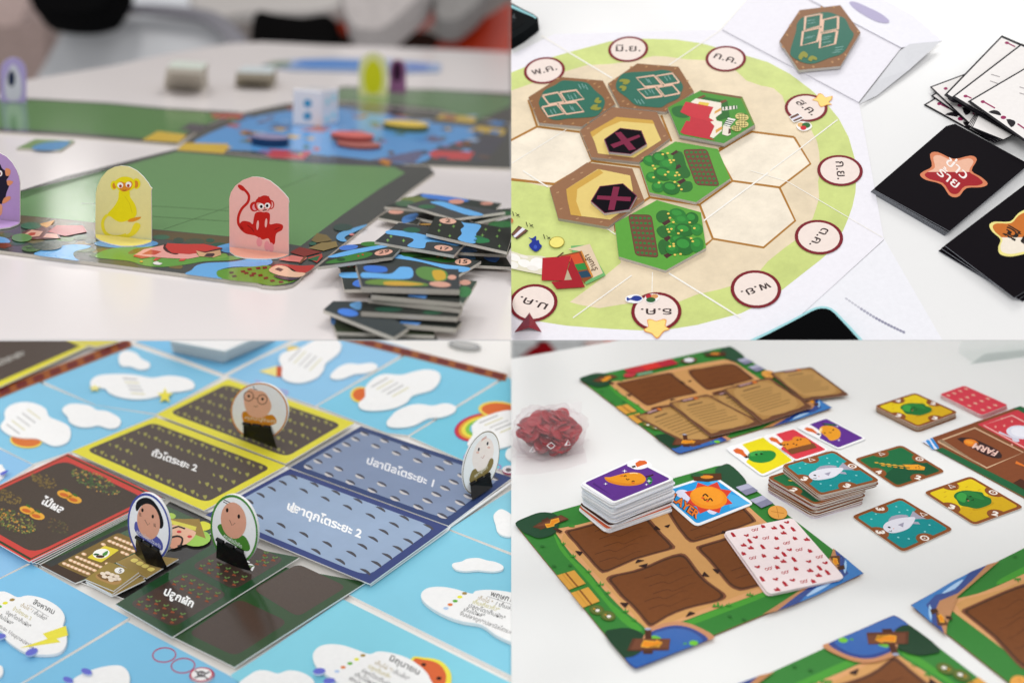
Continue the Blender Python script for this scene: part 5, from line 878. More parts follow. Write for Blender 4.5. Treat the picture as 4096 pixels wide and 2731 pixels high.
    dotty(r, 'c1', 400, 1290, 130, 60, 22, 60, ['7f6a3a', '6d5a34']); dotty(r, 'c1', 80, 1440, 130, 60, 22, 60, ['7f6a3a', '6d5a34']); dotty(r, 'c3', 530, 130, 120, 60, 25, 40, ['5a5238', '6a5238', '4a4a34'])
    for tag, x, y in (('c1', 595, 1415), ('c1', 680, 1460), ('c1', 250, 1560), ('c3', 340, 30)):
        put(r, hh + 8 * E1, 'printed_fruit', [(ell(x, y, 72, 36, 14), 'e0a43c'), (ell(x - 8, y + 4, 42, 17, 14), 'c8682c'), (ell(x + 10, y - 38, 26, 10, 30), '3f6a2c')], tag=tag)
    label_text(r, hh + 9 * E1, 'ไม้ผล', 'c1', (365, 1490), (560, 1590), (60, -80), 'f2f0ee', .035)
    # green cards, lower to upper
    DG = '243f24'
    low = card(kq(('c3', 745, 640), ('c3', 1560, -100), ('c3', 2160, 180), ('c3', 1160, 800)), .0030, '2d2b29', 'dark card underneath the egg card pile', name='field_card', kind='glossy')
    fam = card(kq(('c3', 372, 484), ('c3', 1440, -100), ('c3', 2020, 160), ('c3', 692, 648)), .0046, '31502c', 'green family card with seed bed and hatted faces beneath the mother standee', kind='glossy')
    hf = .0046
    put(fam, hf, 'bare_earth', [([(372, 484), (560, 395), (880, 560), (692, 648)], '45362c'), ([(410, 468), (1160, 120), (1190, 150), (470, 500)], '3d3f3c')], tag='c3')
    put(fam, hf + 2 * E1, 'seed_bed', [(rr([(520, 475), (1085, 185), (1360, 300), (800, 600)], .1), '7d6536')], tag='c3')
    for i in range(7):
        for j in range(9):
            t, s_ = (i + .5) / 7, (j + .5) / 9
            x, y = 545 + 535 * s_ + 255 * t * .98, 478 - 265 * s_ + 105 * t
            if 790 < x < 1110 and 300 < y < 470 and (abs(x - 950) + 1.6 * abs(y - 385)) < 230: continue
            g = G(P, hf + 4 * E1, 'cardp'); g.poly(F('c3', ell(x, y, 25, 14, 15, 10)), 'e0b48c'); g.poly(F('c3', ell(x - 3, y - 2, 14, 8, 15, 8)), 'f2dcc0'); obj('printed_chick', g, fam)
    put(fam, hf + 8 * E1, 'seed_packet', [(rr([(800, 415), (960, 305), (1095, 345), (930, 460)], .1), 'ddc93c'), (ell(930, 378, 78, 44, -8), 'f2f0e6'), (ell(920, 405, 40, 13, 0), '4a2f22'), (smooth([(855, 388), (880, 375), (915, 385), (890, 396)], 2), '2f5a34'), (smooth([(940, 380), (990, 350), (985, 385), (955, 400)], 2), '4f8a3c')], tag='c3')
    put(fam, hf + 4 * E1, 'hat_person', [(ell(1560, 35, 55, 30), 'a9c85a'), (ell(1800, 235, 135, 78), '9fc95c'), (smooth([(1820, 100), (1870, 82), (1935, 110), (1930, 150), (1870, 168), (1830, 140)], 3), 'dcd94a'), ([(1540, 60), (1830, 60), (1890, 240), (1700, 170), (1545, 95)], '9a7f46'), (stroke([(1560, 85), (1800, 150)], 36), 'd9d05a'),
        (smooth([(1560, 130), (1640, 120), (1760, 160), (1800, 190), (1760, 250), (1680, 300), (1580, 250)], 3), 'e6b79a'), (ell(1645, 178, 22, 13), 'cf4a4a'), (ell(1742, 222, 22, 13), 'cf4a4a'), (smooth([(1560, 230), (1620, 215), (1680, 250), (1670, 300), (1570, 330)], 3), 'd69a80'), (stroke(smooth([(1570, 232), (1630, 218), (1675, 240), (1660, 300), (1630, 310)], 3, False), 18), '2a2422'), (stroke([(1570, 150), (1640, 128), (1700, 150)], 14), '2a2422')], tag='c3')
    chick = card(K('c3', 1065, 458, 1255, 372, 1640, 425, 1345, 602), .0060, '9b8248', 'tan card with four yellow chicks beside the egg cards', grp='tan egg and chick cards')
    for x, y in ((1235, 438), (1285, 465), (1335, 490), (1388, 520)): put(chick, .0060, 'printed_bird', [(smooth([(x - 36, y), (x - 10, y - 16), (x + 24, y - 10), (x + 34, y + 4), (x + 4, y + 22), (x - 26, y + 14)], 2), 'e2cf72')], tag='c3')
    eggs = []
    for i, qq in enumerate(([(795, 650), (985, 520), (1260, 600), (1025, 768)], [(785, 635), (1010, 490), (1330, 598), (1055, 760)], [(800, 640), (990, 480), (1335, 620), (1035, 764)], [(790, 628), (1000, 470), (1290, 570), (1030, 750)])): eggs.append(card(F('c3', qq), .0058 + i * .0013, '8f7840', ('lowest egg card', 'second egg card from the bottom, jutting right', 'third egg card turned clockwise', 'egg card just under the top egg card')[i] + ' of the tan pile', grp='tan egg and chick cards'))
    he = .0058 + 4 * .0013
    e = card(K('c3', 782, 612, 1002, 455, 1276, 548, 1042, 720), he, '96803f', 'top tan card with egg basket and number five in a circle', grp='tan egg and chick cards')
    put(e, he, 'number_spot', [(ell(1097, 533, 46, 28, 0), 'f4f2ec')], tag='c3'); label_text(e, he + 2 * E1, '5', 'c3', (1085, 545), (1112, 556), (20, -44), '3a3a38', .01)
    put(e, he, 'egg_basket', [(smooth([(880, 575), (930, 555), (1000, 590), (1115, 615), (1105, 650), (1050, 665), (960, 640), (890, 605)], 3), 'b08a55'), (smooth([(895, 570), (960, 555), (1050, 575), (1112, 612), (1060, 635), (960, 620), (910, 595)], 3), '7a5a34')], tag='c3')
    for x, y in ((945, 562), (990, 556), (1030, 572), (1072, 585), (960, 590), (1010, 598), (1055, 612), (1088, 610), (1020, 622)): put(e, he + 3 * E1, 'egg', [(ell(x, y, 26, 15, 10), 'ecdcc6')], tag='c3')
    # vegetable cards
    v2 = card(kq(('c3', 1585, 1140), ('c3', 2480, 480), ('c4', 1012, 640), ('c3', 2152, 1420)), .0052, '2c4a2a', 'dark green card with two bare brown plots beneath the vegetable card', kind='glossy')
    put(v2, .0052, 'bare_plot', [(rr(kq(('c3', 1725, 1110), ('c3', 2190, 790), ('c4', 300, 1005), ('c3', 2160, 1320)), .16), '45372f')], kind='soilg'); put(v2, .0052, 'bare_plot', [(rr(kq(('c4', -30, 705), ('c4', 385, 470), ('c4', 835, 682), ('c4', 385, 960)), .14), '4a3c33')], kind='soilg')
    hv = .0072
    v1 = card(kq(('c3', 1062, 842), ('c3', 1990, 270), ('c4', 398, 412), ('c3', 1580, 1145)), hv, '1f4426', 'green vegetable card with carrot seedlings under the father standee', kind='glossy')
    put(v1, hv, 'soil_plot', [(rr(F('c3', [(1180, 838), (1710, 542), (2095, 752), (1590, 1055)]), .16), '43362f')], kind='soilg'); put(v1, hv, 'soil_plot', [(rr(F('c3', [(1750, 492), (2190, 250), (2620, 430), (2150, 712)]), .16), '43362f')], kind='soilg')
    cs = [(1285, 830), (1370, 785), (1355, 870), (1445, 825), (1435, 910), (1520, 865), (1510, 955), (1595, 900), (1590, 995), (1675, 942), (1610, 645), (1690, 600), (1680, 688), (1765, 635), (1755, 722), (1840, 675), (1830, 760), (1915, 712), (1910, 800), (1995, 750), (1855, 500), (1930, 455), (1930, 540), (2010, 490), (2010, 575), (2090, 525), (2080, 610), (2160, 560), (2160, 650), (2240, 600), (2300, 505), (2370, 460), (2430, 425), (2440, 380), (2520, 425), (2440, 470)]
    for x, y in cs:
        put(v1, hv + 2 * E1, 'printed_carrot', [([(x - 34, y + 18), (x - 18, y + 2), (x + 8, y + 14), (x + 6, y + 26)], '8f4a30'), (stroke([(x - 10, y + 4), (x + 14, y - 14)], 4), '5f7a40'), (ell(x - 8, y - 12, 14, 8, 40, 8), '66854a'), (ell(x + 20, y - 12, 14, 7, -20, 8), '66854a')], tag='c3')
    label_text(v1, hv + 3 * E1, 'ปลูกผัก', 'c3', (1498, 750), (1765, 872), (40, -88), 'f4f4f2', .04); label_text(v1, hv + 3 * E1, 'ผัก', 'c3', (2190, 480), (2320, 535), (40, -80), 'f0f0ee', .04)
    # rings and skull token
    for x, y, rx in ((1508, 1308, 106), (1681, 1406, 108), (1855, 1495, 112)):
        put(B3, TH, 'red_ring', [(stroke([*ell(x, y, rx, rx * .62, -4, 30), ell(x, y, rx, rx * .62, -4, 30)[0]], 12), 'b03a5c')], tag='c3')
    g = G(P, 0, 'paper'); g.solid(F('c3', ell(1852, 1488, 106, 66, -4, 28)), TH + .0002, TH + .0022, 'c23a4c', 'd8d0d4', skind='paper'); sk = obj('skull_token', g, None, 'round white token with grey skull and crossbones in a red ring', 'token')
    put(sk, TH + .0022, 'skull_print', [(ell(1850, 1486, 94, 57, -4, 24), 'efebea'), (stroke([(1790, 1452), (1915, 1530)], 14), '5f5c5e'), (stroke([(1785, 1520), (1925, 1462)], 14), '5f5c5e'), (ell(1848, 1482, 40, 30, 0, 16), '5f5c5e'), (ell(1838, 1478, 9, 7, 0, 8), 'e8e4e4'), (ell(1864, 1482, 9, 7, 0, 8), 'e8e4e4')], tag='c3')
    pt = G(P, 0, 'paper'); pt.solid(F('c2', ell(2330, 1185, 70, 36, 0)), TH + .0002, TH + .002, 'e6dfe2', 'b0466c', skind='paper'); o_ = obj('skull_token', pt, None, 'half hidden white token with pink rim at the right boundary', 'token', cut=P)
    put(o_, TH + .002, 'skull_print', [(ell(2318, 1190, 26, 18), '6a6668')], tag='c2'); put(A6, TH, 'red_ring', [(stroke(smooth([(1905, 1080), (1930, 1045), (1990, 1060), (2080, 1090), (2220, 1140), (2250, 1160), (2230, 1190)], 3, False), 9), 'b070b8')], tag='c2')
    # white sheet stack and far things at the top edge
    for i in range(7): card(K('c1', 1585 - i * 4, 100 - i * 16, 2045 + i * 3, 200 - i * 17, 2560, -20 - i * 17, 2100, -160 - i * 12), TH + .0016 + i * .0034, 'efeeec', ('lowest', 'second', 'third', 'fourth', 'fifth', 'sixth')[i] + ' white sheet from the bottom of the blurred stack at top' if i < 6 else 'topmost white sheet of the blurred stack at top', name='white_sheet', grp='white sheets stacked at the top', th=.0030, side='a9b4b8' if i % 2 else 'd5dde0')
    g = G(P, 0, 'plastic'); g.solid(F('c2', ell(1915, 42, 150, 34, 8)), 0, .004, '8f8f8e', 'a5a5a2', skind='plastic'); t_ = obj('lens_cap', g, None, 'grey round disc blurred on the table at top right', 'disc')
    put(t_, .004, 'disc_face', [(ell(1915, 40, 110, 24, 8), 'b4b3b0')], tag='c2')
    # ---- people standees and binder clips
    def person(tag, base, outl, rim, parts, label):
        pa, pb = (K(tag, *p)[0] for p in base); T_ = Plane(P.o + P.n * .0085, P.n, P.rect); U = T_.up(pa, pb)
        if U.n.dot(CAM - U.o) < 0: U.n = -U.n
        root = empty('standee', (U.P(*pa) + U.P(*pb)) / 2, label, 'standee', 'round people standees in binder clips')
        g = G(U, 0, 'paper'); g.solid(F(tag, outl), -.0022, 0, rim, 'efeeec', skind='paper'); obj('rim', g, root, cut=P if tag == 'c2' else None)
        k = 0.0
        for nm, items in parts:
            g = G(U, k + .0001, 'paper')
            for it in items:
                if len(it) == 2: g.poly(F(tag, it[0]), it[1])
                else: g.text(it[0], K(tag, *it[1])[0], K(tag, *it[2])[0], (it[3][0] / 2.296, it[3][1] / 2.296), it[4], .01)
            k += E1 * len(items) * 1.2; obj(nm, g, root)
        return U
    def clipobj(U, tag, t0, t1, f0, f1, label, rad=.0017):
        T0, T1 = U.P(*K(tag, *t0)[0], .0012), U.P(*K(tag, *t1)[0], .0012); F0, F1 = P.P(*K(tag, *f0)[0], .0088), P.P(*K(tag, *f1)[0], .0088)
        def refl(T, Fp):
            dn = (T - Fp).dot(P.n); base = T - P.n * dn; return base + (base - Fp) * 1.0
        B0, B1 = refl(T0, F0), refl(T1, F1); g = G(P, 0, 'clip'); m = M('0d0e10', 'clip')
        root = empty('binder_clip', (F0 + F1) / 2, label, 'binder clip', 'black binder clips')
        g.raw([T0, T1, F0, F1, B0, B1], [[0, 2, 3, 1], [1, 5, 4, 0], [0, 4, 2], [1, 3, 5], [2, 4, 5, 3]], m); obj('body', g, root, cut=P)
        ax = (T1 - T0); u = ax.normalized(); v = u.cross(P.n).normalized(); w = u.cross(v)
        for a, b_ in ((0, .26), (.36, .66), (.76, 1.0)):
            g = G(P, 0, 'clip'); n = 10; vs = []
            for t in (a, b_):
                c_ = T0 + ax * t; vs += [c_ + v * rad * math.cos(6.2832 * k / n) + w * rad * math.sin(6.2832 * k / n) for k in range(n)]
            g.raw(vs, [[k, (k + 1) % n, n + (k + 1) % n, n + k] for k in range(n)] + [list(range(n))[::-1], list(range(n, 2 * n))], m); obj('hinge', g, root, smooth_=False)
    SK = 'e8a98e'
    o = ell(1368, 138, 192, 318, -9, 40)
    U = person('c3', ((1250, 400), (1480, 500)), o, '4a54a4', [('white_face', [(inset(o, .925), 'fbfafc')]), ('black_hair', [(smooth([(1245, -40), (1260, -100), (1320, -135), (1390, -120), (1450, -50), (1490, 40), (1502, 110), (1480, 150), (1440, 120), (1420, 20), (1360, -60), (1300, -60), (1260, -10)], 3), '141315')]), ('clothing', [(smooth([(1235, 110), (1250, 85), (1290, 110), (1360, 160), (1440, 220), (1480, 260), (1497, 310), (1480, 350), (1400, 300), (1300, 240), (1240, 170)], 3), '5a5fae')]),
        ('face', [(ell(1364, 85, 104, 165, -8, 28), SK), (ell(1308, -20, 11, 18), '1a1414'), (ell(1403, 38, 11, 18), '1a1414'), (stroke([(1330, 68), (1356, 118), (1376, 100)], 4), '3a2420'), (stroke([(1282, 0), (1284, 36)], 4), '3a2420'), (stroke([(1292, 4), (1294, 38)], 4), '3a2420'), (stroke([(1414, 100), (1416, 132)], 4), '3a2420'), (stroke([(1424, 104), (1426, 136)], 4), '3a2420')]), ('name_text', [('คุณแม่จอมประหยัด', (1252, 188), (1472, 332), (10, -44), 'eceaf4')])], 'blue-rimmed round standee of a black-haired mother in black clip')
    clipobj(U, 'c3', (1250, 226), (1458, 350), (1240, 385), (1436, 500), 'black binder clip holding the blue-rimmed mother standee')
    o = ell(2150, 158, 215, 322, -8, 40)
    U = person('c3', ((2000, 420), (2260, 520)), o, '4f8f3a', [('white_face', [(inset(o, .925), 'fafafa')]), ('hair_lines', [(stroke([(2050, -98), (2200, -20)], 7), '1a1818'), (stroke([(2056, -116), (2212, -38)], 7), '1a1818')]), ('clothing', [(smooth([(1998, 140), (2020, 108), (2060, 120), (2140, 190), (2240, 215), (2285, 280), (2295, 340), (2250, 355), (2150, 300), (2050, 225)], 3), '4f8a34')]),
        ('face', [(ell(2145, 75, 116, 168, -8, 28), SK), (ell(2086, -20, 12, 20), '1a1414'), (ell(2193, 38, 12, 20), '1a1414'), (stroke([(2108, 70), (2130, 120), (2160, 98)], 4), '3a2420')]), ('name_text', [('คุณพ่อนักคิด', (2052, 228), (2218, 330), (8, -46), 'eef2ea')])], 'green-rimmed round standee of a father with three hair lines in black clip')
    clipobj(U, 'c3', (1992, 246), (2232, 362), (1985, 418), (2212, 516), 'black binder clip holding the green-rimmed father standee')
    o = ell(30, 655, 262, 262, 20, 40)
    U = person('c2', ((-90, 890), (160, 960)), o, 'd98a34', [('white_face', [(inset(o, .955), 'fbfbfb')]), ('clothing', [(smooth([(-130, 690), (-100, 650), (0, 700), (100, 690), (150, 685), (185, 725), (180, 765), (100, 790), (0, 800), (-100, 770)], 3), 'd98c24')]), ('face', [(smooth([(-110, 520), (-60, 445), (0, 460), (80, 480), (130, 560), (140, 620), (100, 690), (20, 715), (-60, 690), (-100, 620)], 3), 'f0b898'), (stroke(ell(58, 545, 44, 44, 0, 20) + [(102, 545)], 7), '7a4030'), (stroke(ell(-68, 514, 44, 44, 0, 20) + [(-24, 514)], 7), '7a4030'), (ell(60, 540, 12, 13), '241614'), (ell(-66, 514, 12, 13), '241614'), (stroke([(-24, 528), (14, 538)], 6), '7a4030'), (stroke([(-20, 606), (0, 612), (16, 600)], 5), '7a4030'), (stroke([(-25, 420), (-15, 450), (10, 455)], 6), '3a3030')]), ('name_text', [('คุณปู่ใจดี', (-100, 720), (175, 762), (0, -36), 'efe2c6')])], 'orange-rimmed round standee of a grandfather wearing round glasses')
    clipobj(U, 'c2', (-118, 765), (134, 800), (-118, 890), (122, 932), 'black binder clip holding the orange-rimmed grandfather standee')
    o = ell(2068, 1125, 152, 302, 17, 40)
    U = person('c2', ((1935, 1420), (2180, 1330)), o, '8f8468', [('white_face', [(inset(o, .965), 'fdfdfc')]), ('face', [(ell(2085, 1050, 92, 160, 17, 24), 'fdf0e8'), (ell(2046, 1002, 8, 16, 10), '2a2830'), (ell(2127, 948, 8, 16, 10), '2a2830'), (stroke([(2065, 1070), (2080, 1085), (2100, 1055)], 4), 'c07a6a'), (stroke([(2070, 925), (2118, 890)], 7), 'e0a898'), (stroke([(2072, 912), (2116, 880)], 5), 'e0a898'), (ell(2036, 1030, 14, 10), 'f0c8b8'), (ell(2138, 985, 14, 10), 'f0c8b8')]), ('clothing', [(smooth([(1960, 1280), (1985, 1200), (2020, 1180), (2040, 1205), (2110, 1170), (2150, 1090), (2180, 1095), (2170, 1160), (2110, 1240), (2030, 1290), (1980, 1310)], 3), '8f7d4c')]), ('name_text', [('คุณย่าผู้มั่งคั่ง', (2010, 1262), (2130, 1172), (-6, -36), 'efe8d8')])], 'white tilted standee with brown clothes at the right of pond card')
    clipobj(U, 'c2', (1968, 1325), (2150, 1225), (1985, 1470), (2175, 1345), 'black binder clip holding the white tilted standee')
build_bl()
# ================================================================ lower right: farm boards, card decks and a bag of red tokens
def build_br():
    P = BR
    table(P, K('s', SX, 1360 + 172 / 2.296) + K('d1', 1030, -6) + K('s', 4096 + BIG, SY - 3, 4096 + BIG, 2731 + BIG, SX, 2731 + BIG), 'white table under the farm boards, card decks and bag of red tokens', hexc='e8e8e6')
    def put(par, h, name, items, tag=None, kind='cardp', kd=None, mp=None):
        g = G(P, h, kind)
        for q, c in items:
            q = F(tag, q) if tag else q
            g.poly(mp(q) if mp else q, c)
        return obj(name, g, par, kind=kd)
    def kq(*a): return [K(t, x, y)[0] for t, x, y in a]
    TH = .0016; SH = .0014
    # ---- farm boards, all one print
    MW = [P.P(*p, TH) for p in kq(('d3', 25, 100), ('d1', 1930, 1140), ('d4', 880, 560), ('d3', 1110, 1430))]
    ax, ay = MW[1] - MW[0], MW[3] - MW[0]; sx_ = (MW[2] - MW[3]).length / ax.length; 
    class WF(Frame):
        def __init__(s, w): s.pl, s.h, s.w = P, TH, w
    M0 = WF(MW)
    def inv(p):                                  # photo pixel on the main board -> unit coordinates of the print
        q = P.P(*p, TH); u = v = .5
        for _ in range(12):
            a, b, c, d = M0.w; f = a * ((1 - u) * (1 - v)) + b * (u * (1 - v)) + c * (u * v) + d * ((1 - u) * v) - q
            fu = (b - a) * (1 - v) + (c - d) * v; fv = (d - a) * (1 - u) + (c - b) * u
            A, B, C_ = fu.dot(fu), fu.dot(fv), fv.dot(fv); e, g_ = -f.dot(fu), -f.dot(fv); dt = A * C_ - B * B
            u += (e * C_ - g_ * B) / dt; v += (A * g_ - B * e) / dt
        return u, v
    def toward(o, p, ln): d = P.P(*p, TH) - o; return d.normalized() * ln
    LW, LN = (MW[1] - MW[0]).length, (MW[3] - MW[0]).length; LS = (MW[2] - MW[3]).length; LE = (MW[2] - MW[1]).length
    tq = [P.P(*p, TH) for p in kq(('d1', 615, 355), ('d1', 1960, 60), ('d2', 590, 620), ('d1', 1520, 1040))]
    e0 = P.P(*K('d4', 1310, 850)[0], TH); r1 = toward(e0, (4096, 2191), LS); r2 = toward(e0, (4039, 2731), LE)
    rq = [e0 + r1 + r2, e0 + r2, e0, e0 + r1]
    t0 = P.P(*K('d4', 1182, 945)[0], TH); b1 = toward(t0, (3072, 2692.6), LS); b2 = toward(t0, (3943, 2731), LN)
    bq = [t0 + b2, t0 + b2 + b1, t0 + b1, t0]
    def farm(w, label, strip=False):
        fr = WF(w); idn = fr.w is MW
        def mp(q): return q if idn else fr([inv(p) for p in q])
        g = G(P, TH, 'cardp'); g.solid(fr(rr(SQ, .035, 3)), .0002, TH, '377f35', '8a6a4a', skind='board'); b = obj('farm_board', g, None, label, 'game board', 'printed farm boards', cut=P)
        L = [TH]
        def a(name, items, tag='d3', kind='cardp', kd=None):
            o = put(b, L[0], name, items, tag, kind, kd, mp); L[0] += E1 * len(items); return o
        S_ = lambda *q: smooth(list(q), 3)
        a('light_grass', [(S_((380, 190), (430, 260), (520, 390), (700, 560), (800, 690), (900, 820), (1030, 930), (1190, 1060), (1150, 1090), (1010, 1000), (860, 830), (700, 640), (560, 480), (440, 340)), '4a9a35'), (S_((1560, 1020), (1900, 880), (2351, 720), (2351, 760), (1950, 920), (1600, 1050)), '4a9a35')])
        a('sand_ground', [(S_((400, 165), (520, 130), (700, 90), (1300, -90), (1700, -190), (1950, -230), (2100, -120), (2300, 60), (2600, 300), (2900, 540), (2860, 590), (2600, 640), (2351, 715), (2000, 840), (1750, 930), (1560, 1000), (1420, 1030), (1260, 1075), (1180, 1020), (1030, 900), (920, 790), (800, 660), (700, 540), (560, 400), (460, 270)), 'd9a06c')])
        a('sand_path', [(S_((470, 200), (1300, -40), (1900, -190), (2060, -80), (2550, 330), (2820, 560), (2351, 670), (1750, 890), (1280, 1060), (1100, 920), (880, 690), (640, 420)), 'cf9a5e')])
        for k, q in enumerate(([(480, 178), (560, 150), (820, 80), (1180, -15), (1250, 40), (1380, 190), (1500, 312), (1440, 350), (1150, 430), (880, 548), (800, 540), (700, 430), (610, 330), (570, 280)], [(862, 610), (920, 572), (1100, 535), (1250, 482), (1400, 415), (1550, 373), (1620, 410), (1700, 520), (1800, 630), (1920, 715), (1970, 765), (1930, 808), (1780, 845), (1600, 890), (1430, 960), (1290, 1045), (1240, 1035), (1170, 950), (1080, 850), (990, 770), (910, 670)],
                [(1420, -50), (1480, 90), (1560, 200), (1630, 272), (1720, 262), (1950, 190), (2200, 100), (2240, 68), (2150, -30), (2050, -140), (1920, -165), (1600, -90)], [(1690, 330), (1730, 300), (1900, 250), (2120, 175), (2351, 100), (2430, 130), (2560, 300), (2740, 460), (2780, 505), (2700, 540), (2351, 655), (2140, 712), (2070, 712), (1990, 670), (1890, 550), (1790, 430)])):
            o = a('soil_plot', [(smooth(q, 2), '7d4d36'), (smooth(inset(q, .955), 2), '4f301d'), (smooth(inset(q, .90), 2), '75431f')], kind='soil2')
            c = [sum(p[i] for p in q) / len(q) for i in (0, 1)]
            for j in range(5):
                x, y = c[0] - 190 + 40 * (j % 3), c[1] - 140 + 70 * j
                put(o, L[0], 'furrow', [(stroke(smooth([(x, y + 40), (x + 130, y), (x + 190, y + 14), (x + 330, y - 50), (x + 400, y - 62)], 3, False), 7, 3), '56301a')], 'd3', mp=mp)
            L[0] += 2 * E1
        for q in ([(575, 350), (655, 362), (622, 402)], [(1130, 470), (1150, 430), (1222, 440)], [(1155, 490), (1250, 465), (1230, 510)], [(1740, 585), (1765, 540), (1820, 592)], [(1835, 515), (1915, 525), (1890, 567)], [(985, 825), (1075, 830), (1040, 880)], [(1590, 962), (1630, 905), (1690, 925)], [(1295, 155), (1320, 118), (1370, 160)], [(1395, 125), (1455, 108), (1435, 142)], [(1918, 195), (1935, 165), (1990, 190)]): a('plot_arrow', [(rr(q, .2, 2), '35201c')])
        for x, y, s in ((560, 400, 1), (470, 285, .8), (550, 125, 1), (705, 540, .9), (810, 660, 1.3), (880, 735, .9), (1040, 905, 1.2), (1120, 985, .9), (1600, 1010, 1), (1890, 860, 1.8), (1990, 850, 1), (2185, 755, 1.2)):
            a('grass_blades', [([(x - 30 * s, y + 8), (x - 18 * s, y - 14 * s), (x - 8 * s, y + 2), (x + 2, y - 26 * s), (x + 10 * s, y + 2), (x + 26 * s, y - 12 * s), (x + 24 * s, y + 10)], '3f8f33')])
        for q in ([(412, 578), (572, 530), (676, 652), (524, 710)], [(540, 740), (700, 685), (806, 814), (650, 876)]):
            m = lambda t, A, B: (A[0] + t * (B[0] - A[0]), A[1] + t * (B[1] - A[1]))
            a('straw_bale', [(q, 'd99f42'), ([m(.46, q[0], q[1]), m(.56, q[0], q[1]), m(.56, q[3], q[2]), m(.46, q[3], q[2])], '8a5426'), (stroke([m(.3, q[0], q[1]), m(.3, q[3], q[2])], 8), 'c98f38')])
        for x, y in ((778, 893), (882, 948)): a('hen_nest', [(ell(x, y, 70, 46, 10), '56672a'), (ell(x, y, 52, 33, 10), '6a7433'), (ell(x, y, 36, 22, 10), '4c5e26'), (ell(x + 8, y + 6, 20, 13), 'eee6dc'), (ell(x - 22, y - 8, 10, 7), 'd9963c')])
        for x, y in ((280, 308), (385, 490), (535, 483), (2000, 950), (2130, 978)): a('grass_spot', [(ell(x, y, 20, 10, 10, 8), '2f6f2f')])
        a('dark_bush', [(S_((30, 98), (140, 40), (260, 0), (380, 10), (440, 60), (420, 140), (380, 200), (250, 236), (150, 200), (90, 170)), '22482f')])
        a('dark_bush', [(S_((852, 1112), (960, 1066), (1080, 1062), (1180, 1100), (1222, 1150), (1200, 1260), (1130, 1330), (1070, 1340), (1020, 1325)), '1f4029')])
        a('dark_bush', [(S_((1870, -400), (1930, -432), (2000, -440), (2120, -330), (2150, -260), (2050, -200), (1940, -240), (1880, -320)), '2a4f36')])
        a('pond', [(S_((1240, 1080), (1330, 1035), (1440, 1008), (1570, 1005), (1700, 1045), (1850, 1130), (1780, 1180), (1200, 1300)), 'c4875c'), (S_((1255, 1115), (1340, 1070), (1450, 1040), (1560, 1040), (1680, 1075), (1795, 1150), (1760, 1190), (1500, 1290), (1200, 1410), (1120, 1425), (1035, 1338), (1100, 1325), (1200, 1260)), '223f86'), (S_((1280, 1130), (1370, 1090), (1470, 1068), (1560, 1070), (1660, 1100), (1745, 1165), (1720, 1200), (1500, 1285), (1200, 1400), (1130, 1415), (1045, 1340), (1110, 1330), (1210, 1262)), '2a5ea8')], kind='gloss')
        a('lily_leaf', [(S_((1280, 1140), (1310, 1128), (1370, 1150), (1340, 1165), (1290, 1158)), '6fb83c'), (ell(1668, 1198, 42, 24), '70bf38'), (ell(1590, 1204, 18, 9), '4a9a4a')])
        def sign(parts, arrow):
            a('wooden_sign', [(q, c) for q, c in parts] + [(arrow, 'e28a22'), (stroke(arrow + arrow[:1], 7), 'f0b03a')])
        sign([([(375, 150), (400, 140), (465, 170), (440, 190)], '4a2a1c'), ([(270, 70), (330, 45), (340, 65), (280, 90)], '4f2f20'), ([(188, 135), (250, 95), (450, 22), (524, 62), (340, 130), (250, 165), (262, 152)], '5f3822'), ([(215, 128), (450, 30), (505, 58), (330, 118)], '744530')], [(305, 108), (350, 105), (360, 70), (428, 54), (434, 84), (385, 108), (388, 122), (322, 140)])
        sign([([(1222, 1070), (1278, 1068), (1282, 1160), (1222, 1160)], '4f2c1c'), (ell(1248, 1070, 30, 10), 'a3acc4'), ([(1200, 1262), (1295, 1262), (1292, 1298), (1205, 1298)], '4a2a1c'), ([(1058, 1270), (1108, 1158), (1455, 1158), (1440, 1265)], '5c3522'), ([(1090, 1258), (1135, 1158), (1452, 1162), (1438, 1240)], '70422c')], [(1186, 1228), (1212, 1176), (1318, 1186), (1325, 1172), (1380, 1196), (1342, 1240), (1335, 1222), (1240, 1238)])
        # right corner: river with sandy bank and sign
        a('river', [([(3231, 560), (2950, 330), (2930, 400), (2790, 620), (2351, 905), (2300, 935), (2430, 905)], 'b98050'), ([(3231, 560), (2965, 340), (2985, 420), (3010, 520), (2960, 590), (2780, 650), (2620, 760), (2440, 900), (2600, 845)], '223f86'), ([(3222, 558), (3060, 415), (3045, 480), (3090, 560), (2990, 640), (2800, 680), (2680, 780), (2640, 825), (2800, 760)], '2a73b8'), (S_((3060, 440), (3075, 480), (3060, 560), (3045, 520)), '9fc4e4'), (S_((2700, 770), (2800, 690), (2930, 650), (2800, 730)), 'a8c8e8')], kind='gloss')
        sign([([(2985, 500), (3050, 480), (3060, 520), (3000, 530)], '4a2e20'), ([(2915, 402), (3010, 396), (3014, 500), (2960, 470)], '644029'), ([(2870, 440), (2925, 445), (2930, 470), (2880, 465)], '4a2e20')], [(2950, 420), (2985, 425), (2990, 455), (3000, 470), (2970, 480), (2950, 455)])
        a('wooden_sign', [([(1660, -330), (1720, -355), (1920, -358), (1926, -300), (1800, -280), (1670, -290)], '54331f'), (ell(1790, -325, 60, 16), 'dc8a2c'), (ell(1700, -345, 60, 18), '2c5a38')])
        for q, c in (([(2055, -232), (2168, -265), (2215, -232), (2100, -195)], 'aeaec6'), ([(2100, -195), (2215, -232), (2262, -198), (2150, -155)], '85859f'), ([(2185, -115), (2300, -158), (2345, -125), (2235, -80)], 'aeaec6'), ([(2235, -80), (2345, -125), (2400, -85), (2290, -40)], '85859f')): a('stone_slab', [(q, c)])
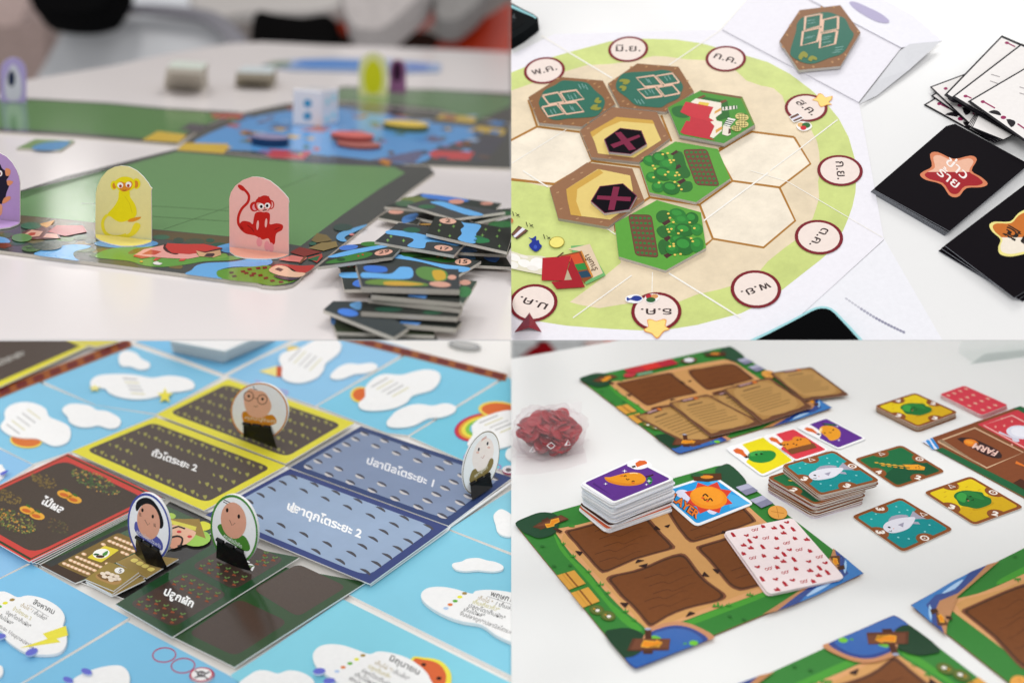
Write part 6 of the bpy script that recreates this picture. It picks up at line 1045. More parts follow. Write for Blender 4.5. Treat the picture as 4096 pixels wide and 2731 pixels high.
        a('carrot_spot', [(ell(2440, 0, 90, 62, 10), 'e2a04a'), (stroke([(2380, -10), (2500, 10)], 6), 'c07a30'), (stroke([(2430, -50), (2450, 50)], 6), 'c07a30')])
        if strip:
            for i, c in enumerate(('bf2f3c', 'd8352f', 'b8293a')):
                t = [(1025 + 145 * i, 268 - 33 * i), (1170 + 145 * i, 235 - 33 * i), (1236 + 147 * i, 277 - 31 * i), (1088 + 147 * i, 311 - 32 * i)]
                put(b, L[0], 'red_strip', [(F('d1', t), c)])
            put(b, L[0], 'red_strip', [(F('d1', ell(1080, 318, 58, 22, -8)), 'c03a44'), (F('d1', stroke([(1150, 318), (1290, 290)], 22)), '7fa884')])
            put(b, L[0], 'plate_spot', [(F('d1', [(1535, 190), (1620, 155), (1700, 168), (1690, 195), (1600, 212)]), '6b4a34'), (F('d1', ell(1625, 182, 46, 20)), 'e6e6ea')])
        return b
    farm(tq, 'far farm board carrying the parchment cards, with a red strip', True)
    farm(MW, 'large farm board in front with four bare soil plots in full view')
    farm(rq, 'farm board cut by the right photo edge with river corner showing')
    farm(bq, 'farm board cut by the bottom photo edge with blue pond corner showing')
    # ---- plain card helper
    def wq(q, h): return [P.P(*p, h) for p in q]
    def card(q, h, top, label, grp, side='f2f1f0', th=.00055, rnd=.1, name='playing_card', skind='paper', cat='card', kind='cardp'):
        g = G(P, h, kind); g.solid(rr(q, rnd, 3), h - th, h, top, side, skind=skind); return obj(name, g, None, label, cat, grp, cut=P)
    def below(q, h, dz, dx=0, dy=0, rot=0):      # the same card lower down, shifted and turned a little
        w = wq(q, h); c = sum(w, Vector()) / 4; R = Matrix.Rotation(math.radians(rot), 3, P.n); u = (w[1] - w[0]).normalized(); v = (w[3] - w[0]).normalized()
        return [proj(c + R @ (p - c) + u * dx + v * dy - P.n * dz) for p in w]
    BRN = '8a4f28'
    def glyph(par, fr, h, u, v, st, rot):
        r = .145; g = G(P, h, 'cardp'); g.poly(fr(ell(u, v, r * .92, r, 0, 6 if (u < .1 or v > .9) and st not in 'T0' else 16)), BRN) if 0 else None
        c = (u + (.035 if u < .2 else -.035 if u > .8 else 0), v + (.035 if v < .2 else -.035 if v > .8 else 0))
        if st == 'T': q = [(c[0] - .045, c[1] + .035), (c[0] + .05, c[1] + .035), (c[0] + .0, c[1] - .05)]; g.poly(fr(stroke(q + q[:2], .022)), 'efe6dc')
        elif st == '0': g.poly(fr(stroke(ell(c[0], c[1], .052, .052, 0, 14) + [(c[0] + .052, c[1])], .024)), 'efe6dc'); g.poly(fr(ell(c[0], c[1], .014, .014, 0, 8)), 'efe6dc')
        else:
            a = math.radians(rot); d = (math.cos(a), math.sin(a)); up = (math.sin(a) * .16, -math.cos(a) * .16)
            o = (c[0] - d[0] * .045 - up[0] * .33, c[1] - d[1] * .045 - up[1] * .33)
            g.text(st, o, (o[0] + d[0] * .09, o[1] + d[1] * .09), up, 'efe6dc', .06, fr=fr)
        obj('corner_number', g, par)
    def tilecard(q, h, field, art, label, grp='square crop cards', nums=('T', '0', '3', '3'), rot=90, side='e3d8cc', th=.0006, fl=0):
        t = card(q, h, BRN, label, grp, side, th, .09, 'crop_card')
        fr0 = Frame(P, h, *q)
        def fr(pts):
            for _ in range(fl): pts = [(1 - b, a) for a, b in pts]
            return fr0(pts)
        put(t, h, 'card_field', [(fr(rr(rect(.055, .055, .945, .945), .07)), field)])
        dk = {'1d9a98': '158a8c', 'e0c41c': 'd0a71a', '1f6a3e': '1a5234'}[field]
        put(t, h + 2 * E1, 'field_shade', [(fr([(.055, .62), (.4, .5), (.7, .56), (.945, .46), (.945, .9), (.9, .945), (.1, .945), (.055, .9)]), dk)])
        for (u, v), s_ in zip(((.5, .04), (.96, .5), (.04, .5), (.5, .96)), nums):
            put(t, h + 3 * E1, 'notch', [(fr(clip(ell(u, v, .145, .145, 0, 18), (.03, .03, .97, .97))), BRN)]); 
            glyph(t, fr, h + 4 * E1, u, v, s_, rot)
        k = h + 4 * E1
        if art == 'fish':
            for x, y in ((.2, .2), (.35, .14), (.75, .15), (.82, .3), (.2, .72), (.3, .82), (.62, .82), (.8, .74), (.68, .28)): put(t, k, 'bubble', [(fr(ell(x, y, .016, .016, 0, 8)), '8fd0d0')])
            put(t, k, 'printed_fish', [(fr([(.73, .44), (.87, .36), (.86, .5), (.88, .6), (.74, .53)]), 'a3a0b0'), (fr(smooth([(.36, .38), (.5, .30), (.66, .34), (.72, .42), (.55, .44)], 2)), 'a3a0b0'), (fr([(.6, .58), (.7, .66), (.72, .6), (.66, .55)]), 'a3a0b0'), (fr(smooth([(.16, .53), (.2, .43), (.34, .37), (.52, .38), (.7, .44), (.77, .49), (.7, .55), (.5, .64), (.32, .64), (.2, .6)], 3)), 'dcdbe4'), (fr([(.42, .5), (.54, .5), (.44, .58)]), '9d9aac'), (fr(ell(.27, .48, .018, .022)), '1f1c22'), (fr(stroke([(.2, .54), (.225, .565), (.245, .55)], .012)), '1f1c22'), (fr(ell(.3, .535, .012, .01)), 'e59a90')])
        elif art == 'cabbage':
            for x, y in ((.2, .25), (.3, .15), (.7, .2), (.8, .35), (.2, .75), (.75, .8), (.6, .14)): put(t, k, 'straw_mark', [(fr(stroke([(x - .03, y), (x + .03, y - .004)], .014)), 'c99c1c')])
            put(t, k, 'printed_cabbage', [(fr(ell(.5, .7, .22, .05)), 'bf9616'), (fr(smooth([(.28, .4), (.32, .3), (.45, .24), (.6, .26), (.7, .34), (.78, .42), (.74, .5), (.76, .6), (.66, .7), (.5, .72), (.36, .7), (.28, .6), (.22, .52)], 3)), '246f34'), (fr(smooth([(.3, .4), (.38, .3), (.5, .27), (.52, .36), (.42, .44), (.33, .5)], 3)), '3a9a44'), (fr(smooth([(.52, .3), (.64, .3), (.7, .42), (.66, .58), (.58, .5)], 3)), '2d7f3a'), (fr(ell(.44, .45, .022, .014)), '12240f'), (fr(ell(.54, .42, .022, .014)), '12240f'), (fr(stroke([(.47, .5), (.495, .515), (.52, .49)], .014)), '12240f'), (fr(ell(.42, .49, .016, .01)), 'd9605a')])
        else:
            put(t, k, 'printed_rice', [(fr(stroke([(.26, .3), (.36, .4), (.48, .5), (.6, .6)], .02)), 'd99a2c')] + [(fr(ell(.24 + .034 * i, .3 + .033 * i + (.045 if i % 2 else -.04), .034, .017, 40)), ('e8ae3c', 'e09c2c')[i % 2]) for i in range(11)] + [(fr([(.56, .5), (.66, .56), (.78, .62), (.82, .74), (.74, .8), (.62, .72), (.52, .66), (.6, .64)]), 'e39a2a'), (fr(ell(.68, .68, .012, .012)), '5a2a14'), (fr(ell(.75, .67, .012, .012)), '5a2a14'), (fr(stroke([(.7, .71), (.72, .72), (.735, .71)], .008)), '5a2a14')])
        return t
    def sidedeck(q, h, n, stp, lab, grp, cols, sides, jit=.0008, name='playing_card', rnd=.1, drift=(0, 0), rot=1.2):
        for i in range(n):
            k = n - i; d = (drift[0] * k + random.uniform(-jit, jit), drift[1] * k + random.uniform(-jit, jit))
            qq = below(q, h, stp * k, d[0], d[1], random.uniform(-rot, rot)); card(qq, h - stp * k, random.choice(cols), lab if n > 10 else ('lowest', 'second lowest', 'third lowest', 'fourth lowest', 'fifth lowest', 'sixth lowest')[i] + ' ' + lab, grp, random.choice(sides), stp * random.uniform(.6, .86), rnd, name)
    # ---- white deck with mango on top
    q = kq(('d1', 626, 1312), ('d1', 1132, 1085), ('d1', 1502, 1272), ('d1', 925, 1502)); HT = TH + .0295
    for i, (dx, dy, rt) in enumerate(((-.002, .004, 9), (-.003, .003, 11), (-.002, .002, 6), (-.0025, .0035, 8), (-.001, .002, 3), (-.0015, .001, 5))):
        qq = below(q, HT, .0295 - .0013 * (i + 1) , dx * 1.6, dy * .3, -rt * .55); card(qq, TH + .0013 * (i + 1), ('e9e8ec', 'f0eef0', '5c3a86', 'c8603c', 'efedf0', '4a2a22')[i], ('lowest', 'second', 'third', 'fourth', 'fifth', 'sixth')[i] + ' card from the bottom of the tall white deck, skewed', 'white-edged cards at the foot of the tall deck', ('f2f6fa', 'fafafa')[i % 2], .001)
        if i in (2, 5): put(bpy.data.objects[max((o.name for o in col.objects if o.name.startswith('playing_card')), key=lambda s: s)], TH + .0013 * (i + 1), 'card_face', [(Frame(P, TH + .0013 * (i + 1), *qq)(rect(.06, .05, .94, .95)), ('4d2a80', '472420')[i == 5])])
    n = 24; stp = (.0295 - .0013 * 6) / n
    sidedeck(q, HT, n, stp, 'white-edged card within the tall deck under the purple mango card', 'white-edged cards within the tall deck', ['efeef0', 'e6e6ec', 'f3f2f2'], ['f6f9fd', 'eef4fb', 'fafafa', 'd3dde8'], .0014, rot=2)
    def fruitcard(q, h, field, art, label, grp='face-up fruit cards', fl=0):
        t = card(q, h, 'f2f1f2', label, grp, 'e9ebee', .0007, .12)
        fr0 = Frame(P, h, *q)
        def fr(p):
            for _ in range(fl): p = [(b, 1 - a) for a, b in p]
            return fr0(p)
        put(t, h, 'card_field', [(fr0(rr(rect(.05, .05, .95, .95), .06)), field)])
        return t, fr, fr0
    t, fr, fr0 = fruitcard(q, HT, '5f3189', 'mango', 'purple mango card on top of the tall white deck', 'face-up fruit cards')
    k = HT + 2 * E1
    put(t, k, 'white_notch', [(smooth(K('d1', 1055, 1142, 1085, 1165, 1130, 1185, 1180, 1185, 1230, 1172, 1265, 1158, 1290, 1150, 1240, 1108, 1130, 1088), 2), 'f2f1f2')])
    put(t, k + E1, 'printed_hand', [(K('d1', 1132, 1128, 1170, 1104, 1220, 1104, 1242, 1120, 1240, 1134, 1190, 1150, 1150, 1166, 1138, 1150), 'd9642a'), (K('d1', 1096, 1158, 1130, 1148, 1140, 1164, 1110, 1172), '3a2218')])
    put(t, k, 'printed_mango', [(smooth(K('d1', 850, 1258, 900, 1256, 960, 1240, 1030, 1222, 1110, 1212, 1180, 1222, 1225, 1260, 1222, 1295, 1180, 1322, 1100, 1336, 1010, 1334, 930, 1318, 870, 1292), 3), 'e59522'), (smooth(K('d1', 852, 1262, 900, 1285, 980, 1305, 1100, 1315, 1200, 1300, 1222, 1290, 1180, 1322, 1100, 1336, 1010, 1334, 930, 1318, 870, 1292), 3), 'd98420'), (F('d1', stroke([(1080, 1222), (1120, 1218), (1155, 1224)], 6)), 'f6e0b0')])
    put(t, k + 4 * E1, 'printed_face', [(F('d1', stroke(smooth([(1028, 1252), (1038, 1242), (1052, 1248)], 3, False), 8)), '221512'), (F('d1', stroke(smooth([(1100, 1300), (1112, 1290), (1126, 1298)], 3, False), 8)), '221512'), (F('d1', stroke(smooth([(1048, 1268), (1060, 1280), (1078, 1274)], 3, False), 7)), '221512'), (F('d1', ell(1008, 1244, 16, 5)), 'd9602a'), (F('d1', ell(1112, 1308, 16, 5)), 'd9602a')])
    put(t, k, 'mango_leaf', [(F('d1', stroke([(1225, 1254), (1265, 1246), (1298, 1234)], 12)), '3a1f1c'), (smooth(K('d1', 1240, 1275, 1262, 1252, 1285, 1270, 1288, 1300, 1265, 1326, 1245, 1300), 2), '1f7a3a')])
    for x, y, s in ((1034, 1200, 26), (860, 1318, 20), (1258, 1292, 26), (1234, 1324, 18)): put(t, k + 5 * E1, 'sparkle', [(F('d1', star(x, y, s, s * .25, 4, 0, .7)), 'f0ecf4')])
    put(t, k, 'field_shade', [(F('d1', stroke([(745, 1315), (910, 1420)], 20, 2)), '4c2474')])
    # ---- sun card
    q = kq(('d1', 1325, 1392), ('d1', 1838, 1230), ('d1', 2228, 1500), ('d3', 1690, 132)); h = TH + .0014
    t = card(q, h, 'eff0f3', 'blue sun card with orange lettering beside the tall white deck', 'face-up fruit cards', rnd=.1, name='player_card')
    f = Frame(P, h, *q); k = h
    put(t, k, 'card_field', [(f(rr(rect(.05, .05, .95, .95), .06)), '2a9ada')]); put(t, k + E1, 'sky_ray', [(K('d1', 1760, 1262, 1840, 1242, 1900, 1300, 1850, 1330), '4fb0e6'), (K('d1', 1980, 1400, 2100, 1440, 2190, 1500, 2000, 1540), '4fb0e6')])
    put(t, k + 3 * E1, 'printed_cloud', [(smooth(K('d1', 1505, 1420, 1520, 1380, 1580, 1372, 1625, 1400, 1632, 1450, 1620, 1480), 3), 'dcdcf0'), (smooth(K('d1', 1790, 1568, 1830, 1535, 1880, 1530, 1900, 1560, 1850, 1600), 3), 'dcdcf0')])
    put(t, k + 5 * E1, 'sun_ray', [(F('d1', star(1805, 1446, 235, 165, 8, -70, .66)), 'd6412f')]); put(t, k + 6 * E1, 'sun_disc', [(F('d1', ell(1805, 1446, 172, 104, 8, 30)), 'ef8f20'), (F('d1', ell(1795, 1432, 150, 84, 8, 30)), 'f29a2a')])
    put(t, k + 9 * E1, 'printed_face', [(F('d1', stroke(smooth([(1752, 1432), (1775, 1412), (1802, 1436)], 3, False), 12)), '241512'), (F('d1', stroke(smooth([(1802, 1470), (1822, 1452), (1842, 1476)], 3, False), 12)), '241512'), (F('d1', stroke(smooth([(1760, 1448), (1770, 1468), (1794, 1458)], 3, False), 10)), '241512'), (F('d1', ell(1752, 1446, 14, 8)), 'e0502a'), (F('d1', ell(1796, 1476, 14, 8)), 'e0502a')])
    for o_, c_, kk in ((.085, '3a2a3a', 0), (.03, 'ea7a2a', 2)):
        g = G(P, k + (9 + kk) * E1, 'cardp'); g.text('PLAYER', K('d1', 1420, 1432)[0], K('d1', 1698, 1640)[0], (22, -36), c_, o_); obj('player_lettering', g, t)
    # ---- fruit cards on the table
    def small(q, h, field, art, label):
        t, fr, f0 = fruitcard(q, h, field, art, label); k = h + 2 * E1
        put(t, k, 'white_notch', [(f0(smooth([(0.02, .02), (.02, .5), (.1, .5), (.2, .46), (.3, .38), (.36, .26), (.38, .1), (.36, .02)], 2)), 'f2f1f2')]); put(t, k + E1, 'printed_hand', [(f0([(.1, .12), (.22, .1), (.28, .2), (.24, .3), (.22, .42), (.14, .42), (.14, .3), (.08, .22)]), 'd9642a'), (f0([(.14, .38), (.22, .38), (.22, .44), (.14, .44)]), '3a2218')])
        return t, f0, k
    q = kq(('d1', 1952, 992), ('d1', 2320, 872), ('d2', 255, 1108), ('d1', 2300, 1252)); t, f, k = small(q, .0014, 'e6d61c', 'c', 'yellow cabbage fruit card at the left of the three-card row')
    put(t, k, 'printed_cabbage', [(smooth(K('d1', 2160, 1070, 2180, 1035, 2240, 1015, 2310, 1012, 2390, 1015, 2425, 1045, 2410, 1085, 2360, 1115, 2280, 1126, 2200, 1110), 3), '27863a'), (smooth(K('d1', 2180, 1050, 2220, 1022, 2300, 1018, 2290, 1045, 2210, 1065), 3), '3fa04a'), (F('d1', ell(2245, 1048, 14, 8)), '12240f'), (F('d1', ell(2290, 1042, 14, 8)), '12240f')])
    q = kq(('d2', -62, 884), ('d2', 235, 802), ('d2', 565, 1010), ('d2', 255, 1112)); t, f, k = small(q, .0014, 'd63c48', 'b', 'red fruit card with crate of oranges in the three-card row')
    put(t, k, 'printed_crate', [(K('d2', 105, 945, 360, 900, 450, 985, 215, 1048), '6a3f24')] + [(F('d2', ell(x, y, 52, 30, 10)), 'e08a28') for x, y in ((170, 955), (235, 945), (300, 935), (210, 985), (330, 925), (275, 915), (265, 965), (345, 945))] + [(K('d2', 185, 1000, 420, 945, 450, 985, 215, 1048), '7c4a28')])
    for x, y in ((150, 960), (180, 955), (235, 950), (262, 960), (270, 915), (300, 910)): put(t, k + 11 * E1, 'printed_face', [(F('d2', ell(x, y, 9, 6)), '2a1810')])
    q = kq(('d2', 258, 800), ('d2', 530, 704), ('d2', 908, 904), ('d2', 650, 1002)); t, f, k = small(q, .0014, '5f2f8c', 'm', 'purple mango fruit card at the right of the three-card row')
    put(t, k, 'printed_mango', [(smooth(K('d2', 470, 820, 500, 790, 560, 785, 620, 800, 665, 840, 660, 890, 620, 915, 570, 920, 540, 890, 490, 850), 3), 'e59a26'), (F('d2', ell(484, 826, 12, 22, 20)), 'f6dca0'), (F('d2', ell(520, 852, 9, 6)), '2a1810'), (F('d2', ell(600, 824, 9, 6)), '2a1810'), (F('d2', stroke([(562, 846), (574, 852), (584, 842)], 5)), '2a1810'), (smooth(K('d2', 500, 762, 540, 765, 620, 772, 630, 782, 560, 785), 2), '24603a'), (F('d2', stroke([(495, 758), (530, 785)], 7)), '3a1f1c')])
    for x, y in ((455, 850), (652, 918), (636, 790)): put(t, k + 8 * E1, 'sparkle', [(F('d2', star(x, y, 16, 5, 4, 0, .7)), 'e6def0')])
    # ---- crop cards
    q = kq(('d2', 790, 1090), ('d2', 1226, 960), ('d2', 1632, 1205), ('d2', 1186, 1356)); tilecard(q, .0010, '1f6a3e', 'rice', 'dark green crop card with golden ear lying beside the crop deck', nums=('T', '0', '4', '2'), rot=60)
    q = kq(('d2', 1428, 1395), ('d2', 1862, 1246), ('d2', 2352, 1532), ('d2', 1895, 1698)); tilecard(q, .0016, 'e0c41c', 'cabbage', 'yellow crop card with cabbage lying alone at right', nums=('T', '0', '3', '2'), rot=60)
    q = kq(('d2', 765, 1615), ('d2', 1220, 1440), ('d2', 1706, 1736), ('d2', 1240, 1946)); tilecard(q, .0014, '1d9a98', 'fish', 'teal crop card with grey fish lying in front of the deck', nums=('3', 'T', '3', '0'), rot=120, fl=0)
    q = kq(('d2', 976, 604), ('d2', 1350, 482), ('d2', 1748, 662), ('d2', 1378, 800)); HD = .0062
    sidedeck(q, HD, 6, .0009, 'brown-edged crop card under the far cabbage card', 'brown-edged cards in the far cabbage deck', [BRN], ['a58a72', '8f6a4c', 'c9b8a6'], .0006, 'crop_card'); tilecard(q, HD, 'e0c41c', 'cabbage', 'yellow cabbage crop card topping the far low deck', nums=('4', '2', '3', '3'), rot=60)
    # teal fish deck
    q2 = kq(('d2', -12, 1258), ('d2', 420, 1120), ('d2', 905, 1370), ('d2', 430, 1512)); H2_ = .0155
    sidedeck(q2, H2_, 16, .00092, 'brown-edged crop card in the lower half of the fish deck', 'brown-edged cards in the lower fish deck', [BRN], ['e0d6cc', 'cfc4ba', 'efe8e0', 'b39c88', 'd9d0e0'], .0011, 'crop_card', rot=2)
    tilecard(q2, H2_, '1f6a3e', 'rice', 'dark green crop card pushed back under the fish card', nums=('T', '0', '2', '3'), rot=80)
    q3 = kq(('d2', 125, 1146), ('d2', 602, 1008), ('d2', 1032, 1290), ('d2', 478, 1426)); H3_ = .0215
    sidedeck(q3, H3_, 6, .0009, 'crop card directly under the topmost teal fish card', 'crop cards in the upper fish deck', [BRN], ['e6dcd2', 'd2c6ba', 'f1ece6'], .0008, 'crop_card', rot=1.5); tilecard(q3, H3_, '1d9a98', 'fish', 'teal fish crop card on top of the tall brown-edged deck', nums=('T', '0', '3', '3'), rot=60)
    # ---- red patterned deck and pink gift-pattern pack
    q = kq(('d2', 1576, 498), ('d2', 1802, 416), ('d2', 2206, 596), ('d2', 1965, 690)); HR = .0045
    sidedeck(q, HR, 4, .001, 'red-backed card under the top red patterned card', 'red-backed cards in the patterned deck', ['c8394a'], ['e6c8c8', 'd96a74', 'f0e0de'], .0009); t = card(q, HR, 'cf3c4c', 'top red card back with small pale flower pattern', 'red-backed cards in the patterned deck')
    f = Frame(P, HR, *q)
    for i in range(4):
        for j in range(4):
            u, v = .15 + .24 * i + (.1 if j % 2 else 0), .12 + .25 * j
            if u < .95: put(t, HR, 'printed_flower', [(f(star(u, v, .06, .03, 5)), 'e0b09a')])
    q = kq(('d3', 1945, 178), ('d4', 225, 48), ('d4', 706, 600), ('d4', 8, 752)); HP = TH + .0036
    sidedeck(q, HP, 4, .0007, 'pink-white card under the top gift-pattern card', 'pink-white cards in the gift-pattern pack', ['efdcdc'], ['f6f0f0', 'efe2e2', 'faf6f6'], .0012, rnd=.06, rot=.8)
    t = card(q, HP, 'f4e4e3', 'top pink-white card covered with small red gift and glasses icons', 'pink-white cards in the gift-pattern pack', rnd=.06); f = Frame(P, HP, *q); RC_ = 'b3232f'
    for i in range(7):
        for j in range(7):
            u, v = .09 + .135 * i + .045 * math.sin(j * 2.3 + i * .6), .08 + .14 * j + .042 * math.sin(i * 1.7 + j * 1.3); k = (i * 3 + j * 2) % 5
            if not (.03 < u < .97 and .03 < v < .97): continue
            g = G(P, HP + E1, 'cardp')
            if k == 0: g.poly(f([(u - .022, v - .03), (u + .022, v - .03), (u + .022, v + .03), (u - .022, v + .03)]), RC_); g.poly(f(ell(u, v - .036, .016, .012, 0, 8)), RC_)
            elif k == 1: g.poly(f(stroke(ell(u - .022, v, .018, .016, 0, 10) + [(u - .004, v)], .009)), RC_); g.poly(f(stroke(ell(u + .022, v, .018, .016, 0, 10) + [(u + .04, v)], .009)), RC_); g.poly(f(stroke([(u + .04, v - .004), (u + .06, v - .024)], .009)), RC_)
            elif k == 2: g.poly(f([(u - .036, v - .02), (u + .036, v - .004), (u + .032, v + .028), (u - .036, v + .016)]), RC_); g.poly(f(ell(u + .014, v - .018, .014, .014, 0, 8)), RC_)
            elif k == 3: g.poly(f(ell(u - .018, v, .02, .014, 30, 10)), RC_); g.poly(f(ell(u + .018, v, .02, .014, -30, 10)), RC_); g.poly(f([(u - .012, v), (u + .012, v), (u + .02, v + .024), (u - .02, v + .024)]), RC_)
            else: g.poly(f([(u - .026, v - .012), (u + .028, v - .02), (u + .03, v + .022), (u - .024, v + .026)]), RC_); g.poly(f(ell(u, v - .024, .013, .011, 0, 8)), RC_)
            obj('printed_icon', g, t)
    # ---- parchment cards
    def parch(q, h, label, txt=True):
        t = card(q, h, '6b4530', label, 'parchment cards on the far farm board', 'a58a78', .0006, .05, 'parchment_card'); f = Frame(P, h, *q)
        put(t, h, 'parchment', [(f(smooth([(.06, .03), (.3, .05), (.6, .04), (.94, .06), (.92, .3), (.945, .6), (.93, .9), (.6, .925), (.3, .9), (.07, .93), (.085, .6), (.06, .3)], 2)), 'ab8049'), (f(smooth([(.14, .12), (.86, .12), (.86, .84), (.14, .84)], 4)), 'ba9056')])
        put(t, h + 3 * E1, 'title_plate', [(f([(.3, -.005), (.72, -.005), (.7, .075), (.3, .075)]), '3f2626'), (f(stroke([(.34, .026), (.6, .026)], .030)), 'c9a0a0'), (f(ell(.66, .035, .045, .035)), 'd9742c')])
        put(t, h + 3 * E1, 'printed_line', [(f(stroke([(.3, .175), (.66, .17)], .03)), '6b5233')])
        for i in range(8): put(t, h + 3 * E1, 'printed_line', [(f(stroke([(.17, .27 + .068 * i), (.83 - .12 * ((i * 7) % 3) / 2, .27 + .068 * i)], .018)), '86683c')])
        return t
    h = TH + .0012
    parch(kq(('d1', 1125, 698), ('d1', 1440, 588), ('d1', 2010, 860), ('d1', 1655, 982)), h, 'leftmost parchment card lying partly under another parchment')
    parch(kq(('d1', 1800, 515), ('d1', 2080, 440), ('d1', 2560, 700), ('d1', 2290, 770)), h + .001, 'parchment card almost hidden between its neighbours')
    parch(kq(('d1', 1436, 576), ('d1', 1792, 495), ('d1', 2312, 766), ('d1', 1825, 888)), h + .0024, 'second parchment card from the left, lying on top')
    parch(kq(('d1', 1928, 452), ('d2', 10, 338), ('d2', 410, 612), ('d1', 2300, 764)), h + .0034, 'parchment card third from left with red title plate')
    parch(kq(('d2', 18, 300), ('d2', 398, 246), ('d2', 746, 502), ('d2', 320, 556)), .0046, 'rightmost parchment card overhanging the board edge')
    # ---- wooden restaurant board at the right
    g = G(P, TH, 'wood'); q = kq(('d2', 1415, 928), ('d2', 2320, 602), ('d2', 3300, 1120), ('d2', 2480, 1510)); g.solid(rr(q, .03), .0002, TH, '7f4526', '8a6a4a', skind='board'); b = obj('restaurant_board', g, None, 'brown wooden-print board with logo plate and red dining cloth at right', 'game board')
    put(b, TH, 'green_edge', [(K('d2', 1540, 1005, 1600, 985, 2500, 1440, 2480, 1505), '23603a')]); put(b, TH, 'green_edge', [(K('d2', 2250, 625, 2320, 604, 2500, 700, 2351, 680), '23603a')]); put(b, TH, 'dock_wave', [(K('d2', 1412, 928, 1510, 895, 1572, 990, 1540, 1005), 'd6dcee'), (smooth(K('d2', 1450, 925, 1475, 915, 1500, 950, 1525, 998, 1510, 1000, 1480, 965), 2), '2f8ad0'), (smooth(K('d2', 1490, 905, 1510, 900, 1540, 940, 1570, 985, 1555, 995, 1520, 950), 2), '2f8ad0')])
    put(b, TH + 4 * E1, 'stitched_border', [(stroke(K('d2', 1560, 930, 1900, 805, 2345, 1030, 2010, 1172, 1560, 930, 1600, 916), 14 / 2.296), 'c9a684')])
    put(b, TH + 4 * E1, 'red_cloth', [(K('d2', 1922, 772, 2290, 640, 2900, 960, 2500, 1080), 'c93a45')]); put(b, TH + 5 * E1, 'stitched_border', [(stroke(K('d2', 2400, 1010, 1978, 780, 2240, 690, 2700, 930), 10 / 2.296), 'e6b8b0')]); put(b, TH + 6 * E1, 'plate', [(F('d2', ell(2320, 845, 132, 62, 6)), 'd9dae6'), (F('d2', ell(2325, 842, 96, 44, 6)), 'e8e8f0')])
    put(b, TH + 6 * E1, 'spoon', [(F('d2', stroke([(2120, 842), (2250, 900)], 14)), 'c9cad8'), (F('d2', ell(2275, 914, 36, 18, 20)), 'c9cad8')])
    for x, y in ((2090, 795), (2170, 785), (2150, 720), (2240, 745), (2240, 960)): put(b, TH + 6 * E1, 'printed_flower', [(F('d2', star(x, y, 14, 6, 5)), 'e6a89a')])
    put(b, TH + 4 * E1, 'logo_plate', [(smooth(K('d2', 1735, 905, 1850, 895, 1950, 930, 2120, 1015, 2145, 1080, 2060, 1078, 1960, 1040, 1880, 990), 2), '352423'), (F('d2', ell(1865, 942, 70, 34, 12)), 'dd7a24'), (F('d2', ell(1850, 936, 40, 16, 12)), 'e8952e')])
    for o_, c_, kk in ((.09, '5a2a30', 8), (.03, 'e8c2b4', 10)):
        g = G(P, TH + kk * E1, 'cardp'); g.text('FARM', K('d2', 2118, 1022)[0], K('d2', 1905, 944)[0], (-22, 26), c_, o_); obj('logo_lettering', g, b)
    put(b, TH + 6 * E1, 'printed_carrot', [(F('d2', stroke([(2275, 1120), (2380, 1165)], 26, 8)), 'd9742c')]); put(b, TH + 6 * E1, 'wooden_sign', [(K('d2', 2250, 1310, 2320, 1270, 2500, 1360, 2420, 1410), '4a2a1c')])
    # ---- acrylic stand at the top right
    st = empty('acrylic_stand', P.P(*K('d2', 2250, 190)[0], 0), 'clear acrylic block with pale speckled face at the top right', 'stand'); m = clear_mat('clear_acrylic', .08, (.965, .98, .975), .08)
    A, B = P.P(*K('d2', 1885, 212)[0], .001), P.P(*K('d2', 2500, 130)[0], .001); D = P.n * .12; back = Plane(P.o, P.n, P.rect); w = (B - A).cross(P.n).normalized() * .03; w = -w if w.dot(CAM - A) > 0 else w
    g = G(P, 0); vs = [A, B, B + w, A + w]; g.raw(vs + [v + D for v in vs], [[0, 1, 5, 4], [1, 2, 6, 5], [2, 3, 7, 6], [3, 0, 4, 7], [4, 5, 6, 7], [3, 2, 1, 0]], m); obj('panel', g, st, cut=P)
    g = G(P, 0); g.solid(K('d2', 1860, 214, 2520, 128, 2560, 60, 1990, 120), .0002, .0014, m, m); obj('foot_plate', g, st, cut=P)
    # ---- bag of red tokens
    C0 = P.P(*K('d1', 348, 845)[0], .0185); u = RC @ Vector((1, 0, 0)); u = (u - P.n * u.dot(P.n)).normalized(); v = P.n.cross(u); ru, rv, rn = .0325, .027, .0235
    for i in range(130):
        while 1:
            a, b_, c_ = (random.uniform(-1, 1) for _ in range(3))
            if .2 < a * a + b_ * b_ + c_ * c_ < .92: break
        ctr = C0 + u * a * ru * .9 + v * b_ * rv * .8 + P.n * (c_ * rn * .84 + .001)
        ctr -= P.n * min(0, (ctr - P.o).dot(P.n) - .004)
        R = Matrix.Rotation(random.uniform(0, 6.28), 3, 'Z') @ Matrix.Rotation(random.uniform(-.7, .7), 3, 'X') @ Matrix.Rotation(random.uniform(-.7, .7), 3, 'Y'); B3 = Matrix((u, v, P.n)).transposed() @ R
        g = G(P, 0); vs = []; N = 12; r = .0078
        for hz, rad in ((-.0013, .86), (-.0006, 1), (.0006, 1), (.0013, .86)): vs += [ctr + B3 @ Vector((r * rad * math.cos(6.2832 * k / N), r * rad * math.sin(6.2832 * k / N), hz)) for k in range(N)]
        g.raw(vs, [[L * N + k, L * N + (k + 1) % N, (L + 1) * N + (k + 1) % N, (L + 1) * N + k] for L in range(3) for k in range(N)] + [list(range(N))[::-1], list(range(3 * N, 4 * N))], M(('a01020', 'ac1626', '880c1a')[i % 3], 'plastic'))
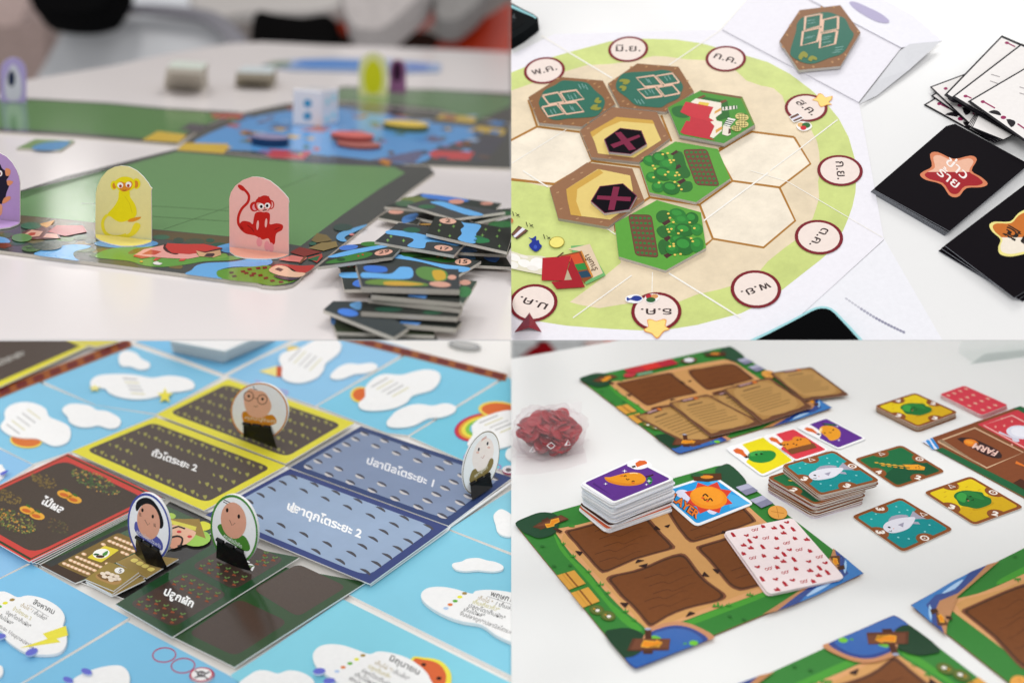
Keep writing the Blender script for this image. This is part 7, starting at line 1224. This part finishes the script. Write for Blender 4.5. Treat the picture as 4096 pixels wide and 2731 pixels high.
        obj('red_token', g, None, 'round red plastic token heaped inside the clear zip bag', 'token', 'red tokens inside the clear bag')
    bm_ = clear_mat('clear_film', .09, (.985, .965, .97), .12); bag = empty('zip_bag', C0, 'clear plastic zip bag full of red tokens, with recycling marks', 'bag')
    g = G(P, 0); vs, fs = [], []; NA, NB = 40, 20
    for j in range(NB + 1):
        th = math.pi * j / NB
        for i in range(NA):
            ph = 2 * math.pi * i / NA; cx, cy, cz = math.sin(th) * math.cos(ph), math.sin(th) * math.sin(ph), math.cos(th)
            sgn = lambda t, e: math.copysign(abs(t) ** e, t)
            x, y, z = sgn(cx, .72), sgn(cy, .8), sgn(cz, .9); wob = 1 + .07 * math.sin(5 * ph + 3 * z) + .05 * math.sin(11 * ph - 5 * th) + .03 * math.sin(17 * th + 2 * ph)
            p = C0 + u * x * ru * 1.1 * wob + v * y * rv * 1.06 * wob + P.n * z * rn * 1.05 * wob; hgt = (p - P.o).dot(P.n)
            if hgt < .0012: p += P.n * (.0012 - hgt)
            vs.append(p)
    for j in range(NB):
        for i in range(NA): fs.append([j * NA + i, (j + 1) * NA + i, (j + 1) * NA + (i + 1) % NA, j * NA + (i + 1) % NA])
    g.raw(vs, fs, bm_); obj('film', g, bag, smooth_=True)
    def film(pts, name='flap'):                 # loose flap of film: grid between two polylines (pixels with heights)
        g = G(P, 0); n = len(pts[0]); vs = []
        for r_ in pts: vs += [P.P(*K('d1', x, y)[0], h) for x, y, h in r_]
        g.raw(vs, [[r_ * n + i, r_ * n + i + 1, (r_ + 1) * n + i + 1, (r_ + 1) * n + i] for r_ in range(len(pts) - 1) for i in range(n - 1)], bm_); return obj(name, g, bag, smooth_=True)
    film([[(90, 960, .012), (220, 925, .015), (350, 905, .016), (480, 890, .016), (600, 895, .013), (705, 905, .008)], [(40, 1030, .010), (180, 1040, .010), (340, 1030, .013), (500, 1000, .013), (620, 950, .010), (715, 915, .006)], [(0, 1075, .002), (120, 1080, .002), (300, 1060, .002), (450, 1035, .002), (600, 985, .002), (720, 920, .002)]])
    film([[(45, 1060, .001), (250, 1085, .001), (480, 1060, .001), (670, 990, .001)], [(25, 1235, .0008), (250, 1225, .0008), (500, 1180, .0008), (690, 1120, .0008)]], 'lower_flap')
    film([[(450, 600, .030), (540, 575, .033), (640, 565, .024)], [(560, 700, .026), (610, 720, .024), (640, 740, .030)], [(600, 830, .02), (620, 850, .016), (640, 880, .010)]], 'corner_fin')
    film([[(335, 670, .024), (360, 690, .0345)], [(470, 790, .030), (480, 800, .029)], [(640, 885, .030), (690, 900, .024)]], 'seam')
    fl = Plane(P.P(*K('d1', 340, 970)[0], .022), (CAM - P.P(*K('d1', 340, 970)[0], .02)), P.rect)
    def mark(name, pts, w=6):
        g = G(fl, .0, 'paper'); g.solid(F('d1', stroke(pts, w)), .0, .0003, 'f4eef0', 'f4eef0', skind='paper'); obj(name, g, bag)
    for x, y in ((187, 1000), (512, 940)):
        tri = [(x - 28, y + 26), (x + 24, y + 20), (x + 4, y - 24), (x - 28, y + 26), (x - 10, y + 24)]; mark('recycling_mark', tri)
    mark('diamond_mark', [(320, 968), (360, 938), (395, 968), (358, 998), (320, 968), (335, 957)])
    for tg, x_, y_ in (('d4', 770, 560), ('d4', 700, 1135)):   # small lamps added to give window glints on the glossy water print
        hit = P.P(*K(tg, x_, y_)[0], TH); d = (hit - CAM).normalized(); lamp('glint_lamp', hit + (d - 2 * d.dot(P.n) * P.n) * 2.4, hit, .10, .08, .12, (1, .98, .95))
    # ---- things beyond the far table edge
    def panel(name, tag, pts, z, c, label, cat, grp=None):
        q_ = Plane(CAM + ray(2300, 1400) * z, RC @ Vector((0, .2, 1)), P.rect); g = G(q_, 0, 'cloth'); g.solid(F(tag, pts), -.05, 0, c, c, skind='cloth'); return obj(name, g, None, label, cat, grp, cut=P)
    panel('chair', 'd1', [(-60, -20), (700, -20), (640, 30), (600, 200), (-60, 260)], 2.3, 'b9bcbc', 'blurred pale grey chair behind the table at top left', 'chair')
    panel('cushion', 'd1', [(75, 155), (180, 70), (310, 5), (345, 30), (405, 98), (300, 130)], 2.1, '7c0c14', 'blurred dark red cushion on the pale grey chair', 'cushion')
    panel('bag', 'd1', [(680, -20), (860, -20), (850, 60), (700, 90)], 2.15, 'c4aaa4', 'blurred dusty pink bag behind the far table edge', 'bag')
    panel('jacket', 'd1', [(840, -20), (1060, -20), (1010, 40), (850, 60)], 2.2, 'd9501c', 'blurred orange jacket behind the far table edge', 'jacket')
    panel('stool', 'd1', [(230, -20), (330, -20), (330, 12), (260, 20)], 2.2, '3a3032', 'blurred dark stool behind the far table edge', 'stool')
    g = G(Plane(CAM + ray(2300, 1400) * 2.6, RC @ Vector((0, .2, 1)), P.rect), 0, 'cloth'); g.poly(K('s', SX, 1300, 3200, 1300, 3200, 1560, SX, 1560), 'b5b3b2'); obj('partition', g, None, kind='structure')
build_br()
